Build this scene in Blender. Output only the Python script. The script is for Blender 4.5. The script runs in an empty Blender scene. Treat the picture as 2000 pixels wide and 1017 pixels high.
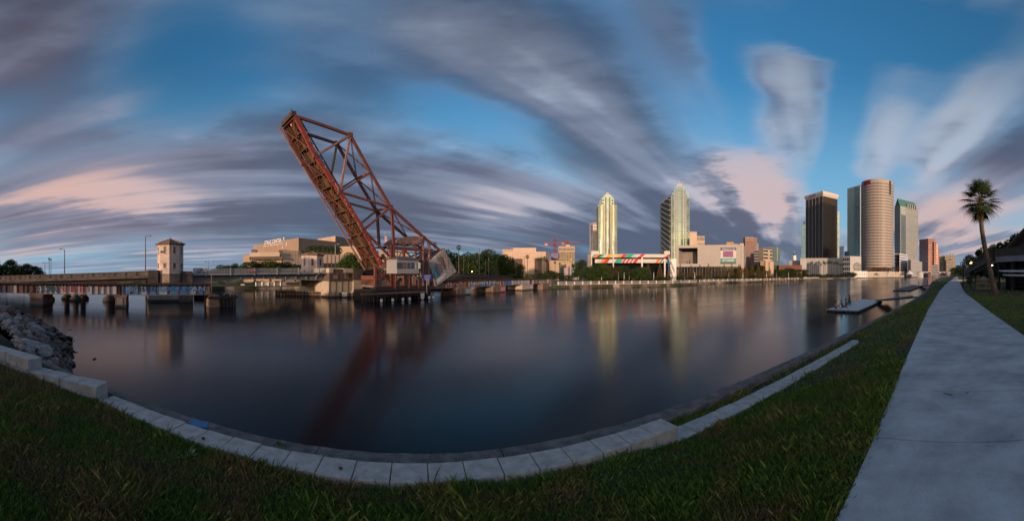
import bpy, math, random
import numpy as np
from mathutils import Vector, Matrix, noise
R = math.radians; PI = math.pi
random.seed(7); rng = np.random.default_rng(7)
sc = bpy.context.scene
C = sc.collection

# ------------------------------------------------------------ camera, light, exposure
EYE, F, X0, YH = 1.6, 680.0, 816.0, 536.0      # eye height (m) and the panorama's own scale (px per radian)
WATER = -2.4
cam_d = bpy.data.cameras.new('camera'); cam = bpy.data.objects.new('camera', cam_d); C.objects.link(cam)
cam_d.type = 'PANO'; cam_d.panorama_type = 'CENTRAL_CYLINDRICAL'
cam_d.central_cylindrical_range_u_min = -1000/F; cam_d.central_cylindrical_range_u_max = 1000/F
cam_d.central_cylindrical_range_v_min = -(1017-YH)/F; cam_d.central_cylindrical_range_v_max = YH/F
cam_d.central_cylindrical_radius = 1.0
cam_d.clip_start = 0.05; cam_d.clip_end = 9000
cam.location = (0, 0, EYE); cam.rotation_euler = (PI/2, 0, -(1000-X0)/F)
sc.camera = cam
sc.view_settings.view_transform = 'Standard'; sc.view_settings.look = 'None'
sc.view_settings.exposure = 0.3; sc.view_settings.gamma = 1.0; sc.view_settings.use_curve_mapping = False
sc.render.engine = 'CYCLES'
sc.cycles.use_denoising = True; sc.cycles.max_bounces = 6; sc.cycles.diffuse_bounces = 2; sc.cycles.glossy_bounces = 3
sc.cycles.transmission_bounces = 2; sc.cycles.caustics_reflective = False; sc.cycles.caustics_refractive = False
SUN_AZ, SUN_EL = R(-148), R(4.5)
sun_d = bpy.data.lights.new('sun', 'SUN'); sun = bpy.data.objects.new('sun', sun_d); C.objects.link(sun)
sun_d.energy = 3.3; sun_d.angle = R(1.5); sun_d.color = (1.0, 0.66, 0.44)
_d = Vector((math.sin(SUN_AZ)*math.cos(SUN_EL), math.cos(SUN_AZ)*math.cos(SUN_EL), math.sin(SUN_EL)))
sun.rotation_euler = _d.to_track_quat('Z', 'Y').to_euler()

def lin(c): return tuple(((v/255)/12.92 if v/255 <= .04045 else ((v/255+.055)/1.055)**2.4) for v in c)

# ---- sky: Nishita air with streaked cloud layers drawn in world directions
W = bpy.data.worlds.new('World'); sc.world = W; W.use_nodes = True
nt = W.node_tree; nt.nodes.clear(); N = nt.nodes; L = nt.links
def nd(t, **k):
    n = N.new(t)
    for a, b in k.items(): setattr(n, a, b)
    return n
def put(s, v):
    if isinstance(v, bpy.types.NodeSocket): L.new(v, s)
    else: s.default_value = v
def m(op, a, b=0.0, c=None, clamp=False):
    n = nd('ShaderNodeMath', operation=op, use_clamp=clamp); put(n.inputs[0], a)
    if len(n.inputs) > 1: put(n.inputs[1], b)
    if c is not None: put(n.inputs[2], c)
    return n.outputs[0]
def mr(v, a, b, c=0.0, d=1.0, it='SMOOTHSTEP'):
    n = nd('ShaderNodeMapRange', interpolation_type=it); put(n.inputs[0], v)
    for i, x in enumerate((a, b, c, d)): put(n.inputs[i+1], x)
    return n.outputs[0]
def mixc(f, a, b):
    n = nd('ShaderNodeMix', data_type='RGBA'); put(n.inputs[0], f)
    for i, x in ((6, a), (7, b)):
        put(n.inputs[i], x if isinstance(x, bpy.types.NodeSocket) else (*x, 1))
    return n.outputs[2]
geo = nd('ShaderNodeNewGeometry')
tc = nd('ShaderNodeTexCoord')
nrm = nd('ShaderNodeVectorMath', operation='NORMALIZE'); L.new(tc.outputs['Generated'], nrm.inputs[0])
sep = nd('ShaderNodeSeparateXYZ'); L.new(nrm.outputs[0], sep.inputs[0])
dx, dy, dz = sep.outputs
az = m('ARCTAN2', dx, dy)
hor = m('SQRT', m('ADD', m('MULTIPLY', dx, dx), m('MULTIPLY', dy, dy)))
tv = m('DIVIDE', dz, m('MAXIMUM', hor, .02))                      # tangent of the elevation
# cloud layer seen as a plane overhead, wind axis towards azimuth A0
A0 = 1.13
k = m('DIVIDE', 1.0, m('ADD', m('MAXIMUM', dz, 0.0), .10))
along = m('MULTIPLY', m('ADD', m('MULTIPLY', dx, math.sin(A0)), m('MULTIPLY', dy, math.cos(A0))), k)
across = m('MULTIPLY', m('SUBTRACT', m('MULTIPLY', dx, math.cos(A0)), m('MULTIPLY', dy, math.sin(A0))), k)
def pvec(sa, sb, o=0.0):
    n = nd('ShaderNodeCombineXYZ'); put(n.inputs[0], m('MULTIPLY', along, sa)); put(n.inputs[1], m('MULTIPLY', across, sb)); put(n.inputs[2], o)
    return n.outputs[0]
def nz(vec, scale, detail=3, rough=.5, dist=0.0):
    n = nd('ShaderNodeTexNoise'); L.new(vec, n.inputs['Vector']); n.inputs['Scale'].default_value = scale
    n.inputs['Detail'].default_value = detail; n.inputs['Roughness'].default_value = rough; n.inputs['Distortion'].default_value = dist
    return n.outputs['Fac']
st1 = nz(pvec(.20, .8, 3.1), 1.3, 2.5, .45, .25)      # broad streaks
st2 = nz(pvec(.13, .8, 9.7), 4.0, 2, .45, .15)      # fine streaks
st3 = nz(pvec(.40, 1.0, 5.2), 0.9, 3, .5, .4)       # masses
cv = nd('ShaderNodeCombineXYZ'); put(cv.inputs[0], az); put(cv.inputs[1], tv)
lowv = nd('ShaderNodeMapping'); L.new(cv.outputs[0], lowv.inputs[0]); lowv.inputs['Scale'].default_value = (1.0, 3.4, 1)
puff = nz(lowv.outputs[0], 3.2, 5, .55)
puff2 = nz(lowv.outputs[0], 7.0, 5, .6)
# warped lookup so blob outlines are ragged
wx = m('ADD', az, m('ADD', m('MULTIPLY', m('SUBTRACT', st1, .5), .20), m('MULTIPLY', m('SUBTRACT', puff, .5), .08)))
wy = m('ADD', tv, m('ADD', m('MULTIPLY', m('SUBTRACT', st2, .5), .10), m('MULTIPLY', m('SUBTRACT', puff, .5), .16)))
wv = nd('ShaderNodeCombineXYZ'); put(wv.inputs[0], wx); put(wv.inputs[1], wy)
def blob(x, y, rx, ry, rot=0, amt=1.0, soft=1.0, src=None):
    """soft ellipse round a direction; x, y, rx, ry in panorama px"""
    mp = nd('ShaderNodeMapping', vector_type='TEXTURE'); L.new(src or wv.outputs[0], mp.inputs[0])
    mp.inputs['Location'].default_value = ((x-X0)/F, (YH-y)/F, 0); mp.inputs['Rotation'].default_value = (0, 0, R(rot))
    mp.inputs['Scale'].default_value = (rx/F, ry/F, 1)
    ln = nd('ShaderNodeVectorMath', operation='LENGTH'); L.new(mp.outputs[0], ln.inputs[0])
    return mr(ln.outputs['Value'], 1+.6*soft, max(0.0, 1-1.0*soft), 0, amt)
def tot(lst):
    a = lst[0]
    for b in lst[1:]: a = m('ADD', a, b)
    return a
#SKY_BLOBS
cover = tot([m('MULTIPLY', m('SUBTRACT', st1, .5), 1.3), m('MULTIPLY', m('SUBTRACT', st2, .5), .40), m('MULTIPLY', m('SUBTRACT', st3, .5), .9), .30] + [blob(*b) for b in (
  (70, 60, 260, 190, 10, .65), (330, 90, 190, 130, 10, -.5), (420, 210, 190, 60, 10, -.35),
  (130, 320, 330, 70, 5, .40), (300, 430, 560, 80, 0, .55), (760, 420, 420, 80, 0, .45), (720, 330, 330, 80, -10, .45), (650, 170, 220, 70, 10, .2),
  (900, 70, 230, 110, 130, .40), (930, 230, 140, 55, -15, -.4), (1130, 130, 230, 110, 137, .45), (1050, 420, 240, 90, -10, .35),
  (1220, 300, 210, 80, 143, .45), (1330, 470, 260, 100, 0, .85), (1300, 60, 120, 60, 122, .3), (1430, 170, 130, 38, 115, -.4), (1455, 365, 95, 75, -30, .9, .6),
  (1535, 175, 135, 80, 99, .85), (1750, 60, 260, 60, 0, -.9), (1650, 240, 110, 34, 85, -.45), (1715, 270, 100, 58, 66, .75),
  (1865, 245, 115, 50, 48, .8), (1960, 320, 150, 60, 31, .6), (1960, 60, 120, 80, 0, .15), (1622, 400, 42, 90, 0, -1.1),
  (1800, 350, 140, 26, 0, -.25), (1760, 470, 260, 40, 0, .55), (1500, 50, 120, 60, 0, -.3),
)])
cmask = mr(cover, -.15, .95, 0, .95)
# air
sky = nd('ShaderNodeTexSky', sky_type='NISHITA'); sky.sun_disc = False
sky.sun_elevation = SUN_EL; sky.sun_rotation = SUN_AZ; sky.altitude = 0; sky.air_density = 1.0; sky.dust_density = 1.2; sky.ozone_density = 2.5
skyb = nd('ShaderNodeVectorMath', operation='MULTIPLY'); L.new(sky.outputs[0], skyb.inputs[0]); skyb.inputs[1].default_value = (.66, 1.50, 1.80)
# cloud colour: purple grey bodies, lilac and pink lights, cream near the horizon
light = tot([m('MULTIPLY', m('SUBTRACT', st2, .5), 1.25), m('MULTIPLY', m('SUBTRACT', st1, .5), .6), m('MULTIPLY', m('SUBTRACT', puff, .5), .5), m('MULTIPLY', m('MULTIPLY', m('SUBTRACT', puff2, .5), 2.6), blob(1470, 370, 130, 90, 0, 1)), .40] + [blob(*b) for b in (
  (140, 370, 230, 60, 10, .30), (330, 385, 150, 30, -4, .2), (60, 140, 200, 90, 10, .0), (300, 470, 330, 34, 0, .35), (960, 400, 240, 50, 8, .32), (1150, 130, 160, 100, -35, .22),
  (1532, 165, 170, 105, 99, .50), (1715, 268, 150, 90, 66, .40), (1865, 235, 165, 80, 48, .46), (330, 440, 420, 50, 0, -.22), (700, 420, 260, 50, 0, -.2), (1440, 350, 120, 85, -25, .55), (1505, 400, 110, 75, -30, .35),
  (1860, 430, 260, 70, 0, .5), (1320, 470, 230, 70, 0, -.5), (720, 350, 280, 60, -8, -.12), (60, 500, 140, 30, 0, .2), (1240, 440, 80, 40, 0, .25)
)])
lf = mr(m('ADD', light, mr(cmask, .15, .8, .34, 0)), .15, 1.05, 0, 1)
c1 = mixc(mr(lf, 0, .5), lin((76, 84, 105)), lin((116, 125, 146)))
warm = tot([blob(100, 350, 380, 190, 0, .95), blob(60, 70, 280, 160, 0, .4), blob(1860, 430, 300, 90, 0, .9), blob(1470, 370, 140, 90, 0, .55), blob(950, 400, 240, 70, 0, .35)])
hi = mixc(m('MINIMUM', warm, 1.0), lin((160, 172, 190)), lin((216, 178, 166)))
c2 = mixc(mr(lf, .45, 1), c1, hi)
c2 = mixc(m('MULTIPLY', m('MINIMUM', warm, 1.0), .30), c2, lin((158, 124, 124)))
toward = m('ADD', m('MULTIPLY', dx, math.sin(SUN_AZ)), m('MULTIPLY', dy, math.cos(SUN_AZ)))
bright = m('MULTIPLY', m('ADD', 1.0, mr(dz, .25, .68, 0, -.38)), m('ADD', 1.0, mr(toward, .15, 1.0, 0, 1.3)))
BGS = 0.12
# pale haze low in the air, warm towards the sunset
def cs(rgb, s=1.0): return tuple(v*s/BGS for v in lin(rgb))
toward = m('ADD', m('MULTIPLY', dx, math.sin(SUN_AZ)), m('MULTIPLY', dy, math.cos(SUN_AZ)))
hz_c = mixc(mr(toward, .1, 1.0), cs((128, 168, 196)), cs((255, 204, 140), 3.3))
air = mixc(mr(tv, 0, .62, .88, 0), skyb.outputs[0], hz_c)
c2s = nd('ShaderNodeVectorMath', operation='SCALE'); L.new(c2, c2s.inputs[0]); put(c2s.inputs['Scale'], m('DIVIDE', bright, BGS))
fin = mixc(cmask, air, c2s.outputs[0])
below = mixc(mr(dz, -.02, -.005), lin((60, 62, 66)), fin)
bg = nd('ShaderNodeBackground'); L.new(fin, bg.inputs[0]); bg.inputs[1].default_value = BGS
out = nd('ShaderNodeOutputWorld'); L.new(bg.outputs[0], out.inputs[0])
W.cycles.sampling_method = 'MANUAL'; W.cycles.sample_map_resolution = 512

# ============================================================ helpers
def az_(x): return (x-X0)/F
def P(x, y, r):                                # point in pano column x, row y, at ground distance r
    a = az_(x); return Vector((r*math.sin(a), r*math.cos(a), EYE+(YH-y)/F*r))
def G(x, y, z=WATER):                          # where that direction meets the level z
    return P(x, y, (EYE-z)*F/(y-YH))
def B(x, r, z=-1.25):
    a = az_(x); return Vector((r*math.sin(a), r*math.cos(a), z))
MATS = {}
def mat(name, col, rough=.8, var=.25, scale=2.0, bump=.0, metal=0.0, dark=None, vscale=None, spec=.5, detail=6, bscale=None, stretch=None):
    if name in MATS: return MATS[name]
    M = bpy.data.materials.new(name); M.use_nodes = True; t = M.node_tree; n = t.nodes; b = n['Principled BSDF']
    b.inputs['Roughness'].default_value = rough; b.inputs['Metallic'].default_value = metal; b.inputs['Specular IOR Level'].default_value = spec
    if len(col) == 3 and max(col) > 1.0: col = lin(col)
    if dark is not None and max(dark) > 1.0: dark = lin(dark)
    tcx = n.new('ShaderNodeTexCoord'); src = tcx.outputs['Object']
    if stretch:
        mp = n.new('ShaderNodeMapping'); mp.inputs['Scale'].default_value = stretch; t.links.new(src, mp.inputs[0]); src = mp.outputs[0]
    nz_ = n.new('ShaderNodeTexNoise'); nz_.inputs['Scale'].default_value = scale; nz_.inputs['Detail'].default_value = detail; nz_.inputs['Roughness'].default_value = .65
    t.links.new(src, nz_.inputs['Vector'])
    cr = n.new('ShaderNodeValToRGB'); cr.color_ramp.elements[0].position = .32; cr.color_ramp.elements[1].position = .68
    d = dark if dark is not None else tuple(c*(1-var) for c in col)
    cr.color_ramp.elements[0].color = (*d, 1); cr.color_ramp.elements[1].color = (*[min(1, c*(1+var*.4)) for c in col], 1)
    t.links.new(nz_.outputs['Fac'], cr.inputs[0]); t.links.new(cr.outputs[0], b.inputs['Base Color'])
    if bump:
        n2 = n.new('ShaderNodeTexNoise'); n2.inputs['Scale'].default_value = bscale or scale*6; n2.inputs['Detail'].default_value = 5
        t.links.new(src, n2.inputs['Vector'])
        bp = n.new('ShaderNodeBump'); bp.inputs['Strength'].default_value = bump; bp.inputs['Distance'].default_value = .03
        t.links.new(n2.outputs['Fac'], bp.inputs['Height']); t.links.new(bp.outputs[0], b.inputs['Normal'])
    MATS[name] = M; return M
def emit(name, col, s):
    if name in MATS: return MATS[name]
    M = bpy.data.materials.new(name); M.use_nodes = True; b = M.node_tree.nodes['Principled BSDF']
    b.inputs['Base Color'].default_value = (*col, 1); b.inputs['Emission Color'].default_value = (*col, 1); b.inputs['Emission Strength'].default_value = s
    MATS[name] = M; return M
ROOTM = {}
def pmat(o):
    M = Matrix.Identity(4); ch = []
    while o: ch.append(o); o = o.parent
    for q in reversed(ch): M = M @ q.matrix_basis
    return M
def thing(name, label, cat, loc=(0, 0, 0), rz=0.0, group=None):
    o = bpy.data.objects.new(name, None); C.objects.link(o); o.empty_display_size = .3
    o.location = loc; o.rotation_euler = (0, 0, rz); o['label'] = label; o['category'] = cat
    if group: o['group'] = group
    return o
def tag(o, label, cat, group=None):
    o['label'] = label; o['category'] = cat
    if group: o['group'] = group
    return o
def frame(x, y, z=0.0, rz=0.0): return Matrix.Translation((x, y, z)) @ Matrix.Rotation(rz, 4, 'Z')
class MB:
    def __init__(s, M=None): s.v = []; s.f = []; s.M = M; s.mi = []; s.cur = 0
    def add(s, vs, fs):
        o = len(s.v); M = s.M
        s.v += [tuple(M @ Vector(p)) for p in vs] if M is not None else [tuple(p) for p in vs]
        s.f += [tuple(i+o for i in f) for f in fs]; s.mi += [s.cur]*len(fs); return s
    def box(s, x0, x1, y0, y1, z0, z1):
        return s.add([(x0, y0, z0), (x1, y0, z0), (x1, y1, z0), (x0, y1, z0), (x0, y0, z1), (x1, y0, z1), (x1, y1, z1), (x0, y1, z1)],
                     [(3, 2, 1, 0), (4, 5, 6, 7), (0, 1, 5, 4), (1, 2, 6, 5), (2, 3, 7, 6), (3, 0, 4, 7)])
    def bar(s, p, q, w, h=None, up=(0, 0, 1)):
        p = Vector(p); q = Vector(q); h = w if h is None else h; d = (q-p).normalized(); up = Vector(up)
        if abs(d.dot(up)) > .98: up = Vector((0, 1, 0)) if abs(d.y) < .9 else Vector((1, 0, 0))
        a = d.cross(up).normalized(); b = a.cross(d)
        vs = [e + a*sx*w/2 + b*sy*h/2 for e in (p, q) for sx, sy in ((-1, -1), (1, -1), (1, 1), (-1, 1))]
        return s.add(vs, [(3, 2, 1, 0), (4, 5, 6, 7), (0, 1, 5, 4), (1, 2, 6, 5), (2, 3, 7, 6), (3, 0, 4, 7)])
    def tube(s, p, q, r0, r1=None, n=8, caps=True):
        p = Vector(p); q = Vector(q); r1 = r0 if r1 is None else r1; d = (q-p).normalized()
        a = d.orthogonal().normalized(); b = d.cross(a)
        vs = [e + (a*math.cos(2*PI*i/n)+b*math.sin(2*PI*i/n))*r for e, r in ((p, r0), (q, r1)) for i in range(n)]
        fs = [(i, (i+1) % n, n+(i+1) % n, n+i) for i in range(n)]
        if caps: fs += [tuple(reversed(range(n))), tuple(range(n, 2*n))]
        return s.add(vs, fs)
    def prism(s, pts, z0, z1):
        n = len(pts); ar = sum(pts[i][0]*pts[(i+1) % n][1]-pts[(i+1) % n][0]*pts[i][1] for i in range(n))
        if ar < 0: pts = list(reversed(pts))
        z1s = z1 if isinstance(z1, (list, tuple)) else [z1]*n
        if ar < 0 and isinstance(z1, (list, tuple)): z1s = list(reversed(z1s))
        vs = [(p[0], p[1], z0) for p in pts] + [(p[0], p[1], z) for p, z in zip(pts, z1s)]
        return s.add(vs, [tuple(reversed(range(n))), tuple(range(n, 2*n))] + [(i, (i+1) % n, n+(i+1) % n, n+i) for i in range(n)])
    def cone(s, pts, z0, apex):
        n = len(pts); vs = [(p[0], p[1], z0) for p in pts] + [apex]
        return s.add(vs, [tuple(reversed(range(n)))] + [(i, (i+1) % n, n) for i in range(n)])
    def ball(s, c, rx, ry=None, rz=None, seg=10, rings=6, jit=0.0):
        ry = rx if ry is None else ry; rz = rx if rz is None else rz; vs = [(c[0], c[1], c[2]-rz)]
        for j in range(1, rings):
            t = -PI/2 + PI*j/rings
            for i in range(seg):
                a = 2*PI*i/seg; kk = 1 + (random.uniform(-jit, jit) if jit else 0)
                vs.append((c[0]+rx*kk*math.cos(t)*math.cos(a), c[1]+ry*kk*math.cos(t)*math.sin(a), c[2]+rz*kk*math.sin(t)))
        vs.append((c[0], c[1], c[2]+rz)); T = len(vs)-1; fs = []
        for i in range(seg):
            fs.append((0, 1+(i+1) % seg, 1+i)); fs.append((T, T-seg+i, T-seg+(i+1) % seg))
            for j in range(rings-2):
                a = 1+j*seg; fs.append((a+i, a+(i+1) % seg, a+seg+(i+1) % seg, a+seg+i))
        return s.add(vs, fs)
    def build(s, name, mt, parent=None, smooth=False, kind=None, loc=None, bevel=0):
        me = bpy.data.meshes.new(name)
        if parent is not None: Mi = pmat(parent).inverted()
        elif loc is not None: Mi = Matrix.Translation(-Vector(loc))
        else: Mi = None
        vs = s.v if Mi is None else [tuple(Mi @ Vector(p)) for p in s.v]
        me.from_pydata(vs, [], s.f)
        for q in (mt if isinstance(mt, (list, tuple)) else [mt]): me.materials.append(q)
        if isinstance(mt, (list, tuple)): me.polygons.foreach_set('material_index', s.mi)
        if smooth: me.polygons.foreach_set('use_smooth', [True]*len(me.polygons))
        me.update()
        o = bpy.data.objects.new(name, me); C.objects.link(o)
        if parent is not None: o.parent = parent
        elif loc is not None: o.location = loc
        if kind: o['kind'] = kind
        if bevel:
            bv = o.modifiers.new('bevel', 'BEVEL'); bv.width = bevel; bv.segments = 2; bv.limit_method = 'ANGLE'
        return o
def copy_tree(o, parent=None, loc=None, rz=None, sc_=None, label=None):
    kids = [c for c in C.objects if c.parent == o] if parent is None else list(o.get('_k', []))
    c = o.copy(); C.objects.link(c); c.parent = parent
    if loc is not None: c.location = loc
    if rz is not None: c.rotation_euler = (0, 0, rz)
    if sc_ is not None: c.scale = sc_ if isinstance(sc_, (tuple, list)) else (sc_,)*3
    if label: c['label'] = label
    for ch in list(o.children):
        copy_tree(ch, c)
    return c
def npmesh(name, V, Fa, mt, parent=None, kind=None, nper=4):
    me = bpy.data.meshes.new(name); nV, nF = len(V), len(Fa)
    me.vertices.add(nV); me.vertices.foreach_set('co', V.astype(np.float32).ravel())
    me.loops.add(nF*nper); me.loops.foreach_set('vertex_index', Fa.astype(np.int32).ravel())
    me.polygons.add(nF); me.polygons.foreach_set('loop_start', np.arange(nF, dtype=np.int32)*nper)
    me.materials.append(mt); me.update(calc_edges=True)
    o = bpy.data.objects.new(name, me); C.objects.link(o)
    if parent is not None: o.parent = parent
    if kind: o['kind'] = kind
    return o
def text(s, size, mt, M, parent, name='lettering', ext=.01, sx=1.0, align='LEFT'):
    cu = bpy.data.curves.new('t', 'FONT'); cu.body = s; cu.size = size; cu.extrude = ext; cu.align_x = align; cu.resolution_u = 3
    to = bpy.data.objects.new('t', cu); C.objects.link(to)
    bpy.context.view_layer.update(); dg = bpy.context.evaluated_depsgraph_get()
    me = bpy.data.meshes.new_from_object(to.evaluated_get(dg)); bpy.data.objects.remove(to); bpy.data.curves.remove(cu)
    me.transform(pmat(parent).inverted() @ M @ Matrix.Diagonal((sx, 1, 1, 1))); me.name = name
    me.materials.clear(); me.materials.append(mt)
    o = bpy.data.objects.new(name, me); C.objects.link(o); o.parent = parent; return o
def wallM(p, right, off=0.0):
    """matrix for lettering: origin p, x along `right` (level), y up, z towards the viewer side"""
    r = Vector((right[0], right[1], 0)).normalized(); n = Vector((r.y, -r.x, 0)); p = Vector(p)+n*off
    return Matrix(((r.x, 0, n.x, p.x), (r.y, 0, n.y, p.y), (0, 1, 0, p.z), (0, 0, 0, 1)))

# ---------------------------------------------------------------- common materials
CONC = mat('concrete_block', (.47, .435, .40), .9, .2, 7, .3, bscale=70, dark=(.30, .28, .265), detail=10)
CONC_W = mat('concrete_walk', (.46, .465, .47), .85, .34, 1.4, .3, bscale=45, dark=(.25, .255, .265), detail=12)
SEAW = mat('weathered_seawall', (.17, .15, .14), .95, .5, 5, .9, dark=(.06, .052, .05), bscale=22)
BARK = mat('bark', (.09, .075, .06), .95, .4, 6, .6)
RUST = mat('rusty_red_steel', (.155, .050, .036), .75, .6, 1.1, .4, dark=(.10, .035, .025), detail=9)
RUSTD = mat('dark_rusty_steel', (.07, .04, .03), .85, .5, 1.6, .3)
RUSTR = mat('red_painted_steel', (.31, .05, .035), .7, .45, 1.4, .3, dark=(.13, .03, .022), detail=9)
RUSTY = mat('ochre_faded_steel', (.30, .21, .11), .75, .4, 1.2, .3)
BROWNF = mat('brown_floor_plate', (.115, .066, .036), .8, .5, 1.0, .3)
GREYST = mat('grey_painted_steel', (.30, .31, .33), .6, .2, 1.5, .1)
WHITE = mat('white_paint', (.72, .70, .68), .6, .1, 2)
BLACK = mat('black_iron', (.02, .02, .022), .7, .2, 2)
GLASSD = mat('dark_glass', (.02, .028, .035), .08, .3, .5, spec=.9)
TIMBER = mat('dark_timber', (.055, .035, .025), .9, .5, 2.5, .5)
TIMBERL = mat('weathered_timber', (.20, .16, .13), .9, .4, 2.5, .4)

# ============================================================ water
me = MB(); me.add([(-3500, -40, WATER), (6000, -40, WATER), (6000, 5000, WATER), (-3500, 5000, WATER)], [(0, 1, 2, 3)])
wm = bpy.data.materials.new('river_water'); wm.use_nodes = True; t = wm.node_tree; b = t.nodes['Principled BSDF']
b.inputs['Base Color'].default_value = (.004, .008, .012, 1); b.inputs['Roughness'].default_value = .16; b.inputs['IOR'].default_value = 1.33
b.inputs['Specular IOR Level'].default_value = .22
tcx = t.nodes.new('ShaderNodeTexCoord'); mp = t.nodes.new('ShaderNodeMapping'); mp.inputs['Scale'].default_value = (.05, .22, 1); mp.inputs['Rotation'].default_value = (0, 0, R(-8))
t.links.new(tcx.outputs['Object'], mp.inputs[0])
n1 = t.nodes.new('ShaderNodeTexNoise'); n1.inputs['Scale'].default_value = 1.0; n1.inputs['Detail'].default_value = 4; t.links.new(mp.outputs[0], n1.inputs['Vector'])
r1 = t.nodes.new('ShaderNodeMapRange'); r1.inputs[1].default_value = .35; r1.inputs[2].default_value = .7; r1.inputs[3].default_value = .13; r1.inputs[4].default_value = .19
t.links.new(n1.outputs['Fac'], r1.inputs[0]); t.links.new(r1.outputs[0], b.inputs['Roughness'])
n2 = t.nodes.new('ShaderNodeTexNoise'); n2.inputs['Scale'].default_value = 3.2; n2.inputs['Detail'].default_value = 3; t.links.new(tcx.outputs['Object'], n2.inputs['Vector'])
bp = t.nodes.new('ShaderNodeBump'); bp.inputs['Strength'].default_value = .05; bp.inputs['Distance'].default_value = .04
t.links.new(n2.outputs['Fac'], bp.inputs['Height']); t.links.new(bp.outputs[0], b.inputs['Normal'])
me.build('water', wm, kind='structure')

# ============================================================ near bank: lawn, walk, wall, seawall
def lerp(xs, ys, x): return float(np.interp(x, xs, ys))
ZW_X = (-40, -12, -7, -5, -4.4, -3, 0, 2, 3, 3.4, 6, 11, 14, 40, 400); ZW_Z = (-.4, -.35, -.34, -.40, -.46, -.47, -.465, -.5, -.6, -.64, -.64, -.60, -.52, -.35, -.1)
# shore line (outer edge of seawall / top of riprap) as Y(X)
SH_X = (-80, -40, -20, -12, -9, 25, 35, 45, 60, 90, 146, 200, 300, 480); SH_Y = (14, 10.5, 6.6, 4.6, 4.22, 4.22, 4.4, 5.0, 6.2, 8.5, 12, 14, 16, 20)
WK_X = (-60, -10, 0, 2.2, 3.14, 6.54, 14.6, 31.8, 50, 80, 140, 300); WK_Y = (.8, .8, .8, .82, .87, 1.11, 1.6, 2.35, 2.9, 3.6, 4.6, 8)   # left edge of walk
WR_Y = (-1.9, -1.9, -1.9, -1.88, -1.86, -1.75, -1.1, .05, .5, 1.2, 2.4, 5.6)   # right edge
def wkl(x): return lerp(WK_X, WK_Y, x)
def wkr(x): return lerp(WK_X, WR_Y, x)
def shy(x): return lerp(SH_X, SH_Y, x)
def lawn_z(x, y):
    a = wkl(x); b_ = min(3.35, shy(x)-.5)
    if y <= a: return -.02 if y > wkr(x) else -.02 + min(.0, (y-wkr(x))*.0)
    tt = min(1, (y-a)/max(.3, b_-a)); z = lerp(ZW_X, ZW_Z, x)
    return -.02 + (z+.02)*(tt*tt*(3-2*tt)*.35+tt*.65)
# lawn grid
LAWN = mat('lawn_soil', (.022, .03, .012), 1, .5, 3, .5, dark=(.016, .013, .008), bscale=60)
xs = np.concatenate([np.arange(-80, -10, 2.5), np.arange(-10, 14, .4), np.arange(14, 60, 2), np.arange(60, 480, 15)])
V = []; Fc = []
ys_ = [-60, -20, -8, -4, -2.5] + [None]*14
rows = len(ys_)
for x in xs:
    e = shy(x)-.25 if x > -9 else shy(x); a = wkr(x)
    seq = [-900, -20, -8, -4] + [min(-3.9, 0)+0]*0 + list(np.linspace(a-.2, e, 15))
    wy_ = 3.36 if x > -4.43 else (2.86+(x+5.9)*.34 if x > -5.9 else 2.0+(x+9.9)*.21)
    if -9.9 < x < 11.2:
        seq = [-900, -20, -8, -4] + list(np.linspace(a-.2, wy_-.02, 12)) + [wy_+.30, wy_+.36, e]
    for y in seq:
        zz = lawn_z(x, y)+.02*noise.noise((x*.7, y*.7, 0))
        if -9.9 < x < 11.2 and y > wy_+.1: zz = -.62 if x > -4.2 else -.53
        elif y > e-.3: zz = min(zz, -.575+lerp((0, 30, 60, 150), (0, .1, .25, .4), x))
        V.append((x, y, zz))
nr = 19
for i in range(len(xs)-1):
    for j in range(nr-1): Fc.append((i*nr+j, (i+1)*nr+j, (i+1)*nr+j+1, i*nr+j+1))
mb = MB(); mb.v = V; mb.f = Fc; mb.mi = [0]*len(Fc); mb.build('lawn', LAWN, smooth=True, kind='structure')
# river bed side: bank body so nothing is hollow
mb = MB(); pts = [(x, shy(x)-.3) for x in SH_X if x >= -9]
mb.prism([(-9, -60)] + pts + [(480, -60)], -3.2, -.75); mb.build('bank_fill', mat('earth', (.05, .04, .03), 1, .3, 2), kind='structure')

# walk slabs
walk = thing('footpath', 'pale grey concrete riverside path of cast slabs curving away along the lawn', 'path'); del walk['category']; del walk['label']; walk['kind'] = 'structure'
js = [-8.3, -6.85, -5.4, -3.95, -2.5, -1.05, .4, 1.85, 3.32]
while js[-1] < 60: js.append(js[-1]+1.45)
js2 = list(js)
WG = .02
for i in range(len(js)-1):
    a, b_ = js[i]+WG/2, js[i+1]-WG/2
    mb = MB(); sub = np.linspace(a, b_, 4); dzz = random.uniform(-.003, .003)
    vs = []
    for x in sub:
        for y in (wkl(x), wkr(x)): vs += [(x, y, .004+dzz), (x, y, -.12)]
    fs = []
    for q in range(3):
        o = q*4; fs += [(o, o+2, o+6, o+4), (o+1, o, o+4, o+5), (o+2, o+3, o+7, o+6)]
    fs += [(1, 3, 2, 0), (12, 14, 15, 13)]
    mb.add(vs, fs); mb.build('slab', CONC_W, walk, bevel=.006)
mb = MB(); xx = list(np.arange(js[-1], 300, 6)); vs = []
for x in xx: vs += [(x, wkl(x), .004), (x, wkr(x), .004)]
mb.add(vs, [(2*i, 2*i+1, 2*i+3, 2*i+2) for i in range(len(xx)-1)]); mb.build('far_slab', CONC_W, walk)

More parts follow.
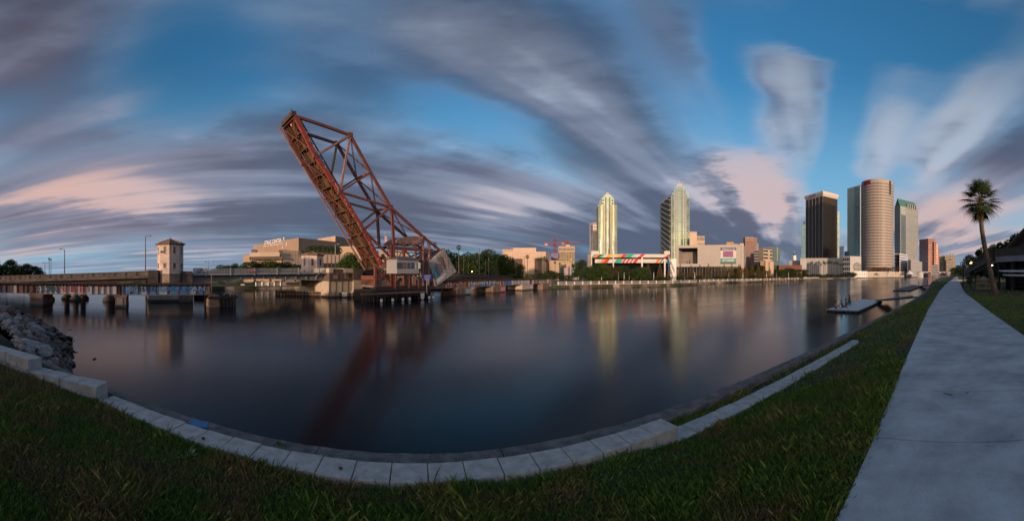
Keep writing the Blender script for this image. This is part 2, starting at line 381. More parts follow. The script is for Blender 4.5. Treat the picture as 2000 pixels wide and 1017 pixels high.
# retaining wall of cast blocks
wall = thing('block_wall', 'low wall of pale concrete blocks along the lawn edge, stepping up at the left', 'retaining wall', (0, 3.36, -.7))
BX = []
def block_row(x0, y0, x1, y1, ztop, n, h=.2, courses=1):
    p, q = Vector((x0, y0, 0)), Vector((x1, y1, 0)); d = (q-p); ln = d.length; d.normalize(); nv = Vector((-d.y, d.x, 0))
    w = ln/n
    for i in range(n):
        for c in range(courses):
            g = random.uniform(.003, .008); jz = random.uniform(-.004, .004); jy = random.uniform(-.006, .006); tw = random.uniform(-.006, .006)
            a = p+d*(i*w+g); e = p+d*((i+1)*w-g); fl = .035 if True else 0
            a = a+nv*(jy+tw); e = e+nv*(jy-tw)
            a2, e2 = a+nv*.345, e+nv*.345
            z1 = ztop-c*h+jz-(.004 if c else 0); z0 = ztop-(c+1)*h+.004
            mb = MB(); mb.prism([a, e, e2, a2], z0, z1); mb.build('block', CONC, wall, bevel=.008)
block_row(-4.42, 3.36, 3.12, 3.36, -.40, 20, courses=2)
block_row(3.125, 3.36, 11.15, 3.36, -.60, 21, courses=1)
block_row(-5.9, 2.86, -4.43, 3.36, -.20, 4, courses=3)
block_row(-9.9, 2.0, -5.86, 2.84, -.0, 11, courses=3)

# seawall coping
seaw = thing('seawall', 'rough weathered grey concrete seawall coping beside the water', 'seawall', (0, 4.2, -.9))
x = -9.0; i = 0
while x < 150:
    ln = 2.6 if x < 40 else 10; ln *= random.uniform(.85, 1.1); n = 26 if x < 14 else 6
    vs = []; fs = []
    wid = lambda q: lerp((-9, -4, 2.5, 3.4, 8, 30), (.46, .48, .50, .36, .28, .28), q)
    for j in range(n+1):
        xx_ = x+ln*j/n - (0 if j < n else .012); ys = shy(xx_)
        e = .030*noise.noise((xx_*2.3, 0, 1))+.018*noise.noise((xx_*9, 3, 1)); e2 = .02*noise.noise((xx_*3, 7, 1)); zz = -.55 + lerp((0, 30, 60, 150), (0, .1, .25, .4), xx_)
        w = wid(xx_)
        for (yy, z_) in ((ys-.03+e, zz-1.95), (ys+e, zz-.05+e2*.5), (ys-.025+e, zz-.008+e2*.3), (ys-w*.3, zz+.006+.010*noise.noise((xx_*6, 1, 5))),
                         (ys-w*.65, zz+.006+.012*noise.noise((xx_*6, 2, 5))), (ys-w+e2, zz+.004+e2*.2), (ys-w+e2, zz-.4)):
            vs.append((xx_, yy, z_))
    for j in range(n):
        for q in range(6): fs.append((j*7+q, j*7+q+1, j*7+q+8, j*7+q+7))
    fs += [tuple(range(6, -1, -1)), tuple(n*7+q for q in range(7))]
    MB().add(vs, fs).build('coping_slab', SEAW, seaw)
    x += ln
BLUE = mat('blue_spray_paint', (.03, .18, .38), .6, .25, 12)
c = Vector((-2.93, 4.02, 0)); pts = [(c.x+.17*rr*math.cos(a), c.y+.11*rr*math.sin(a)) for a, rr in zip(np.linspace(0, 2*PI, 15)[:-1], [1, .8, 1.05, 1.1, .8, 1.1, 1.05, .9, 1.1, .75, 1, 1.1, .85, 1.05])]
mb = MB(); mb.prism(pts, -.548, -.530); mb.build('blue_paint_patch', BLUE, seaw)

# riprap
ROCKS = [mat('pale_limestone', (.46, .39, .35), .9, .4, 3, .8, dark=(.18, .14, .125)), mat('brown_limestone', (.30, .20, .16), .95, .4, 3, .8, dark=(.13, .10, .09)),
         mat('wet_dark_rock', (.05, .035, .03), .6, .5, 4, .8, dark=(.02, .015, .014))]
def rock_mesh(seed, detail=3, flat=.7):
    import bmesh
    bm = bmesh.new(); bmesh.ops.create_icosphere(bm, subdivisions=detail, radius=1)
    rnd = random.Random(seed); pl = []
    for _ in range(11):
        n_ = Vector((rnd.gauss(0, 1), rnd.gauss(0, 1), rnd.gauss(0, 1))).normalized(); pl.append((n_, rnd.uniform(.52, .86)))
    for v in bm.verts:
        for n_, d_ in pl:
            s_ = v.co.dot(n_)-d_
            if s_ > 0: v.co -= n_*s_*.93
        v.co += v.co.normalized()*.05*noise.noise(v.co*3+Vector((seed, 0, 0)))
        v.co.z *= flat
    me_ = bpy.data.meshes.new('rock'); bm.to_mesh(me_); bm.free(); return me_
RM = [[rock_mesh(i*3+k) for i in range(6)] for k in range(3)]
for k in range(3):
    for me_ in RM[k]: me_.materials.append(ROCKS[k])
def shore_top(t):   # along the riprap: t 0..1 from the seawall end to beyond the left edge
    X = lerp((0, .15, .35, .6, 1), (-8.6, -11, -18, -36, -70), t); return Vector((X, lerp((-70, -36, -18, -11, -8.6), (12.6, 8.8, 6.2, 4.7, 4.0), X), -.45))
def shore_bot(t):
    X = lerp((0, .15, .35, .6, 1), (-9.2, -13.2, -18.5, -38, -70), t); return Vector((X, lerp((-70, -41, -29, -18, -13, -9.2), (18.5, 16.8, 14.8, 11.7, 8.4, 5.6), X), WATER))
mb = MB(); vs = []
for i in range(41):
    tt = i/40
    for j in range(9):
        q = shore_top(tt).lerp(shore_bot(tt), j/7.0); q.z += .05*noise.noise(q*1.3); vs.append(q if j < 8 else q)
mb.add(vs, [(i*9+j, i*9+j+1, (i+1)*9+j+1, (i+1)*9+j) for i in range(40) for j in range(8)])
mb.build('riprap_slope', mat('rubble_earth', (.07, .055, .045), 1, .5, 4, 1), kind='structure', smooth=True)
def rock(loc, s, k, label, name='rock', rz=None, sc3=None):
    o = bpy.data.objects.new(name, random.choice(RM[k])); C.objects.link(o); o.location = loc
    o.rotation_euler = (random.uniform(-.5, .5), random.uniform(-.5, .5), random.uniform(0, 6) if rz is None else rz)
    if sc3: o.scale = sc3; o.rotation_euler[0] *= .3; o.rotation_euler[1] *= .3
    else: o.scale = (s*random.uniform(.8, 1.3), s*random.uniform(.7, 1.1), s*random.uniform(.7, 1.05))
    return tag(o, label, 'rock', 'riprap rocks')
random.seed(5)
npc = 0
for i in range(250):
    tt = random.random()**1.5*.75; ss = random.random()
    q = shore_top(tt).lerp(shore_bot(tt), ss*1.02); r = math.hypot(q.x, q.y)
    if q.y < -q.x*.34: continue
    s = random.uniform(.12, .27)*(1+.3*(tt > .2))
    k = 2 if ss > .78 or (ss > .62 and random.random() < .6) else (0 if random.random() < .5 else 1)
    lab = {0: 'pale grey limestone boulder on the dry part of the riprap bank', 1: 'brownish limestone boulder on the dry part of the riprap bank', 2: 'dark wet boulder at the foot of the riprap bank'}[k]
    zn = 0 if tt < .05 else (1 if tt < .15 else (2 if tt < .35 else 3)); hi_ = 0 if ss < .3 else (1 if ss < .6 else 2)
    nm = ('pale grey limestone boulder', 'brownish limestone boulder', 'dark wet boulder')[k]
    lab = nm+(' high on the riprap', ' half way down the riprap', ' low on the riprap')[hi_]+(', beside the block wall end', ', in the near part', ', in the middle part', ', at its bridge end')[zn]
    o = rock(q+Vector((0, 0, s*.25)), s, k, lab); o['group'] = lab.replace('boulder', 'boulders').replace(',', '')
def lone(o): del o['group']; return o
lone(rock(G(57, 678, -.75)+Vector((0, 0, .05)), 0, 0, 'long pale slab boulder lying at the lawn edge of the riprap', rz=R(28), sc3=(.85, .33, .30)))
lone(rock(G(88, 690, -.85)+Vector((0, 0, .05)), 0, 0, 'rounded grey boulder between the long pale slab and the dark wet rocks', sc3=(.36, .26, .26)))
lone(rock(G(103, 693, -.95), 0, 1, 'small tan stone beside the rounded grey boulder', sc3=(.12, .1, .11)))
lone(rock(G(8, 606, -.9), 0, 1, 'big brownish boulder at the top left of the riprap', sc3=(.95, .8, .6)))
lone(rock(G(15, 640, -.8), 0, 0, 'broad pale boulder half way up the riprap near the left edge', sc3=(.5, .4, .26)))
for (x_, y_, lb) in ((123, 664, 'dark rock furthest out in the water below the riprap'), (137, 643.5, 'lone dark stone just breaking the water off the riprap'), (148, 688, 'dark stone barely above water right of the riprap'),
                     (185, 701, 'small dark stone alone in the water off the seawall'), (116, 684, 'dark rock in the shallows beside the riprap foot'), (120, 700, 'low dark rock in the shallows just off the seawall')):
    lone(rock(G(x_, y_)+Vector((0, 0, 0)), 0, 2, lb, sc3=(.26, .18, .13) if x_ < 130 else (.16, .10, .07)))
mb = MB()
for i in range(700):
    tt = random.random()**1.4*.8; ss = random.random()*1.05; q = shore_top(tt).lerp(shore_bot(tt), ss); s = random.uniform(.05, .13)
    mb.ball((q.x, q.y, q.z+s*.5), s, s*random.uniform(.6, 1), s*.8, 6, 4, .25)
o = mb.build('rubble', ROCKS[1], kind='stuff'); tag(o, 'small grey and brown rubble between the riprap boulders', 'rubble')

# ============================================================ railway bridge with raised bascule leaf
PHI = R(43.5); U = Vector((math.cos(PHI), math.sin(PHI), 0)); Vv = Vector((-math.sin(PHI), math.cos(PHI), 0))
MR = frame(0, 61, 0, PHI)
def rl(x, t=0.0):
    """column x met with the vertical plane offset t (positive = away) of the rail line: (s along line, distance r)"""
    a = az_(x); d = Vector((math.sin(a), math.cos(a), 0)); O = Vector((0, 61, 0))+Vv*t
    det = d.x*(-U.y)+U.x*d.y; r = (O.x*(-U.y)+U.x*O.y)/det; s = (d*r-O).dot(U); return s, r
def rp(x, y, t=0.0):
    s, r = rl(x, t); return Vector((s, t, EYE+(YH-y)/F*r))         # in the line's own frame (s, t, z)
HW = 1.9
def span(name, label, x0, x1, cells, ztop=.30, zbot=-.90, posts=None):
    """plate girder span: coloured web panels between stiffeners; cells = [(x px boundary, material)]"""
    s0, s1 = rl(x0, -HW)[0], rl(x1, -HW)[0]
    th = thing(name, label, 'railway bridge', MR @ Vector(((s0+s1)/2, 0, zbot)), PHI)
    for sg in (-1, 1):
        tt = sg*HW
        if sg < 0:
            for (xa, xb, mt) in cells:
                a, b_ = rl(xa, -HW)[0], rl(xb, -HW)[0]
                MB(MR).box(a+.03, b_-.03, tt-.02, tt+.02, zbot+.1, ztop-.12).build('web_panel', mt, th)
            edges = sorted({c_[0] for c_ in cells} | {c_[1] for c_ in cells})
            for e in edges:
                a = rl(e, -HW)[0]; MB(MR).box(a-.045, a+.045, tt-.10, tt+.05, zbot+.06, ztop-.08).build('stiffener', RUSTD if random.random() < .5 else STIFF, th)
        else:
            MB(MR).box(s0, s1, tt-.02, tt+.02, zbot+.1, ztop-.12).build('far_web', RUSTD, th)
        MB(MR).box(s0, s1, tt-.14, tt+.14, ztop-.10, ztop-.03).build('top_flange', RUSTD, th)
        MB(MR).box(s0, s1, tt-.14, tt+.14, zbot, zbot+.08).build('bottom_flange', STIFF, th)
    mb = MB(MR); n = int((s1-s0)/.42)
    for i in range(n):
        a = s0+(i+.5)*(s1-s0)/n; mb.box(a-.09, a+.09, -HW-.45+random.uniform(-.05, .05), HW+.45, ztop-.02, ztop+.12)
    o = mb.build('sleeper_row', TIMBER, th, kind='stuff')
    for tt in (-.72, .72): MB(MR).box(s0, s1, tt-.04, tt+.04, ztop+.12, ztop+.24).build('rail', RUSTD, th)
    MB(MR).box(s0, s1, -HW-.25, -HW-.12, ztop+.12, ztop+.20).build('guard_timber', TIMBER, th)
    mb = MB(MR)
    nb = max(2, int((s1-s0)/2.4))
    for i in range(nb+1):
        a = s0+.1+(s1-s0-.2)*i/nb; mb.box(a-.05, a+.05, -HW+.03, HW-.03, zbot+.3, ztop-.2)
    mb.build('cross_frame', RUSTD, th, kind='stuff')
    return th
def gm(n, c): return mat('graffiti_'+n, c, .7, .25, 3.5, .1)
STIFF = mat('faded_pink_steel', (.30, .17, .15), .8, .4, 2, .2)
GW = gm('white', (.55, .55, .56)); GN = gm('navy', (.05, .05, .09)); GB = gm('brown', (.15, .08, .065)); GP = gm('pinkish', (.52, .42, .42)); GU = gm('blue', (.07, .20, .42))
GL = gm('lightblue', (.28, .42, .55)); GR = gm('red', (.45, .04, .04)); GT = gm('teal', (.02, .13, .17)); GG = gm('grey', (.26, .22, .22)); GO = gm('greybrown', (.16, .12, .11)); GPK = gm('pink', (.62, .24, .28)); GBR = gm('rustbrown', (.17, .06, .04))
k1 = 1/3.632
def cx(v, o=0): return o+v*k1
spA = span('railway_span', 'leftmost rusty railway girder span with dark navy and brown panels over the water', -60, 61, [(-60, -40, GB), (-40, -22, GN), (-22, 0, GN), (0, cx(37), GN), (cx(37), cx(82), GN), (cx(82), cx(120), GP), (cx(120), cx(160), GB), (cx(160), cx(193), GB), (cx(193), 61, GB)])
bB = [262, 298, 334, 370, 412, 470, 532, 594, 655, 698, 738, 780, 828]
spB = span('railway_span', 'railway girder span with white panels carrying teal letters and red graffiti strokes', cx(228), cx(850), [(cx(228), cx(240), GBR), (cx(240), cx(262), GBR)] + [(cx(a), cx(b_), GW if i not in (8, 10) else GP) for i, (a, b_) in enumerate(zip(bB[:-1], bB[1:]))] + [(cx(828), cx(850), GBR)])
bC = [0, 55, 110, 170, 238, 312, 388, 460, 520, 570, 618]
spC = span('railway_span', 'railway girder span painted with blue graffiti panels in front of the white bridge tower', cx(862), 411, [(cx(862), 240, GU)] + [(cx(a, 240), cx(b_, 240), [GU, GU, GL, GU, GL, GU, GU, GL, GU, GG][i]) for i, (a, b_) in enumerate(zip(bC[:-1], bC[1:]))])
def gtext(s, xa, xb, ya, yb, mt, th, t=-HW, ext=.01, y_is=None):
    p = rp(xa, yb, t-.12); q = rp(xb, yb, t-.12); hgt = abs(rp(xa, ya, t-.12).z-p.z)
    M = wallM(MR @ p, U)
    o = text(s, hgt/.72, mt, M, th, 'graffiti_letters', ext)
    w = max(v.co.x for v in o.data.vertices) if False else None
    # fit the width
    Mi = M.inverted() @ pmat(th); xsn = [(Mi @ v.co).x for v in o.data.vertices]; w = max(xsn)-min(xsn)
    kx = (q.x-p.x)/max(.01, w); Mt = Mi.inverted() @ Matrix.Diagonal((kx, 1, 1, 1)) @ Mi; o.data.transform(Mt); return o
gy0, gy1 = 557.5, 570.5
gtext('ΣXΦK', cx(264), cx(405), gy0, gy1, GT, spB)
gtext('N', cx(418), cx(466), gy0, gy1, GR, spB); gtext('I', cx(485), cx(505), gy0, gy1, GR, spB); gtext('IE', cx(540), cx(590), gy0, gy1, GR, spB)
gtext('N', cx(598), cx(612), gy0, gy1, GR, spB); gtext('Y', cx(700), cx(735), gy0, 563, GR, spB)
gtext('HIEG', 246, 268, 557.5, 569, GL, spC); gtext('BIG', 271, 303, 557.5, 569, GN, spC); gtext('GO', 306, 330, 557.5, 569, GU, spC); gtext('GUM', 332, 372, 557.5, 569, GU, spC); gtext('AN', 374, 400, 558, 568, GL, spC)
k6 = 1/6.78
def dxp(v): return 860+v*k6
dd = [(dxp(-110), dxp(-60), GO), (dxp(-60), dxp(0), GO), (dxp(0), dxp(80), GO), (dxp(80), dxp(140), GO), (dxp(140), dxp(190), GO), (dxp(190), dxp(240), GO), (dxp(240), dxp(325), GO), (dxp(325), dxp(365), GBR), (dxp(365), dxp(388), GW)]
spD = span('railway_span', 'railway girder span lettered YOUR in pink beside the tilted counterweight', dxp(-110), dxp(388), dd)
gtext('YOUR', dxp(82), dxp(300), 547.5, 557, GPK, spD)
spE = span('railway_span', 'railway girder span lettered with big white capitals on blue', dxp(392), dxp(800), [(dxp(a), dxp(b_), mt) for a, b_, mt in [(392, 455, GU), (455, 520, GO), (520, 590, GU), (590, 650, GU), (650, 715, GU), (715, 778, GO), (778, 800, GW)]])
gtext('GDAN NIG', dxp(400), dxp(770), 547.5, 556, GW, spE)
spF = span('railway_span', 'railway girder span with blue panels then five plain white panels', dxp(804), dxp(1178), [(dxp(a), dxp(b_), mt) for a, b_, mt in [(804, 832, GR), (832, 880, GU), (880, 932, GU), (932, 972, GW), (972, 1012, GP), (1012, 1052, GW), (1052, 1092, GW), (1092, 1132, GP), (1132, 1178, GW)]])
spG = span('railway_span', 'rightmost railway girder span with dark graffiti panels meeting the far bank', dxp(1182), dxp(1500), [(dxp(a), dxp(b_), mt) for a, b_, mt in [(1182, 1205, GBR), (1205, 1240, GW), (1240, 1280, GG), (1280, 1330, GO), (1330, 1390, GO), (1390, 1440, GO), (1440, 1500, GO)]])
gtext('ARRCOL', dxp(1300), dxp(1470), 547.5, 554, GW, spG)
PIERC = mat('stained_concrete', (.27, .20, .15), .9, .4, 1.2, .4, dark=(.11, .07, .05)); PIERT = mat('tan_concrete', (.50, .42, .32), .85, .2, .8, .15)
PIERD = mat('dark_stained_concrete', (.11, .085, .07), .9, .5, 1.2, .4)
def rpier(xa, xb, lab, mt=PIERC, z1=-.92, w=2.3, extra=None):
    a, b_ = rl(xa, -w)[0], rl(xb, -w)[0]
    th = thing('bridge_pier', lab, 'bridge pier', MR @ Vector(((a+b_)/2, 0, WATER-1)), PHI, 'railway bridge piers')
    MB(MR).box(a, b_, -w, w, WATER-1, z1-.25).build('shaft', mt, th)
    MB(MR).box(a-.12, b_+.12, -w-.12, w+.12, z1-.25, z1).build('cap', mt, th); 
    MB(MR).box(a-.03, b_+.03, -w-.03, w+.03, WATER-1, WATER+.3).build('tide_stain', PIERD, th)
    if extra:
        xa2, xb2, mt2 = extra; MB(MR).box(rl(xa2, -w)[0], rl(xb2, -w)[0], -w-.04, -w-.005, WATER+.3, z1-.27).build('graffiti_patch', mt2, th)
    return th
rpier(58, 83, 'railway bridge pier furthest left, below the dark girder span')
rpier(225, 246, 'brownish railway pier with white graffiti below the joint left of the tower', extra=(228, 240, GG))
p_ = rpier(893, 919, 'railway pier with teal graffiti right of the tilted counterweight', extra=(910, 919, GL), w=2.1)
rpier(963, 987, 'railway pier with red and white graffiti stripe', extra=(979, 987, GPK), w=2.1)
rpier(1020, 1041, 'tan railway pier with one white painted strip', PIERT, extra=(1036, 1041, GW), w=2.1)
s_ab = rl(1059, -2.2)[0]
th = thing('bridge_abutment', 'tan concrete railway abutment at the far bank with grey ramp wall', 'abutment', MR @ Vector((s_ab+2, 0, WATER-1)), PHI)
MB(MR).box(s_ab, s_ab+4.2, -2.4, 2.4, WATER-1, -.92).build('wing_wall', PIERC, th)
MB(MR).box(s_ab+3.6, s_ab+4.4, -2.6, 2.4, -.9, .25).build('end_wall', PIERC, th)
MB(MR).prism([(s_ab+4.4, -2.9), (s_ab+14, -2.9), (s_ab+14, -2.2), (s_ab+4.4, -2.2)], -1.8, [.15, -1.2, -1.2, .15]).build('ramp_wall', mat('grey_block', (.14, .14, .15), .9, .2, 2), th)

# --- raised leaf
leaf = thing('bascule_leaf', 'rusty red steel truss leaf of the old railway bascule bridge raised steeply against the sky', 'bascule bridge', MR @ rp(748, 521, -HW)*1, PHI)
TN, TF = -HW, HW
def n_(x, y, t=TN): return rp(x, y, t)
B0, B1, B2, B3, B4 = n_(577, 227), n_(615.7, 304), n_(664, 375), n_(710, 449), n_(747, 521)
T1, T2, T3, T4, T5 = n_(684, 264), n_(724, 337), n_(763, 405), n_(826, 462), n_(860, 489)
def far(p): return Vector((p.x, TF, p.z))
LAT = {}
def mem(p, q, w, h, mt, name='truss_member', up=(0, 1, 0)):
    return MB(MR).bar(p, q, w, h, up).build(name, mt, leaf)
def laced(p, q, w, h, mt, name='truss_member', n=None):
    """built-up member: two channel flanges joined by zig-zag lacing"""
    p = Vector(p); q = Vector(q); d = (q-p); ln = d.length; d.normalize(); a = d.cross(Vector((0, 1, 0))).normalized()
    mb = MB(MR)
    for sg in (-1, 1): mb.bar(p+a*sg*(w/2-.04), q+a*sg*(w/2-.04), .09, h, (0, 1, 0))
    n = n or max(3, int(ln/(w*1.3)))
    for i in range(n):
        s0 = -1 if i % 2 else 1
        for yy in (-h/2+.02, h/2-.02):
            mb.bar(p+d*ln*i/n+a*s0*(w/2-.05)+Vector((0, yy, 0)), p+d*ln*(i+1)/n-a*s0*(w/2-.05)+Vector((0, yy, 0)), .06, .025, (0, 1, 0))
    return mb.build(name, mt, leaf)
for side, fn in ((0, lambda p: p), (1, far)):
    b = [fn(p) for p in (B0, B1, B2, B3, B4)]; tt = [fn(p) for p in (T1, T2, T3, T4, T5)]
    for i in range(4):
        mem(b[i], b[i+1], .60, .34, (RUSTR if side == 0 else RUST), 'lower_chord')
    mem(b[0], tt[0], .34, .34, RUST, 'end_chord')
    for i in range(4): mem(tt[i], tt[i+1], .38 if i < 3 else .32, .36, RUST, 'upper_chord')
    mem(b[1], tt[0], .26, .26, STIFF if side == 0 else RUSTY, 'diagonal'); mem(b[2], tt[0], .30, .28, STIFF if side == 0 else RUSTY, 'diagonal')
    mem(b[2], tt[1], .24, .24, RUST, 'strut'); mem(b[2], tt[2], .30, .28, RUST if side == 0 else RUSTY, 'diagonal')
    mem(b[3], tt[2], .32, .28, RUST if side == 0 else RUSTY, 'diagonal')
    mem(b[3], fn(n_(763, 502)), .34, .30, RUST, 'diagonal')
    laced(fn(n_(765, 410)), fn(n_(769, 478)), .42, .3, RUST, 'hanger')
    laced(fn(n_(858, 488)), fn(n_(812, 508)), .32, .26, RUST, 'back_strut')
    for q in (b[1], b[2], b[3], tt[0], tt[2]):
        MB(MR).box(q.x-.42, q.x+.42, q.y-.19, q.y+.19, q.z-.42, q.z+.42).build('gusset_plate', RUST, leaf, bevel=.12)
for p, q in ((T1, far(T1)), (T2, far(T2)), (T3, far(T3)), (T4, far(T4)), (B0, far(B0))):
    mem(p, q, .28, .28, RUST, 'portal_strut', (0, 0, 1))
for p, q in ((T1, T2), (T2, T3), (T3, T4)):
    for (a, b_) in ((p, far(q)), (far(p), q)):
        mb = MB(MR); d = (b_-a); ln = d.length; dn = d.normalized(); up = (q-p).cross(Vector((0, 1, 0))).normalized(); a2 = dn.cross(up).normalized()
        for sg in (-1, 1): mb.bar(a+a2*sg*.10, b_+a2*sg*.10, .045, .08, up)
        nn = int(ln/.3)
        for i in range(nn): mb.bar(a+dn*ln*i/nn+a2*(.10 if i % 2 else -.10), a+dn*ln*(i+1)/nn+a2*(-.10 if i % 2 else .10), .03, .03, up)
        mb.build('lattice_brace', RUST, leaf)
# floor: cross beams, stringers, deck timbers
dch = (B4-B0).normalized(); nch = Vector((dch.z, 0, -dch.x)); 
if nch.x < 0: nch = -nch                        # towards the upper chord side
def fl(u_, t_, off): return B0.lerp(B4, u_)+nch*off+Vector((0, t_-TN, 0))
NBm = 12
for i in range(NBm+1):
    a = i/NBm; MB(MR).bar(fl(a, TN+.2, -.1), fl(a, TF-.2, -.1), .10, .62, tuple(nch)).build('floor_beam', BROWNF, leaf)
for t_ in (-1.35, -.75, .75, 1.35): MB(MR).bar(fl(0, t_, .05), fl(1, t_, .05), .12, .45, (0, 0, 1)).build('stringer', BROWNF, leaf)
for i in range(NBm):
    a = i/NBm+.01; MB(MR).add([fl(a, -.68, .12), fl(a+.07, -.68, .12), fl(a+.07, .68, .12), fl(a, .68, .12)], [(0, 1, 2, 3)]).build('floor_plate', BROWNF, leaf)
mb = MB(MR)
for i in range(90):
    a = .02+.96*i/90; mb.bar(fl(a, -1.7, .42), fl(a, 1.7, .42), .14, .16, tuple(nch))
mb.build('sleeper_row', BLACK, leaf, kind='stuff')
for t_ in (-.72, .72, -1.62): MB(MR).bar(fl(.01, t_, .58), fl(.99, t_, .58), .08, .14).build('rail', BLACK, leaf)
# red timber kerb with white flecks seen along the near chord
for i in range(26):
    a = .03+.9*random.random(); q = B0.lerp(B4, a)+Vector((0, -.18, 0))+nch*random.uniform(-.2, .2); w = random.uniform(.05, .12)
    MB(MR).bar(q, q+dch*random.uniform(.15, .5), w, .012, (0, 1, 0)).build('peeled_paint_fleck', GW, leaf)
mem(B0+Vector((-.2, 0, .35)), far(B0)+Vector((-.2, 0, .35)), .7, .7, RUSTD, 'tip_beam', (0, 0, 1))
MB(MR).bar(B0+Vector((-.25, .3, .6)), B0+Vector((-.55, .3, 1.0)), .07, .07).build('tip_hook', BLACK, leaf)
MB(MR).ball((B0.x-.1, -.7, B0.z-.7), .13).build('navigation_lamp', emit('amber_lamp', (1, .18, .04), .5), leaf)
for i in range(5):   # lacing between far and near chords near the hinge, lower lateral bracing
    a, b_ = i/5, (i+1)/5
    for (t0, t1) in ((TN, TF), (TF, TN)): MB(MR).bar(fl(a, t0, -.42), fl(b_, t1, -.42), .12, .10, tuple(nch)).build('lateral_brace', RUST, leaf)
MB(MR).bar(fl(-.02, TF, -.75), fl(1.0, TF, -.75), .2, .2).build('outer_tie', STIFF, leaf)

# --- counterweight
CWC = mat('weathered_counterweight', (.34, .32, .31), .9, .5, .7, .4, dark=(.15, .13, .125), detail=10, stretch=(1, 1, .45))
cw = thing('counterweight', 'huge tilted grey concrete counterweight streaked with stains and graffiti', 'counterweight', MR @ rp(855, 559, -2.3), PHI)
fr = [rp(868, 487, -2.6), rp(892, 530, -2.6), rp(853, 559, -2.6), rp(838, 512, -2.6)]
bk = [Vector((p.x, 2.6, p.z)) for p in fr]
MB(MR).add(fr+bk, [(3, 2, 1, 0), (4, 5, 6, 7), (0, 1, 5, 4), (1, 2, 6, 5), (2, 3, 7, 6), (3, 0, 4, 7)]).build('concrete_body', CWC, cw, bevel=.05)
def onf(x, y): p = rp(x, y, -2.6); return Vector((p.x, -2.66, p.z))
def patch(pts, mt, name, par, M=MR, off=.05, nrm_=Vector((0, 1, 0))):
    n = len(pts); MB(M).add(list(pts)+[p+nrm_*off for p in pts], [tuple(range(n)), tuple(reversed(range(n, 2*n)))]+[(i, n+i, n+(i+1) % n, (i+1) % n) for i in range(n)]).build(name, mt, par)
patch([onf(842.5, 524), onf(846, 521), onf(848, 529), onf(855, 535), onf(856, 543), onf(851, 544), onf(849, 537), onf(844, 533)], gm('cyan', (.12, .45, .60)), 'cyan_graffiti', cw)
patch([onf(855, 505), onf(862, 500), onf(868, 508), onf(873, 520), onf(868, 527), onf(863, 516)], GO, 'dark_graffiti', cw)
patch([onf(846, 547), onf(853, 545), onf(862, 538), onf(872, 533), onf(866, 543), onf(854, 554)], GW, 'white_graffiti', cw)
for i in range(7):
    x0_, y0_ = 846+i*4.3, 520-i*3.6+3*(i % 2)
    patch([onf(x0_, y0_), onf(x0_+1.2, y0_-1), onf(x0_+4+2*(i % 3), y0_+20), onf(x0_+2+2*(i % 3), y0_+19)], [GG, GO, GP][i % 3], 'stain_streak', cw)
for t_ in (-2.2, 2.2): MB(MR).bar(rp(860, 489, t_), rp(868, 488, t_), .5, .3, (0, 1, 0)).build('hanger_plate', RUST, cw)

# --- bascule tower frame, machinery, base
tw = thing('machinery_deck', 'rust brown steel frame and machinery deck carrying the raised leaf', 'bridge frame', MR @ Vector((rl(790, 0)[0], 0, -2.2)), PHI)
GBS = mat('grimy_concrete', (.24, .20, .18), .9, .5, 1.2, .4, dark=(.09, .07, .06))
def post(xa, y0, y1, t_, w=.3, mt=RUST, nm='post'):
    a = rp(xa, y0, t_); b_ = rp(xa, y1, t_); return MB(MR).bar(a, Vector((a.x, t_, b_.z)), w, w).build(nm, mt, tw)
def hbar(xa, xb, y, t_, h=.25, mt=RUST, nm='beam', d=.25):
    a = rp(xa, y, t_); b_ = rp(xb, y, t_); return MB(MR).bar(a, Vector((b_.x, t_, a.z)), d, h).build(nm, mt, tw)
for t_ in (-HW-.35, HW+.35):
    for xa in (733, 763.5, 769, 789, 812, 826, 838): post(xa, 477 if xa > 750 else 522, 562, t_, .34 if xa < 800 else .26, RUST if xa < 815 else STIFF)
    hbar(756, 846, 484.5, t_, .45); hbar(758, 842, 477.5, t_, .12, RUSTD); hbar(757, 843, 491, t_, .15, RUSTD)
    hbar(730, 770, 541, t_, .2, RUSTD); hbar(730, 840, 561, t_, .25, RUSTD)
    for (xa, ya, xb, yb) in ((769, 515, 789, 487), (789, 487, 812, 512), (812, 512, 836, 488), (826, 530, 842, 492), (733, 552, 763, 522), (733, 525, 763, 552), (812, 512, 832, 536)):
        MB(MR).bar(rp(xa, ya, t_), rp(xb, yb, t_), .22, .18, (0, 1, 0)).build('brace', STIFF if xa == 769 else RUST, tw)
MB(MR).box(rp(757, 484, -2)[0], rp(845, 484, -2)[0], -2.2, 2.2, rp(790, 486, 0).z, rp(790, 484.8, 0).z).build('deck_plate', RUSTD, tw)
for i, xa in enumerate(np.linspace(757, 842, 12)): post(xa, 473.5, 478, -HW-.5, .06, RUSTD, 'railing_post')
hbar(757, 842, 473.5, -HW-.5, .05, RUSTD, 'handrail', .05)
# machinery hood with curved roof, and gear segments
hp = [rp(x, y, -1.8) for x, y in ((775, 477), (779, 471), (788, 465), (800, 461.5), (813, 461.5), (820, 466), (822, 477))]
n = len(hp); MB(MR).add(hp+[Vector((p.x, 1.8, p.z)) for p in hp], [tuple(range(n)), tuple(reversed(range(n, 2*n)))]+[(i, n+i, n+(i+1) % n, (i+1) % n) for i in range(n)]).build('machinery_hood', mat('faded_hood', (.22, .15, .13), .8, .5, 1.2, .3, dark=(.12, .06, .05)), tw)
MB(MR).bar(rp(806, 480, -2.0), rp(829, 462, -2.0), .45, .3, (0, 1, 0)).build('operating_strut', STIFF, tw)
MB(MR).bar(rp(824, 482, -2.0), rp(828, 460, -2.0), .5, .3, (0, 1, 0)).build('operating_strut', RUST, tw)
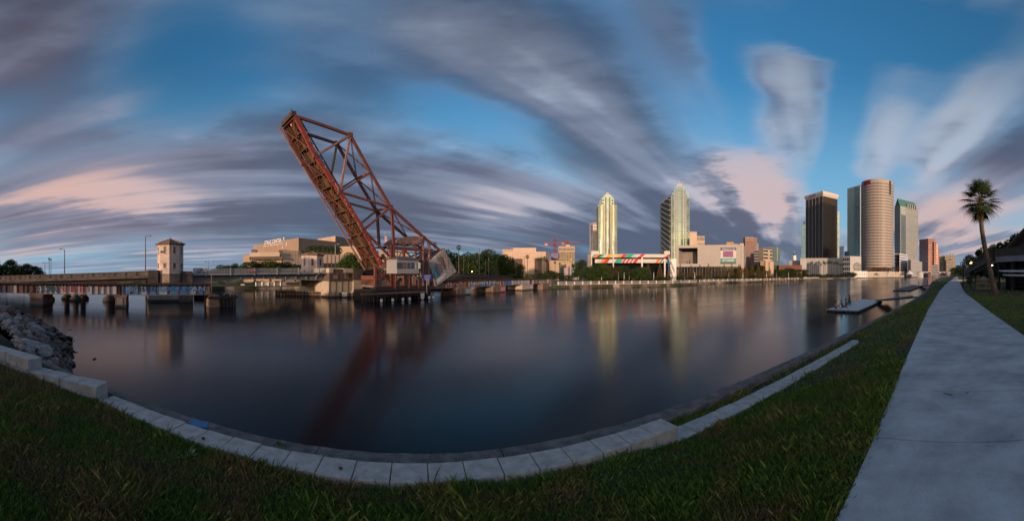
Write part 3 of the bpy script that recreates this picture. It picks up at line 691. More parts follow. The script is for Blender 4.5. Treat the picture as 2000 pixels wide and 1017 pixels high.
# curved rack quadrant by the hinge
qc = rp(762, 509, -2.0); qp = []
for a in np.linspace(R(200), R(330), 9): qp.append(Vector((qc.x+1.9*math.cos(a), -2.0, qc.z+1.5+1.9*math.sin(a))))
for a in np.linspace(R(330), R(200), 9): qp.append(Vector((qc.x+1.3*math.cos(a), -2.0, qc.z+1.5+1.3*math.sin(a))))
for tt_ in (0, 3.9): patch([p+Vector((0, tt_, 0)) for p in qp], RUSTD, 'curved_rack', tw, off=.12)
MB(MR).bar(rp(744, 523, -1.9), rp(765, 506, -1.9), .75, .4, (0, 1, 0)).build('hinge_girder', STIFF, tw)
MB(MR).bar(rp(744, 523, 1.9), rp(765, 506, 1.9), .75, .4, (0, 1, 0)).build('hinge_girder', STIFF, tw)
for xa, xb in ((735, 748), (749, 762), (775, 786), (788, 797), (805, 816), (817, 828), (831, 840)):
    a, b_ = rp(xa, 548, -2)[0], rp(xb, 548, -2)[0]; MB(MR).box(a, b_, -2.1, 2.1, rp(790, 560, -2).z, rp(790, random.choice((540, 545, 549)), -2).z).build('concrete_plinth', GBS, tw)
MB(MR).box(rp(735, 540, -2)[0], rp(763, 540, -2)[0], -1.5, 2.1, rp(790, 556, -2).z, rp(790, 538, -2).z).build('rusty_housing', GBR, tw)

plat = thing('timber_platform', 'dark timber platform on piles under the bascule frame', 'timber platform', MR @ Vector((rl(790, -3)[0], -3, -2.6)), PHI)
for j, (y, t_, hh) in enumerate(((563.5, -3.2, .32), (574.5, -4.2, .22), (566, -3.9, .12), (570, -2.8, .15))):
    a = rp(732 if j != 1 else 705, y, t_); b_ = rp(842 if j != 1 else 836, y, t_); MB(MR).bar(a, Vector((b_.x, t_, a.z)), .25, hh).build('walkway_beam', TIMBER if j != 1 else TIMBERL, plat)
MB(MR).box(rp(732, 563, -3)[0], rp(842, 563, -3)[0], -3.9, 2.6, rp(790, 564.6, -3).z-.15, rp(790, 564.6, -3).z).build('platform_deck', TIMBER, plat)
MB(MR).box(rp(730, 570, -3)[0], rp(843, 570, -3)[0], -2.6, 2.4, WATER-1, rp(790, 566, -3).z).build('dark_backing', mat('backing_black', (.018, .014, .012), .9, .4, 2), plat)  # black box added as backing, stands for the shade under the platform
for yy, tt_ in ((568.5, -4.15), (571.5, -4.2), (577.5, -4.25), (580.5, -4.2)):
    a = rp(716, yy, tt_); b_ = rp(840, yy, tt_); MB(MR).bar(a, Vector((b_.x, tt_, a.z)), .2, .11).build('wale', TIMBER, plat)
for i, xa in enumerate(np.linspace(708, 840, 19)):
    t_ = (-4.1, -3.4, -2.9)[i % 3]; a = rp(xa, 570, t_); MB(MR).tube((a.x, t_, WATER-1), (a.x, t_, rp(790, 565+4*(i % 2), t_).z), .14, n=7).build('timber_pile', TIMBER, plat)
for xa in (745, 767, 787, 800, 825, 838.5, 846.5):
    a = rp(xa, 580, -4.6); z0 = WATER-1; MB(MR).tube((a.x, -4.6, z0), (a.x, -4.6, WATER+.35), .15, n=8).build('capped_pile', PIERD, plat)
    MB(MR).tube((a.x, -4.6, WATER+.08), (a.x, -4.6, WATER+.50), .20, .18, n=8).build('white_pile_cap', WHITE, plat)
a = rp(821.5, 582, -4.7); b_ = rp(828.5, 572, -4.7); MB(MR).box(a.x, b_.x, -4.75, -4.69, a.z, b_.z).build('white_notice_board', WHITE, plat)
for xa in (757, 778, 802):   # perched gulls are white specks in the photo
    pass

# operator cabin
cab = thing('operator_cabin', 'grey weatherboard bridge cabin with hipped roof beside the rusty frame', 'cabin', MR @ Vector((rl(795, -3.4)[0], -3.4, 0)), PHI)
a = rp(768, 534, -4.2); b_ = rp(820, 534, -4.2); ztop = rp(795, 507, -4.2).z; zb = a.z
CABW = mat('grey_boarding', (.30, .30, .31), .8, .2, 1.5, .2, stretch=(1, 1, 6)); CABR = mat('grey_shingles', (.13, .12, .125), .9, .3, 2.5, .4)
fp = [(a.x+.5, -4.5), (b_.x-.5, -4.5), (b_.x, -3.9), (b_.x, -2.6), (a.x, -2.6), (a.x, -3.9)]
MB(MR).prism(fp, zb, ztop).build('wall', CABW, cab)
rf = [(a.x+.35, -4.8), (b_.x-.35, -4.8), (b_.x+.35, -4.0), (b_.x+.35, -2.3), (a.x-.35, -2.3), (a.x-.35, -4.0)]
zr = rp(795, 500, -4.2).z; cxm = (a.x+b_.x)/2
MB(MR).prism(rf, ztop, ztop+.08).build('eaves', CABR, cab)
mbr = MB(MR); nn = 6; vs = [(p[0], p[1], ztop+.08) for p in rf] + [(cxm-.9, -3.4, zr), (cxm+.9, -3.4, zr)]
mbr.add(vs, [(0, 1, 7, 6), (1, 2, 7), (2, 3, 7), (3, 4, 6, 7), (4, 5, 6), (5, 0, 6)]); mbr.build('roof', CABR, cab)
for i, xa in enumerate((772.5, 778.5, 785, 793, 800.5)):
    p = rp(xa, 524.5, -4.2); q = rp(xa+4.6, 512.5, -4.2); MB(MR).box(p.x, q.x, -4.56, -4.49, p.z, q.z).build('window', GLASSD if i != 2 else mat('boarded_window', (.18, .09, .08), .8), cab)
    o_ = C.objects[-1] if False else None
for i, xa in enumerate((812, 818)):
    p = rp(xa-3, 524.5, -4.2); q = rp(xa, 512.5, -4.2); MB(MR).box(p.x, q.x, -4.56, -4.49, p.z, q.z).build('shuttered_window', WHITE if i else CABW, cab)
for xa in (773, 800, 818): p = rp(xa, 534, -4.0); MB(MR).bar(p, Vector((p.x, -3.9, -1.5)), .16, .16).build('support_post', RUST, cab)
p = rp(772, 536, -4.2); q = rp(818, 536, -4.2); MB(MR).bar(p, Vector((q.x, -4.2, p.z)), .2, .2).build('support_beam', TIMBER, cab)
for (xa, ya, xb, yb) in ((773, 548, 785, 537), (818, 548, 808, 537)): MB(MR).bar(rp(xa, ya, -4.1), rp(xb, yb, -4.1), .12, .12).build('knee_brace', TIMBERL, cab)
# blue sign
sg = thing('blue_sign', 'bright blue bridge notice sign with small white lettering beside the cabin', 'sign', MR @ Vector((rl(834, -4.4)[0], -4.4, 0)), PHI)
a = rp(826.5, 547, -4.6); b_ = rp(842.5, 536, -4.6); MB(MR).box(a.x, b_.x, -4.64, -4.58, a.z, b_.z).build('panel', mat('sign_blue', (.03, .06, .42), .5, .05), sg)
MB(MR).bar(((a.x+b_.x)/2, -4.5, a.z), ((a.x+b_.x)/2, -4.5, -1.6), .09, .09).build('post', GREYST, sg)
for i, s_ in enumerate(('CONTACT', 'RAILWAY', 'BRIDGE')): text(s_, .30, WHITE, wallM(MR @ Vector(((a.x+b_.x)/2, -4.65, b_.z-.30-.29*i)), U), sg, 'sign_lettering', .004, align='CENTER')
# dolphin and bits at the open end of the left spans
dol = thing('timber_dolphin', 'dark round cluster of piles and concrete stub at the open end of the blue span', 'dolphin', MR @ Vector((rl(428, 0)[0], 0, -2.6)), PHI)
a, b_ = rl(409, -2.2)[0], rl(428, -2.2)[0]
MB(MR).box(a, b_, -2.2, 2.2, WATER-1, -.92).build('concrete_stub', PIERC, dol)
for i in range(14):
    xx_ = b_+.15+.45*(i % 5); yy_ = -2.2+1.5*(i//5)+random.uniform(-.1, .1); MB(MR).tube((xx_, yy_, WATER-1), (xx_, yy_, -1.0+random.uniform(-.15, .2)), .17, .15, n=7).build('timber_pile', TIMBER, dol)
MB(MR).box(a-.2, b_+2.3, -2.5, -2.3, -1.35, -1.1).build('wale', TIMBER, dol)
q = rp(458.5, 597, 3); o = MB(MR).tube((q.x, 3, WATER-1), (q.x, 3, rp(458.5, 575, 3).z), .16, .14, n=8).build('mooring_pile', TIMBER, loc=MR @ Vector((q.x, 3, WATER))); tag(o, 'lone dark mooring pile standing in the water right of the dolphin', 'pile')
q = rp(413, 570, -2.2); o = MB(MR).tube((q.x, -2.3, -.9), (q.x, -2.3, rp(413, 535.5, -2.2).z), .07, .05, n=6).build('marker_pole', mat('rust_pole', (.28, .12, .07), .8), loc=MR @ Vector((q.x, -2.3, -.9))); tag(o, 'thin rust coloured pole standing at the open end of the blue railway span', 'pole')
mbw = thing('timber_fender', 'dark timber fender wall running between the tower pier and the dolphin', 'fender', tuple(G(395, 585)))
a = G(381, 583); b_ = G(414, 583.5)
for i in range(9):
    q = a.lerp(b_, i/8); MB().box(q.x-.15, q.x+.15, q.y-.15, q.y+.15, WATER-1, WATER+1.15).build('timber_pile', TIMBER, mbw)
for zz in (.2, .6, 1.0): MB().bar(a+Vector((0, -.2, zz)), b_+Vector((0, -.2, zz)), .12, .2).build('wale', TIMBER, mbw)

# ============================================================ road bridge
RBX = lambda x: None
RPH = math.atan2(1.08, 1.0); RO = Vector((0, 75.5, 0)); RU = Vector((math.cos(RPH), math.sin(RPH), 0)); RV = Vector((-RU.y, RU.x, 0)); MD = frame(0, 75.5, 0, RPH)
def dl(x, t=0.0):
    a = az_(x); d = Vector((math.sin(a), math.cos(a), 0)); O = RO+RV*t
    det = d.x*(-RU.y)+RU.x*d.y; r = (O.x*(-RU.y)+RU.x*O.y)/det; return (d*r-O).dot(RU), r
def dp(x, y, t=0.0):
    s, r = dl(x, t); return Vector((s, t, EYE+(YH-y)/F*r))
def deckz(s):   # top of railing; humped deck
    return lerp((dl(-60)[0], dl(60)[0], dl(292)[0], dl(400)[0], dl(640)[0], dl(708)[0], dl(890)[0], dl(990)[0], dl(1100)[0]), (1.2, 1.55, 2.15, 2.45, 2.72, 2.6, 2.0, 1.3, .9), s)
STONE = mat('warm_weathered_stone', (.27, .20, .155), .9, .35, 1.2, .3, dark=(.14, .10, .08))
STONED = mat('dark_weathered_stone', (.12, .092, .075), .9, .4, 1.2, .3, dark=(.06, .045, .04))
road = thing('road_bridge', 'concrete road bridge with arched balustrade and grey steel opening leaf behind the railway line', 'road bridge', MD @ Vector((dl(332)[0], 4, -2)), RPH)
def approach(xa, xb, ybot, mtl):
    s0, s1 = dl(xa)[0], dl(xb)[0]; n = max(1, int((s1-s0)/1.55)); w = (s1-s0)/n
    for i in range(n):
        a, b_ = s0+i*w, s0+(i+1)*w; za, zb_ = deckz(a), deckz(b_); RH = .78
        # balustrade panel: posts, rails, three arches cut as uprights
        mb = MB(MD)
        def sl(x0, x1, t0, t1, za0, za1, hb, ht):
            mb.add([(x0, t0, za0+hb), (x1, t0, za1+hb), (x1, t1, za1+hb), (x0, t1, za0+hb), (x0, t0, za0+ht), (x1, t0, za1+ht), (x1, t1, za1+ht), (x0, t1, za0+ht)],
                   [(3, 2, 1, 0), (4, 5, 6, 7), (0, 1, 5, 4), (1, 2, 6, 5), (2, 3, 7, 6), (3, 0, 4, 7)])
        sl(a, b_, -.12, .12, za, zb_, -.14, 0); sl(a, b_, -.12, .12, za, zb_, -RH, -RH+.16)
        for q in (0, .5, 1): 
            xq = a+(b_-a)*q; zq = za+(zb_-za)*q; hw = .13 if q != .5 else .07
            sl(xq-hw, xq+hw, -.10, .10, zq, zq, -RH+.16, -.14)
        for q in (.13, .37, .63, .87):
            xq = a+(b_-a)*q; zq = za+(zb_-za)*q; sl(xq-.10, xq+.10, -.09, .09, zq, zq, -.28, -.14)
        mb.build('balustrade_panel', mtl, road)
    n2 = max(1, int((s1-s0)/3.2))
    mb = MB(MD); mb2 = MB(MD); mb3 = MB(MD)
    for i in range(n2):
        a, b_ = s0+i*(s1-s0)/n2, s0+(i+1)*(s1-s0)/n2; za, zb_ = deckz(a)-.78, deckz(b_)-.78
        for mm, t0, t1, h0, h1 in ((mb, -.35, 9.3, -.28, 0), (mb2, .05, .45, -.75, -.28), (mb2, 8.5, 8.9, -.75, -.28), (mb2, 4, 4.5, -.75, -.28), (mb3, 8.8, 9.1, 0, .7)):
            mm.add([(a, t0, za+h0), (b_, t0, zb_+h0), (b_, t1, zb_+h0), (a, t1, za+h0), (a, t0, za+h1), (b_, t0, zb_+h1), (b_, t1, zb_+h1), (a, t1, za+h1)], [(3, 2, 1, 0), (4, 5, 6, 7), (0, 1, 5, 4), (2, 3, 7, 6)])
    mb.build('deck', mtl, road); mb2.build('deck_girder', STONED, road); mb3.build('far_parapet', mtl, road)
approach(-70, 289, 553, STONE); approach(712, 1000, 553, STONED)
# bascule piers
def dbox(xa, xb, t0, t1, z0, z1, mt, nm, par=road): a, b_ = dl(xa, t0)[0], dl(xb, t0)[0]; return MB(MD).box(a, b_, t0, t1, z0, z1).build(nm, mt, par)
pl = road
dbox(290, 377, -.8, 9.8, WATER-1, -.5, PIERT, 'pier_base'); dbox(350, 377.5, -.9, 9.9, WATER-1, -.3, PIERC, 'pier_base'); dbox(289.5, 376, -.86, 9.86, WATER-1, WATER+.35, PIERD, 'tide_stain')
dbox(290, 309, -.6, 9.6, -.5, 2.25, STONED, 'pier_parapet'); dbox(356, 376, -.6, 9.6, -.5, 2.1, STONED, 'pier_parapet'); dbox(309, 356, 1.2, 9.6, -.5, 1.4, STONED, 'pier_wall')
dbox(642, 690.5, -.8, 9.6, WATER-1, .45, PIERT, 'pier_base'); dbox(690.5, 708, -1.1, 9.6, WATER-1, .6, PIERT, 'pier_base'); dbox(641, 691, -.86, 9.5, WATER-1, WATER+.3, PIERD, 'tide_stain')
dbox(643, 690, -1.0, 9.4, .45, 1.9, STONED, 'pier_band'); dbox(643, 651, -1.1, 9.4, 1.9, 2.7, PIERT, 'pier_pylon'); dbox(672, 690, -1.1, 9.4, 1.9, 2.7, PIERT, 'pier_pylon'); dbox(651, 672, -1.0, 9.4, 1.9, 2.6, STONED, 'pier_parapet'); dbox(690, 708, -1.15, 9.4, .6, 2.65, STONED, 'pier_parapet')
p = dp(675.5, 546.5, -.8); MB(MD).tube((p.x, -1.15, p.z+.9), (p.x, -.9, p.z+.9), .42, n=18).build('round_emblem', STONED, road)
for i in range(4): dbox(643+i*12, 643.8+i*12, -.87, -.8, WATER+.3, .45, PIERC, 'cast_joint')
for xa in (652, 674): dbox(xa, xa+8, -1.06, -1.0, .9, 1.5, STONE, 'recessed_panel')
# leaf
s0, s1 = dl(377)[0], dl(641)[0]; N1 = 12
GREYW = mat('grey_web', (.20, .205, .215), .6, .25, 1.2, .1)
for i in range(N1):
    a, b_ = s0+(s1-s0)*i/N1, s0+(s1-s0)*(i+1)/N1
    def bot(q): f = (q-s0)/(s1-s0)*2-1; f = (f+.15)/1.15 if f > -.15 else (f+.15)/.85; return deckz(q)-1.35-.55*abs(f)**1.6-.3
    top = lambda q: deckz(q)-.85
    for t_ in (.9, 8.2):
        MB(MD).add([(a, t_, bot(a)), (b_, t_, bot(b_)), (b_, t_, top(b_)), (a, t_, top(a)), (a, t_+.15, bot(a)), (b_, t_+.15, bot(b_)), (b_, t_+.15, top(b_)), (a, t_+.15, top(a))], [(0, 1, 2, 3), (7, 6, 5, 4), (1, 0, 4, 5), (3, 2, 6, 7)]).build('girder_web', GREYW, road)
        MB(MD).bar((a, t_, bot(a)), (b_, t_, bot(b_)), .4, .08).build('girder_flange', GREYST, road)
    MB(MD).box(a-.04, a+.04, .78, .92, bot(a), top(a)).build('web_stiffener', GREYST, road)
    if i % 2 == 1:
        MB(MD).bar((a, -.05, top(a)+.05), (a, .85, bot(a)+.45), .12, .16, (1, 0, 0)).build('outrigger_bracket', GREYST, road)
        MB(MD).bar((a, -.12, deckz(a)+.1), (a, -.12, top(a)-.2), .16, .12).build('railing_post', GREYST, road)
    za, zb_ = top(a), top(b_)
    MB(MD).add([(a, -.1, za-.12), (b_, -.1, zb_-.12), (b_, 9.0, zb_-.12), (a, 9.0, za-.12), (a, -.1, za+.16), (b_, -.1, zb_+.16), (b_, 9.0, zb_+.16), (a, 9.0, za+.16)], [(3, 2, 1, 0), (4, 5, 6, 7), (0, 1, 5, 4), (2, 3, 7, 6)]).build('leaf_deck', GREYST, road)
    mb = MB(MD)
    for h in (0, -.28, -.52): mb.bar((a, -.05, deckz(a)+h), (b_, -.05, deckz(b_)+h), .07, .06)
    for q in np.linspace(0, 1, 9)[:-1]: xq = a+(b_-a)*q; mb.bar((xq, -.05, deckz(xq)), (xq, -.05, top(xq)+.1), .05, .04)
    mb.build('railing_panel', GREYST, road)
    mb = MB(MD)
    for h in (0, -.28, -.52): mb.bar((a, 8.9, deckz(a)+h), (b_, 8.9, deckz(b_)+h), .07, .06)
    mb.build('far_railing', GREYST, road)
for xa, yy in ((491, 529),):
    p = dp(xa-5, yy+3, -.25); q = dp(xa+5, yy-3, -.25); MB(MD).box(p.x, q.x, -.26, -.20, p.z, q.z).build('red_notice', GR, road)
    text('CLEAR', .34, WHITE, wallM(MD @ Vector((p.x+.1, -.27, p.z+.2)), RU), road, 'notice_lettering', .004)
# round road piers left
for i, xa in enumerate((95.5, 131, 148, 162.5, 212.5, 222)):
    t_ = 1.0 if i % 2 == 0 else 4; s_, r_ = dl(xa, t_); z1 = deckz(s_)-1.4
    th = thing('bridge_pier', ['round', 'first slim', 'second slim', 'third slim', 'fourth slim', 'fifth slim'][i]+' dark road bridge pier with stepped footing seen under the graffiti span', 'bridge pier', MD @ Vector((s_, t_, WATER-1)), RPH, 'round road bridge piers')
    MB(MD).tube((s_, t_, WATER-1), (s_, t_, WATER+.35), .95, n=16).build('footing', PIERD, th)
    MB(MD).tube((s_, t_, WATER+.35), (s_, t_, WATER+.75), .95, .55, n=16).build('flare', PIERD, th)
    MB(MD).tube((s_, t_, WATER+.75), (s_, t_, z1), .45, n=14).build('column', PIERD, th)
s_ = dl(222)[0]
# right approach piers (dark, under)
for i, xa in enumerate((716, 930, 955)):
    s_, r_ = dl(xa, 1); z1 = deckz(s_)-1.3
    th = thing('bridge_pier', ['dark road bridge pier beside the tan leaf pier', 'stubby tan road pier seen under the white lettered span', 'second stubby tan road pier under the white lettered span'][i], 'bridge pier', MD @ Vector((s_, 1, WATER-1)), RPH, 'right road bridge piers')
    MB(MD).box(s_-.6, s_+.6, .6, 8, WATER-1, z1).build('wall_pier', PIERD if i == 0 else STONE, th); MB(MD).box(s_-.8, s_+.8, .4, 8.2, z1-.3, z1).build('pier_cap', STONED, th)

# bridge tower
def oct_(cx_, cy_, r, rot=R(22.5), n=8): return [(cx_+r*math.cos(rot+2*PI*i/n), cy_+r*math.sin(rot+2*PI*i/n)) for i in range(n)]
TWALL = mat('peeling_cream_stucco', (.62, .52, .46), .9, .22, 1.3, .25, dark=(.42, .31, .25), detail=10); TILE = mat('clay_tile', (.24, .15, .10), .9, .4, 3, .5); PINKW = mat('cream_pink_stucco', (.66, .52, .47), .9, .15, 1.2, .2)
WIND = mat('dusty_window', (.06, .055, .06), .25, .4, 4)
def tower(xc, r_, rad, y_top, y_bot, y_apex, y_eave, label, wallm, zbase, wins, rot):
    c = P(xc, y_top, r_); zt = c.z; zb_ = P(xc, y_bot, r_).z; za = P(xc, y_apex, r_).z
    th = thing('bridge_tower', label, 'bridge tower', (c.x, c.y, zbase), 0)
    pts = oct_(c.x, c.y, rad, rot)
    MB().prism(pts, zb_, zt).build('wall', wallm, th)
    MB().prism(oct_(c.x, c.y, rad+.12, rot), zb_-.12, zb_+.02).build('string_course', STONE, th)
    MB().prism(oct_(c.x, c.y, rad+.06, rot), zbase, zb_-.12).build('base', wallm if False else STONE, th)
    MB().prism(oct_(c.x, c.y, rad+.10, rot), zt, zt+.14).build('cornice', TILE, th)
    MB().prism(oct_(c.x, c.y, rad+.30, rot), zt+.14, zt+.22).build('eaves', TILE, th)
    mb = MB(); mb.cone(oct_(c.x, c.y, rad+.32, rot), zt+.22, (c.x, c.y, za)); mb.build('roof', TILE, th)
    for i in range(8):
        a = rot+2*PI*i/8; mb = MB(); mb.bar((c.x+(rad+.32)*math.cos(a), c.y+(rad+.32)*math.sin(a), zt+.25), (c.x, c.y, za+.03), .12, .09); mb.build('hip_tile', TILE, th)
        for kk in range(1, 5):   # courses of tiles
            f0 = kk/5; r2 = (rad+.32)*(1-f0); z2 = zt+.22+(za-zt-.22)*f0
            p = Vector((c.x+r2*math.cos(a), c.y+r2*math.sin(a), z2+.02)); a2 = a+PI/4; q = Vector((c.x+r2*math.cos(a2), c.y+r2*math.sin(a2), z2+.02)); MB().bar(p, q, .07, .05).build('tile_course', TILE, th)
    MB().ball((c.x, c.y, za+.08), .12).build('finial', TILE, th)
    for i in range(8):
        a = rot+PI/8+2*PI*i/8; nn_ = Vector((math.cos(a), math.sin(a), 0))
        if nn_.dot(Vector((c.x, c.y, 0)).normalized()) > .2: continue
        ap = rad*math.cos(PI/8); ce = Vector((c.x, c.y, 0))+nn_*ap; rt = Vector((-nn_.y, nn_.x, 0))
        for (z0f, z1f, w) in wins:
            z0 = zb_+(zt-zb_)*z0f; z1 = zb_+(zt-zb_)*z1f
            def qb(cc, w_, z0_, z1_, d0, d1): 
                pp = [cc-rt*w_/2+nn_*d0, cc+rt*w_/2+nn_*d0, cc+rt*w_/2+nn_*d1, cc-rt*w_/2+nn_*d1]; return MB().prism([(p.x, p.y) for p in pp], z0_, z1_)
            fr_ = qb(ce, w+.14, z0-.07, z1+.07, -.02, .035).build('window', wallm, th)
            qb(ce, w, z0, z1, -.02, .05).build('pane', WIND, th)
            if z1-z0 > .5: qb(ce, w, (z0+z1)/2-.03, (z0+z1)/2+.03, .0, .07).build('window_bar', TILE, th)
            qb(ce, w+.2, z0-.14, z0-.07, -.02, .10).build('sill', wallm, th)
    return th, c
tw1, tc1 = tower(332.5, 52.5, 1.98, 480, 534.5, 466.8, 478, 'peeling cream bridge tower with tiled hipped roof at the left of the opening span', TWALL, -.5, ((.70, .95, .34), (.20, .37, .40)), R(-8))
MB().box(tc1.x-.45, tc1.x+.1, tc1.y-2.25, tc1.y-1.7, tc1.z-1.1, tc1.z-.85).build('air_conditioner', GREYST, tw1)
tw2, tc2 = tower(610, 66.5, 3.6*.62*1.0, 500, 530, 491.5, 498, 'pale pink bridge house with tiled roof behind the grey leaf railing', PINKW, -.6, ((.36, .80, .42), (-.10, .10, .5)), R(-5))

# lamps
def lamp_post(x, ytop, ybot, r_, lab, arm=-1, double=False, grp='street lamps along the bridges and bank', mt=GREYST, zb=None):
    b_ = P(x, ybot, r_); tp = P(x, ytop, r_); th = thing('street_lamp', lab, 'street lamp', b_, 0, grp)
    MB().tube(b_, tp, .10, .06, 7).build('pole', mt, th)
    rt = Vector((math.cos(az_(x)), -math.sin(az_(x)), 0))
    for s_ in ((arm,) if not double else (-1, 1)):
        if s_: MB().bar(tp-Vector((0, 0, .05)), tp+rt*s_*.55+Vector((0, 0, .08)), .05, .05).build('arm', mt, th); MB().box(*sum([[q-h, q+h] for q, h in zip(tp+rt*s_*.65+Vector((0, 0, .05)), (.16, .12, .06))], [])).build('lamp_head', mt, th)
    return th
lamp_post(126, 487, 534, 54, 'tall street lamp on the left of the road bridge, left of the taller pole', -1, mt=mat('bronze_pole', (.12, .09, .07), .6))
lamp_post(284, 461, 530, 52, 'very tall lamp pole just left of the cream bridge tower', 1, mt=MATS['bronze_pole'])
lamp_post(406, 512, 527, 58, 'short grey lamp over the grey leaf railing right of the tower', 0, True)
lamp_post(655, 477, 523, 70, 'curved street lamp behind the palms left of the raised leaf', 1)
lamp_post(87.5, 513, 534, 80, 'thin pole with crossbar left of the tall palm near the left trees', 0, True)
fl_ = thing('flagpole', 'thin flagpole with striped flag seen through the rusty truss', 'flagpole', P(751, 530, 100))
MB().tube(P(751, 530, 100), P(751, 453, 100), .09, .05, 6).build('pole', GREYST, fl_)
for i in range(7):
    p = P(752, 459+i*1.9, 100); q = P(756, 462+i*2.6, 100); MB().add([p, q, q-Vector((0, 0, .30)), p-Vector((0, 0, .26)), p+Vector((0, .03, 0)), q+Vector((0, .03, 0)), q-Vector((0, -.03, .30)), p-Vector((0, -.03, .26))], [(0, 1, 2, 3), (7, 6, 5, 4), (0, 3, 7, 4), (1, 5, 6, 2)]).build('stripe', GR if i % 2 == 0 else WHITE, fl_)

# fender of the leaf pier
fen = thing('pier_fender', 'long timber fender with pale wales in front of the tan leaf pier', 'fender', tuple(G(620, 580)))
a = G(540.5, 577.5); b_ = G(704, 581); a2 = G(541, 570, -1.7)
n = 26
for i in range(n+1):
    q = a.lerp(b_, i/n); MB().box(q.x-.13, q.x+.13, q.y-.13, q.y+.13, WATER-1, WATER+.95+.1*(i % 3 == 0)).build('fender_pile', TIMBER, fen)
for zz, mt in ((.12, TIMBER), (.42, TIMBERL), (.66, TIMBER), (.88, TIMBERL)): MB().bar(a+Vector((0, -.2, zz)), b_+Vector((0, -.2, zz)), .10, .13).build('wale', mt, fen)
c = G(552, 574); 
for zz in (.3, .6, .88): MB().bar(a+Vector((0, 0, zz)), G(575, 572.5)+Vector((0, 0, zz)), .1, .13).build('return_wale', TIMBER, fen)
d_ = (b_-a).normalized(); nd_ = Vector((d_.y, -d_.x, 0))
def fboard(xa, xb, ya, yb, mt, nm):
    r_ = 60.6; p = P(xa, yb, r_); q = P(xb, yb, r_); h = P(xa, ya, r_).z; MB().prism([(v.x, v.y) for v in (p, q, q+Vector((0, .06, 0)), p+Vector((0, .06, 0)))], p.z, h).build(nm, mt, fen); return p, q
p, q = fboard(668, 678, 571, 579, WHITE, 'notice_board'); text('NO WAKE', .14, GR, wallM(p+Vector((.06, -.01, .32)), q-p), fen, 'notice_lettering', .004)
p, q = fboard(685.5, 689, 568.5, 582, WHITE, 'tide_gauge')
for i in range(8): MB().box(p.x+.03, p.x+.20, p.y-.03, p.y-.005, p.z+.08+i*.14, p.z+.12+i*.14).build('gauge_mark', BLACK, fen)

# ============================================================ far bank
SHORE = [G(400, 567), G(445, 566), G(560, 565), G(700, 564.5), G(820, 566), G(960, 563.5), G(1085, 563.2), G(1200, 561), G(1300, 559.2), G(1362, 556.8), G(1366, 555), G(1480, 551.5), G(1568, 547.6),
         G(1620, 545.0), G(1668, 543.2), G(1740, 542.2), G(1805, 541.2)]
LANDZ = -1.45
mb = MB(); back = []
for q in SHORE:
    d = Vector((q.x, q.y, 0)).normalized(); back.append((d*3200+Vector((0, 0, 0))))
pts = [Vector((-250, 80, 0)), Vector((-110, 80, 0))] + [Vector((q.x, q.y, 0)) for q in SHORE]
poly = [(p.x, p.y) for p in pts]
# land as a strip from the shore out to the horizon
inner = [Vector((-900, 190, 0)), Vector((-260, 150, 0)), Vector((-90, 98, 0))] + [Vector((q.x, q.y, 0)) for q in SHORE] + [Vector((900, 120, 0))]
outer = [Vector((-3400, 700, 0)), Vector((-3000, 1500, 0)), Vector((-1800, 2900, 0))] + [b_ for b_ in back] + [Vector((5000, 400, 0))]
vs = [(p.x, p.y, LANDZ) for p in inner] + [(p.x, p.y, LANDZ) for p in outer] + [(p.x, p.y, WATER-1) for p in inner]
n = len(inner); mb.add(vs, [(i+1, i, n+i, n+i+1) for i in range(n-1)] + [(i, i+1, 2*n+i+1, 2*n+i) for i in range(n-1)])
mb.build('far_bank', mat('park_grass', (.035, .06, .015), 1, .5, .25, 0, dark=(.03, .03, .012)), kind='structure')
# near bank beyond the curve, up to the far road bridge
mb = MB(); mb.add([(470, 22, -.05), (470, -300, -.05), (4000, -600, -.05), (4000, 60, -.05)], [(3, 2, 1, 0)]); mb.build('near_bank_far_part', MATS['park_grass'], kind='structure')
# quay wall with white railing
QW = mat('quay_wall', (.36, .30, .24), .9, .35, .6, .3, dark=(.14, .11, .09))
quay = thing('quay_wall', 'tan concrete quay wall along the far riverwalk', 'quay wall', tuple(SHORE[6]))
def shore_pts(x0, x1, n):
    """points on the far shore at evenly stepped pano columns"""
    out_ = []
    col = [X0+F*math.atan2(q.x, q.y) for q in SHORE]
    for x in np.linspace(x0, x1, n):
        for i in range(len(SHORE)-1):
            if col[i] <= x <= col[i+1]+1e-6:
                a = az_(x); d = Vector((math.sin(a), math.cos(a))); p = Vector(SHORE[i].xy); e = Vector(SHORE[i+1].xy)-p
                det = d.x*(-e.y)+e.x*d.y; r = (p.x*(-e.y)+e.x*p.y)/det; out_.append(Vector((d.x*r, d.y*r, 0))); break
    return out_
qp_ = shore_pts(1082, 1766, 60)
for i in range(len(qp_)-1):
    a, b_ = qp_[i], qp_[i+1]; n_out = Vector((a.x, a.y, 0)).normalized()
    MB().prism([(a.x, a.y), (b_.x, b_.y), (b_.x+n_out.x*.8, b_.y+n_out.y*.8), (a.x+n_out.x*.8, a.y+n_out.y*.8)], WATER-1, LANDZ+.06+.05*random.random()).build('wall_segment', QW, quay)
q2 = shore_pts(420, 700, 16)
for i in range(len(q2)-1):
    a, b_ = q2[i], q2[i+1]; n_out = Vector((a.x, a.y, 0)).normalized()
    MB().prism([(a.x, a.y), (b_.x, b_.y), (b_.x+n_out.x*.8, b_.y+n_out.y*.8), (a.x+n_out.x*.8, a.y+n_out.y*.8)], WATER-1, LANDZ-.1).build('wall_segment', QW, quay)
rail = thing('riverwalk_railing', 'long white riverwalk railing along the far quay', 'railing', tuple(qp_[0]))
RAILW = mat('railing_white', (.55, .52, .50), .6, .1, 2)
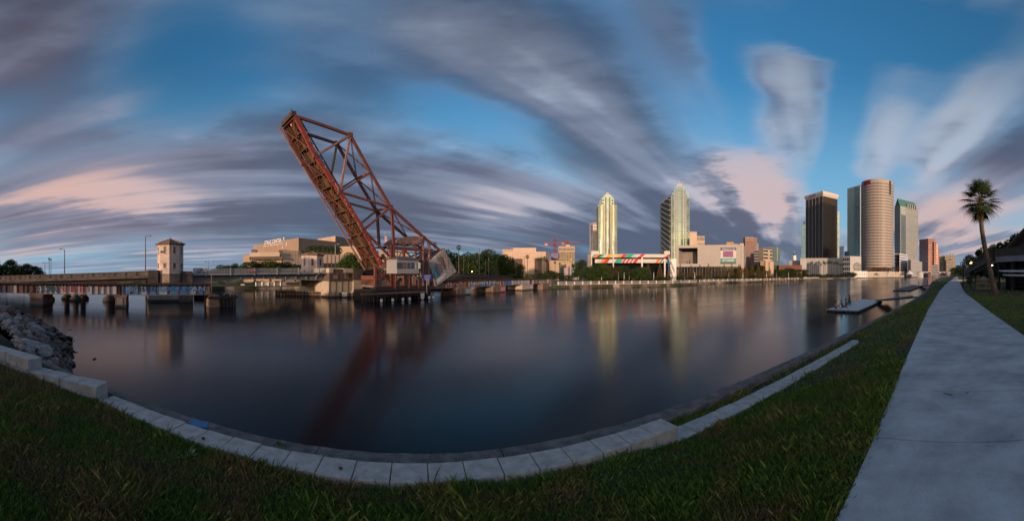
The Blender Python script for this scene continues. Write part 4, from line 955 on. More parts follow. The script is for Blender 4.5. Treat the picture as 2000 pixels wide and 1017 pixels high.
def railing(x0, x1, n, h=.85, mt=RAILW, th=rail):
    pp = shore_pts(x0, x1, n+1)
    for i in range(len(pp)-1):
        a, b_ = pp[i], pp[i+1]; o_ = Vector((a.x, a.y, 0)).normalized()*.25; a = a+o_; b_ = b_+o_; z = LANDZ+.08
        mb = MB(); ln = (b_-a).length
        for hh in (h, h*.12): mb.bar(a+Vector((0, 0, z+hh)), b_+Vector((0, 0, z+hh)), .07, .07)
        for k_ in range(max(3, int(ln/.22))): q = a.lerp(b_, k_/max(3, int(ln/.22))); mb.bar(q+Vector((0, 0, z)), q+Vector((0, 0, z+h)), .05, .03)
        mb.build('railing_panel', mt, th)
        mb = MB(); mb.box(a.x-.13, a.x+.13, a.y-.13, a.y+.13, z-.05, z+h+.12); mb.build('railing_post', WHITE, th)
railing(1090, 1362, 17); railing(1366, 1568, 22); railing(1569, 1600, 5); railing(500, 560, 5)
pil = shore_pts(1490, 1567, 14)
for i, q in enumerate(pil): o_ = -Vector((q.x, q.y, 0)).normalized()*.4; MB().bar(q+o_+Vector((0, 0, WATER-1)), q+o_+Vector((0, 0, LANDZ+.9)), .35, .35).build('boardwalk_pile', TIMBER, quay)
for i, q in enumerate(shore_pts(1100, 1480, 26)):
    pass

# ============================================================ buildings
def bld(name, label, roof, rc, ic, y_base_z=LANDZ, depth=20, cat='building', mt=None, part='wall', group=None):
    """front footprint from roofline columns/rows; the roof is level. rc = distance of corner ic"""
    rc = rc*globals().get('KS', 1.0); Z = EYE+(YH-roof[ic][1])/F*rc; fr = []
    for (x, y) in roof: r_ = (Z-EYE)*F/(YH-y); a = az_(x); fr.append(Vector((r_*math.sin(a), r_*math.cos(a), 0)))
    c = sum(fr, Vector())/len(fr); d = c.normalized()*depth
    th = thing(name, label, cat, (c.x, c.y, y_base_z), 0, group)
    MB().prism([(p.x, p.y) for p in fr]+[((fr[-1]+d).x, (fr[-1]+d).y), ((fr[0]+d).x, (fr[0]+d).y)], y_base_z, Z).build(part, mt, th)
    return th, fr, Z
def out_n(p, q):
    """unit normal of wall p->q towards the camera"""
    e = (q-p); n_ = Vector((e.y, -e.x, 0)).normalized()
    return n_ if n_.dot(p+q) < 0 else -n_
def wall_boxes(th, name, mt, p, q, rects, d0=-.05, d1=.08, kind='stuff'):
    """rects in (u0,u1,z0,z1), u = fraction along p->q; thin boxes set d0..d1 out of the wall"""
    n_ = out_n(p, q); mb = MB()
    for (u0, u1, z0, z1) in rects:
        a = p.lerp(q, u0); b_ = p.lerp(q, u1)
        mb.prism([((a+n_*d0).x, (a+n_*d0).y), ((b_+n_*d0).x, (b_+n_*d0).y), ((b_+n_*d1).x, (b_+n_*d1).y), ((a+n_*d1).x, (a+n_*d1).y)], z0, z1)
    return mb.build(name, mt, th, kind=kind)
def grid(nc, nr, z0, z1, fw=.6, fh=.55, u0=0, u1=1):
    return [(u0+(u1-u0)*(i+.5-fw/2)/nc, u0+(u1-u0)*(i+.5+fw/2)/nc, z0+(z1-z0)*(j+.5-fh/2)/nr, z0+(z1-z0)*(j+.5+fh/2)/nr) for i in range(nc) for j in range(nr)]
def bands(nr, z0, z1, fh=.3, u0=0, u1=1): return [(u0, u1, z0+(z1-z0)*(j+.5-fh/2)/nr, z0+(z1-z0)*(j+.5+fh/2)/nr) for j in range(nr)]
def mull(nc, z0, z1, fw=.1, u0=0, u1=1): return [(u0+(u1-u0)*(i/nc)-fw/nc/2, u0+(u1-u0)*(i/nc)+fw/nc/2, z0, z1) for i in range(nc+1)]
def zy(y, r_): return EYE+(YH-y)/F*r_
def glass(name, col, rough=.1, metal=.85, scale=.15, var=.25): return mat(name, col, rough, var, scale, 0, metal=metal, detail=2, spec=.8)
SAND = mat('sandy_panels', (.44, .31, .215), .85, .12, .25, .05); SANDD = mat('brown_panels', (.29, .205, .15), .85, .12, .25, .05); SANDP = mat('pale_sand_panels', (.52, .39, .29), .85, .1, .25, .05)
# theatre
R0 = 150
th, fr, Z = bld('theatre', 'large blocky tan theatre with stepped roofs and white rooftop lettering behind the grey leaf', [(500, 478), (583, 464.3), (655, 472)], R0, 1, depth=35, mt=SANDD, cat='theatre')
zt = zy(489, R0)
n0 = out_n(fr[0], fr[1]); n1 = out_n(fr[1], fr[2])
wall_boxes(th, 'panel_seam', SAND, fr[0], fr[1], mull(9, 3, Z-.3, .03), -.02, .03); wall_boxes(th, 'panel_seam', SAND, fr[1], fr[2], mull(8, 3, Z-.3, .03), -.02, .03)
def blk(x0, x1, ytop, r0, r1, depth, mt, nm, zb=LANDZ, par=None, yb=None):
    a = B(x0, r0, 0); b_ = B(x1, r1, 0); d = ((a+b_)/2).normalized()*depth; z1 = zy(ytop, (r0+r1)/2); zb = zy(yb, (r0+r1)/2) if yb else zb
    return MB().prism([(p.x, p.y) for p in (a, b_, b_+d, a+d)], zb, z1).build(nm, mt, par), a, b_, z1
blk(475.5, 550, 497.5, 140, 136, 30, SAND, 'lower_wing', par=th); o, a, b_, z1 = blk(487, 546, 492.5, 137, 134, 3, SANDP, 'balcony_band', par=th, yb=501)
o, a, b_, z1 = blk(487, 549, 501.5, 136.5, 134.2, 2, mat('dark_recess', (.03, .025, .022), .6, .2, 1), 'window_band', par=th, yb=507)
wall_boxes(th, 'window_mullion', SANDP, a, b_, mull(16, zy(507, 135), z1, .15), 0, .12)
blk(552, 588, 489, 136, 139, 20, SANDP, 'pale_wing', par=th); blk(588, 700, 497, 139, 148, 20, SANDP, 'pale_wing', par=th)
blk(491, 500, 487, 146, 147, 8, SANDP, 'stair_tower', par=th); blk(494.5, 503, 479, 149, 149, 8, SANDP, 'stair_tower', par=th)
blk(620, 655, 463.5, 185, 170, 8, SAND, 'fly_tower', par=th); blk(655, 688, 464, 170, 185, 20, SANDD, 'fly_tower', par=th)
blk(664, 720, 480.5, 150, 146, 20, SAND, 'rear_wing', par=th); blk(720, 800, 490, 150, 156, 20, SANDP, 'rear_wing', par=th)
blk(700, 712, 478, 148, 147, 10, SANDD, 'rear_wing', par=th)
a = B(630, 139, 0); b_ = B(663, 140.5, 0); wall_boxes(th, 'dark_opening', MATS['dark_recess'], a, b_, [(0, 1, zy(523, 140), zy(514, 140))], -.1, .3, None)
wall_boxes(th, 'panel_seam', SANDD, B(552, 136, 0), B(588, 139, 0), mull(6, 0, zy(489.5, 137), .05)+bands(3, 0, zy(489.5, 137), .03), 0, .05)
wall_boxes(th, 'panel_seam', SANDD, B(588, 139, 0), B(700, 148, 0), mull(14, 0, zy(497.5, 143), .05), 0, .05)
LETW = mat('sign_white', (.85, .80, .74), .5, .05)
e01 = (fr[1]-fr[0]); 
def on_seg(x, p, q):
    a = az_(x); d = Vector((math.sin(a), math.cos(a))); e = (q-p); det = d.x*(-e.y)+e.x*d.y; r = (p.x*(-e.y)+e.x*p.y)/det; return Vector((d.x*r, d.y*r, 0)), r
def fit_text(s, xa, xb, ya, yb, p, q, mt, th, nm='sign_lettering', off=.12, ext=.06):
    a, ra = on_seg(xa, p, q); b_, rb = on_seg(xb, p, q); zb_ = EYE+(YH-yb)/F*ra; h = (yb-ya)/F*ra
    M = wallM(a+Vector((0, 0, zb_)), b_-a, off); o = text(s, h/.72, mt, M, th, nm, ext)
    Mi = M.inverted() @ pmat(th); xx_ = [(Mi @ v.co).x for v in o.data.vertices]; w = max(xx_)-min(xx_)
    kx = (b_-a).length/max(w, .01); o.data.transform(Mi.inverted() @ Matrix.Diagonal((kx, 1, 1, 1)) @ Mi); return o
fit_text('STRAZ CENTER', 517, 550, 470.5, 478, fr[0], fr[1], LETW, th)
fit_text('FOR THE PERFORMING ARTS', 515, 553, 480.3, 482.6, fr[0], fr[1], LETW, th)
def dancer(xc, yc, s, p, q, th):
    a, ra = on_seg(xc, p, q); z = zy(yc, ra); n_ = out_n(p, q)*.2; rt = (q-p).normalized(); mb = MB()
    for (x0, y0, x1, y1) in ((0, -.1, -.7, -.9), (0, -.1, .8, -.5), (0, 0, -.8, .5), (0, 0, .7, .9), (0, -.2, 0, .55)):
        mb.bar(a+n_+rt*x0*s+Vector((0, 0, z+y0*s)), a+n_+rt*x1*s+Vector((0, 0, z+y1*s)), .22*s, .1)
    c = a+n_+Vector((0, 0, z+.75*s)); mb.ball(c, .2*s); mb.build('dancer_emblem', LETW, th)
dancer(555, 468, 1.2, fr[0], fr[1], th); dancer(560.5, 478.5, 1.0, fr[0], fr[1], th); dancer(552.5, 484, .8, fr[0], fr[1], th)

# pale gallery building right of the trees
th, fr, Z = bld('gallery', 'pale beige blocky gallery behind the palms right of the dark oaks', [(985, 491.5), (1066, 491.3), (1073, 492.5)], 190, 1, depth=30, mt=SANDP, cat='gallery')
blk(981.5, 1002, 486.5, 200, 200, 20, SAND, 'upper_block', par=th); blk(1002, 1047, 483.8, 199, 199, 20, SANDP, 'upper_block', par=th)
o, a, b_, z1 = blk(1000, 1020, 505, 189.5, 189.5, 1, mat('brown_recess', (.10, .06, .05), .8, .3, .5), 'recess', par=th); blk(1044, 1058, 504, 189.5, 189.5, 1, MATS['brown_recess'], 'recess', par=th)
wall_boxes(th, 'panel_seam', SAND, fr[0], fr[1], bands(6, 0, Z, .02)+mull(10, 0, Z, .03), 0, .06)
blk(1073, 1092, 508.5, 185, 186, 10, SAND, 'side_wing', par=th)

# hotel under construction
CONS = mat('raw_concrete', (.28, .24, .20), .9, .3, .5, .1); HOT = mat('hotel_beige', (.48, .38, .27), .9, .2, .5, .1)
th = thing('unfinished_hotel', 'beige block under construction with open floors and yellow and green sheeting below the crane', 'building', tuple(B(1106, 230)))
blk(1091, 1122.5, 492, 230, 230, 16, HOT, 'upper_floors', par=th, yb=531); blk(1091, 1122.5, 481, 230, 230, 16, HOT, 'upper_floors', par=th, yb=492)
blk(1105, 1113, 477.5, 235, 235, 8, HOT, 'roof_house', par=th, yb=481)
a, b_ = B(1091, 229.7, 0), B(1122.5, 229.7, 0)
wall_boxes(th, 'pilaster', SANDP, a, b_, mull(12, zy(491, 230), zy(483, 230), .3), 0, .3); wall_boxes(th, 'cornice', SANDP, a, b_, [(0, 1, zy(482.5, 230), zy(481, 230))], 0, .6, None)
wall_boxes(th, 'open_bay', MATS['dark_recess'], a, b_, grid(10, 9, zy(530, 230), zy(492, 230), .72, .62), -.05, .12)
wall_boxes(th, 'window', MATS['dark_recess'], a, b_, grid(12, 1, zy(490, 230), zy(484, 230), .4, .8), 0, .1)
YEL = mat('yellow_sheet', (.62, .42, .03), .8, .2, 1); GRN = mat('green_sheet', (.10, .42, .05), .8, .2, 1); PUR = mat('purple_sheet', (.16, .12, .35), .8, .2, 1); ORG = mat('orange_net', (.62, .16, .03), .8, .2, 1)
random.seed(3)
for i in range(26):
    u = random.random()*.95; zl = random.choice((505.5, 509.5, 509.5, 513)) ; mt = random.choice((YEL, YEL, GRN, GRN, GRN, SANDP, PUR)) if zl < 512 else random.choice((YEL, ORG, SANDP))
    wall_boxes(th, 'sheeting', mt, a, b_, [(u, min(1, u+.06+.05*random.random()), zy(zl+2.6, 230), zy(zl, 230))], .1, .3, None)
blk(1076.5, 1091, 494.5, 228, 228, 14, CONS, 'open_frame', par=th, yb=531)
a, b_ = B(1076.5, 227.7, 0), B(1091, 227.7, 0); wall_boxes(th, 'open_bay', PUR, a, b_, grid(5, 9, zy(530, 228), zy(494.5, 228), .8, .6), 0, .12)
blk(1096, 1116, 511.5, 215, 215, 8, SAND, 'entrance_block', par=th); blk(1072, 1130, 523, 205, 205, 5, GREYST, 'site_hoarding', par=th)
for x_ in np.linspace(1073, 1128, 10): blk(x_, x_+3, 519+random.random()*6, 204, 204, .3, random.choice((GREYW, GBR, STIFF, GT, GP)), 'site_clutter', par=th)
# cranes
CRR = mat('crane_red', (.26, .045, .04), .6, .2, 1)
def crane(xm, ym, yb, xl, xr, yj, r_, lab):
    th = thing('tower_crane', lab, 'crane', tuple(B(xm, r_))); w = .9
    def lat(p, q, w, up, nm):
        d = (q-p); n = max(4, int(d.length/(w*1.2))); dn = d.normalized(); a = dn.cross(up).normalized()*w/2; b2 = a.cross(dn).normalized()*w/2; mb = MB()
        for s1_, s2 in ((-1, -1), (1, -1), (1, 1), (-1, 1)): mb.bar(p+a*s1_+b2*s2, q+a*s1_+b2*s2, .16, .16)
        for i in range(n):
            for s2 in (-1, 1):
                s1_ = 1 if i % 2 else -1; mb.bar(p+d*i/n+a*s1_+b2*s2, p+d*(i+1)/n-a*s1_+b2*s2, .10, .10); mb.bar(p+d*i/n+b2*s1_+a*s2, p+d*(i+1)/n-b2*s1_+a*s2, .10, .10)
        return mb.build(nm, CRR, th)
    base = P(xm, yb, r_); top = P(xm, yj, r_); lat(base, top, 1.3, Vector((0, 1, 0)), 'mast')
    rt = Vector((math.cos(az_(xm)), -math.sin(az_(xm)), 0)); L_ = (xm-xl)/F*r_; R_ = (xr-xm)/F*r_
    lat(top-rt*L_, top+rt*R_, .8, Vector((0, 0, 1)), 'jib'); ap = P(xm, ym, r_); lat(top, ap, .6, Vector((0, 1, 0)), 'apex')
    for q in (top-rt*L_*.85, top+rt*R_*.8): MB().bar(ap, q, .10, .10).build('tie_rod', CRR, th)
    q = top-rt*L_*.82; MB().box(q.x-.9, q.x+.9, q.y-.6, q.y+.6, q.z-1.7, q.z-.4).build('counterweight_block', SANDP, th)
    MB().box(top.x-.9, top.x+.9, top.y-.7, top.y+.7, top.z-1.8, top.z-.2).build('driver_cab', CRR, th)
crane(1084, 464.5, 531, 1062.5, 1108, 474.5, 236, 'red tower crane whose full mast stands left of the unfinished hotel')
crane(1108.5, 470, 500, 1097, 1131.5, 473, 262, 'red tower crane rising from behind the roof of the unfinished hotel')

# parking structure with mural bands
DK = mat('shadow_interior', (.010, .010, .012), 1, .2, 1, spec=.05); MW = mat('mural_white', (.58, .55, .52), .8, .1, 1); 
MUR = dict(t=mat('mural_teal', (.03, .36, .30), .8, .15, 1), r=mat('mural_red', (.55, .03, .03), .8, .15, 1), o=mat('mural_orange', (.68, .20, .03), .8, .15, 1), y=mat('mural_yellow', (.72, .38, .03), .8, .15, 1), d=mat('mural_dark', (.05, .05, .045), .8, .15, 1), w=MW, g=mat('mural_pale_green', (.42, .52, .42), .8, .1, 1))
RG = 128.0
gar = thing('parking_garage', 'open parking garage with two long mural bands of slanted teal, orange, red and white stripes', 'parking garage', tuple(B(1230, RG)))
A_, B_ = P(1154, 0, 121), P(1307, 0, 131); A_.z = B_.z = 0
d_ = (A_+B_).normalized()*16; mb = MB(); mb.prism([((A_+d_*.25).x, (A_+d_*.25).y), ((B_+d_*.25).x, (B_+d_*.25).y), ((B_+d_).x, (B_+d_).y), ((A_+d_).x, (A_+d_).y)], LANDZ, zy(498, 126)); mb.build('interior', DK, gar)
def band_poly(pts_px, mt, nm, off=.0, th=gar):
    fr_ = []
    n_ = out_n(A_, B_)
    for x, y in pts_px: q, r_ = on_seg(x, A_, B_); fr_.append(Vector((q.x, q.y, zy(y, r_)))+n_*off)
    n = len(fr_); bk_ = [v-n_*.25 for v in fr_]; MB().add(fr_+bk_, [tuple(range(n)), tuple(reversed(range(n, 2*n)))]+[(i, n+i, n+(i+1) % n, (i+1) % n) for i in range(n)]).build(nm, mt, th)
band_poly([(1154, 496.3), (1306.5, 496.3), (1306.5, 503), (1154, 503)], MW, 'upper_parapet'); band_poly([(1162, 506), (1306.5, 506), (1306.5, 513.4), (1162, 513.4)], MW, 'lower_parapet')
k7 = 1/4.621
def stripes(lst, ya, yb, lean):
    for (x0, x1, c_) in lst:
        xa, xb = 1080+x0*k7, 1080+x1*k7
        band_poly([(xa+lean, ya), (xb+lean, ya), (xb, yb), (xa, yb)], MUR[c_], 'mural_stripe', .04)
stripes([(343, 362, 't'), (362, 392, 'o'), (392, 414, 'd'), (414, 436, 't'), (436, 452, 'g'), (470, 512, 'y'), (520, 538, 'g'), (552, 572, 'y'), (580, 596, 'o'), (604, 640, 'r'), (640, 702, 't'), (706, 735, 'g'), (764, 800, 'r')], 496.5, 502.8, 7)
band_poly([(1296, 502.8), (1306.5, 496.6), (1306.5, 502.8)], MUR['r'], 'mural_stripe', .04)
stripes([(398, 420, 'g'), (424, 446, 'o'), (450, 490, 'r'), (552, 612, 't'), (620, 640, 'r'), (655, 675, 'r'), (690, 706, 'r'), (720, 750, 'r'), (920, 950, 'o'), (962, 972, 'd'), (976, 986, 'w'), (988, 998, 'd')], 506.2, 513.2, 5)
band_poly([(1080+1008*k7, 513.2), (1080+1045*k7, 506.3), (1080+1045*k7, 513.2)], MUR['t'], 'mural_stripe', .04)
for (x0, x1, y0, y1) in ((1154.7, 1170, 490, 496.2), (1297.3, 1308, 490, 497)):
    band_poly([(x0, y0), (x1, y0), (x1, y1), (x0, y1)], MW, 'stair_head', .1)
for x_, w_ in ((1155, 1.6), (1197.5, 2), (1253.5, 2.4), (1298, 2.6)):
    y1 = 541 if w_ > 2.5 else 522; band_poly([(x_-w_/2, 502 if x_ < 1290 else 505), (x_+w_/2, 502 if x_ < 1290 else 505), (x_+w_/2, y1), (x_-w_/2, y1)], WHITE if w_ > 2 else MW, 'column', .3)
blk(1148, 1154, 497, 130, 130, 6, SANDD, 'end_wall', par=gar)
for i in range(6): blk(1305+i*2, 1308+i*2, 500+i*5, 127, 127, 2, GREYST if i % 2 else GREYW, 'stair_flight', par=gar, yb=507+i*5)

# museum
RM_ = 150; MUS = mat('perforated_aluminium', (.40, .37, .34), .55, .08, .12, .05); MUSD = mat('museum_recess', (.24, .21, .19), .7, .25, .15, .05)
mus = thing('museum', 'long pale metal museum box with a square recess and a tall banner', 'museum', tuple(B(1380, 185)))
a, b_ = B(1321, 188, 0), B(1447, 182, 0); ztm = zy(479.5, 188); zbm = zy(521, 188); n_m = out_n(a, b_)
def mbox(u0, u1, z0, z1, d0, d1, mt, nm, th=mus, A=a, Bq=b_):
    p, q = A.lerp(Bq, u0), A.lerp(Bq, u1); n_ = out_n(A, Bq)
    return MB().prism([((p+n_*d1).x, (p+n_*d1).y), ((q+n_*d1).x, (q+n_*d1).y), ((q+n_*d0).x, (q+n_*d0).y), ((p+n_*d0).x, (p+n_*d0).y)], z0, z1).build(nm, mt, th)
ux = lambda x: (on_seg(x, a, b_)[0]-a).length/(b_-a).length
u0, u1 = ux(1325.5), ux(1362.5); zr0, zr1 = zy(515, 187), zy(484.3, 187)
mbox(0, u0, zbm, ztm, -20, 0, MUS, 'wall'); mbox(u1, 1, zbm, ztm, -20, 0, MUS, 'wall'); mbox(u0, u1, zr1, ztm, -20, 0, MUS, 'wall'); mbox(u0, u1, zbm, zr0, -20, 0, MUS, 'wall'); mbox(u0, u1, zr0, zr1, -20, -9, MUSD, 'recess_back')
mbox(u1-.012, u1, zr0, zr1, -9, -.2, DK, 'recess_side'); mbox(u0, u1, zr1-.9, zr1, -9, -.2, DK, 'recess_ceiling')
mbox(u0+(u1-u0)*.76, u0+(u1-u0)*.98, zr0, zr0+1.7, -9, -7, GREYW, 'service_box'); p_s = a.lerp(b_, u0+(u1-u0)*.52)-n_m*3
MB().cone(oct_(p_s.x, p_s.y, .45), zr0, (p_s.x, p_s.y, zr0+3.2)).build('figure_sculpture', BLACK, mus)
for i in range(5): mbox(0, 1, zbm+(ztm-zbm)*(i+1)/6, zbm+(ztm-zbm)*(i+1)/6+.04, 0, .03, MUSD, 'panel_seam') if False else None
mb = MB(); n_ = n_m
for i in range(22):
    u = u1+(1-u1)*i/22
    for j in range(8):
        p = a.lerp(b_, u+.001); q = a.lerp(b_, u+(1-u1)/22-.001); z0 = zbm+(ztm-zbm)*j/8; off = .03+.05*((i*7+j*3) % 5)/5
        mb.prism([(p.x, p.y), (q.x, q.y), ((q+n_*off).x, (q+n_*off).y), ((p+n_*off).x, (p+n_*off).y)], z0+.03, z0+(ztm-zbm)/8-.03)
mb.build('cladding_panel', MUS, mus, kind='stuff')
ub0, ub1 = ux(1407.3), ux(1438)
mbox(ub0, ub1, zy(515.5, 184), zy(484, 184), .10, .2, MW, 'banner'); mbox(ub0, ub1, zy(488.8, 184), zy(484, 184), .2, .24, GN, 'banner_header'); mbox(ub0, ub1, zy(512, 184), zy(504.8, 184), .2, .24, mat('banner_teal', (.05, .30, .30), .7, .1, 1), 'banner_strip')
mbox(ub0, ub1, zy(515.5, 184), zy(512, 184), .2, .24, GO, 'banner_footer'); mbox(ux(1412.3), ux(1432), zy(502.3, 184), zy(490.5, 184), .2, .25, mat('banner_picture', (.32, .10, .16), .7, .5, .8, dark=(.12, .09, .28)), 'banner_picture')
fit_text('AT HAND', 1411, 1434, 506, 510.5, a, b_, LETW, mus, 'banner_lettering', .28, .02); fit_text('MUSEUM OF ART', 1410, 1436, 485, 487.6, a, b_, LETW, mus, 'banner_lettering', .28, .02)
mbox(.02, .98, LANDZ, zbm, -18, -2, GLASSD, 'glass_ground_floor')
for i in range(20): mbox(.02+.96*i/20, .0245+.96*i/20, LANDZ, zbm, -1.9, -1.7, MUSD, 'column')
mbox(1.002, 1.04, zy(524, 183), zy(478, 183), -20, -1.5, MUS, 'side_wall')
blk(1309, 1321, 507, 187, 187, 8, WHITE, 'ramp_wall', par=mus)
blk(1447.5, 1452.2, 476.5, 192, 192, 5, mat('sunlit_orange', (.62, .38, .16), .8, .1, .5), 'building_behind', par=mus)  # strip of the building behind, its sunlit orange set by base colour

# ---- skyscrapers
CT = mat('tan_pier', (.42, .32, .26), .8, .1, .5); SLABM = mat('pale_slab', (.42, .42, .42), .7, .1, .5)
GA = glass('gold_green_glass', (.46, .56, .47), .06); GA2 = glass('pale_teal_glass', (.42, .58, .54), .07); GAD = glass('dark_green_glass', (.16, .22, .22), .08, .6)
MULL = mat('mullion_grey', (.22, .25, .24), .5, .1, .5); DKW = mat('window_dark', (.03, .035, .04), .42, .2, .5, spec=.5)
def ang_box(C_, yaw, w, d, z0, z1, mt, nm, th, dx_=0, dy_=0):
    M = Matrix.Translation((C_.x, C_.y, 0)) @ Matrix.Rotation(yaw, 4, 'Z'); return MB(M).box(dx_-w/2, dx_+w/2, dy_-d/2, dy_+d/2, z0, z1).build(nm, mt, th)
# tower 1: slim with curved glass front. local frame: -y faces the camera side
def slim_tower():
    r_ = 300; c = B(1186, r_, LANDZ); yaw = -az_(1186)+R(6); th = thing('glass_tower', 'slim gold and green glass apartment tower with stacked balconies on both sides', 'tower', c, yaw)
    M = th.matrix_basis.copy(); M = Matrix.Translation(c) @ Matrix.Rotation(yaw, 4, 'Z'); px = r_/F
    def Z(y): return (YH-y)*px+EYE-LANDZ
    def bx(x0, x1, y0, y1, za, zb_, mt, nm, kind=None): o = MB(M).box(x0*px, x1*px, y0*px, y1*px, Z(za), Z(zb_)); return o.build(nm, mt, th, kind=kind)
    bx(-18, 18, -6, 22, 536, 400, GAD, 'body'); bx(-14.5, 14, -7, 20, 536, 390, GAD, 'body'); bx(-11, 12, -8, 18, 536, 388, GA, 'crown'); bx(-8.5, 9, -9, 14, 388, 384.5, GA, 'crown'); bx(-5.5, 6, -9.5, 10, 384.5, 382, GA, 'crown'); bx(-3, 2.8, -4, 4, 386, 377, SLABM, 'plant_room')
    cyl = MB(M); n = 12; vs = []
    pts = [(5.4*math.sin(t), -7-4.2*math.cos(t)) for t in np.linspace(-PI/2, PI/2, n)]
    cyl.prism([(x*px, y*px) for x, y in pts], Z(536), Z(387)); cyl.build('curved_glass_bay', GA, th)
    for x0, x1 in ((-9.6, -6.2), (6.2, 9.6)): bx(x0, x1, -9.4, -6, 536, 402, CT, 'pier')
    for x0, x1 in ((-13.2, -9.8), (9.8, 13)): bx(x0, x1, -8.6, -6, 536, 402, GA, 'glass_strip')
    mb = MB(M); mc = MB(M); nf = 34
    for j in range(nf):
        z = Z(536)+(Z(388)-Z(536))*j/nf; h = .18
        if j < nf-3:
            mb.box(-19.4*px, -13.4*px, -7.4*px, 20*px, z, z+.25); mb.box(13.4*px, 19*px, -7.4*px, 20*px, z, z+.25)
            mb.box(-19.4*px, -19.1*px, -7.4*px, 20*px, z, z+1.1); mb.box(18.7*px, 19*px, -7.4*px, 20*px, z, z+1.1)
        if j > 0:
            for k_ in range(n-1):
                p, q = pts[k_], pts[k_+1]; mc.bar((p[0]*1.01*px, p[1]*1.004*px, z), (q[0]*1.01*px, q[1]*1.004*px, z), .22, .18)
        mc.box(-13.2*px, -9.8*px, -8.75*px, -8.5*px, z, z+.2); mc.box(9.8*px, 13*px, -8.75*px, -8.5*px, z, z+.2)
    for k_ in range(0, n, 2): mc.bar((pts[k_][0]*1.01*px, pts[k_][1]*1.01*px, Z(536)), (pts[k_][0]*1.01*px, pts[k_][1]*1.01*px, Z(388)), .16, .16)
    mb.build('balcony_slab', SLABM, th, kind='stuff'); mc.build('mullion_grid', MULL, th, kind='stuff')
    for x0 in (-10.5, 7.5):
        for yy in (391, 397): bx(x0, x0+3.2, -8.4, -8.0, yy+3.4, yy, DKW, 'crown_window')
slim_tower()
th, fr, Z = bld('office_block', 'small concrete and glass tower just left of the slim gold glass tower', [(1151.5, 436), (1158, 434.5), (1167, 435)], 330, 1, depth=16, mt=CT, cat='tower')
wall_boxes(th, 'glass_panel', GAD, fr[1], fr[2], grid(6, 22, 6, Z-8, .85, .8), 0, .1); wall_boxes(th, 'glass_panel', GA, fr[0], fr[1], [(.35, .95, 4, Z-2)], 0, .1, None); wall_boxes(th, 'crown_window', WHITE, fr[1], fr[2], grid(3, 2, Z-7, Z-1.5, .8, .6), 0, .2)
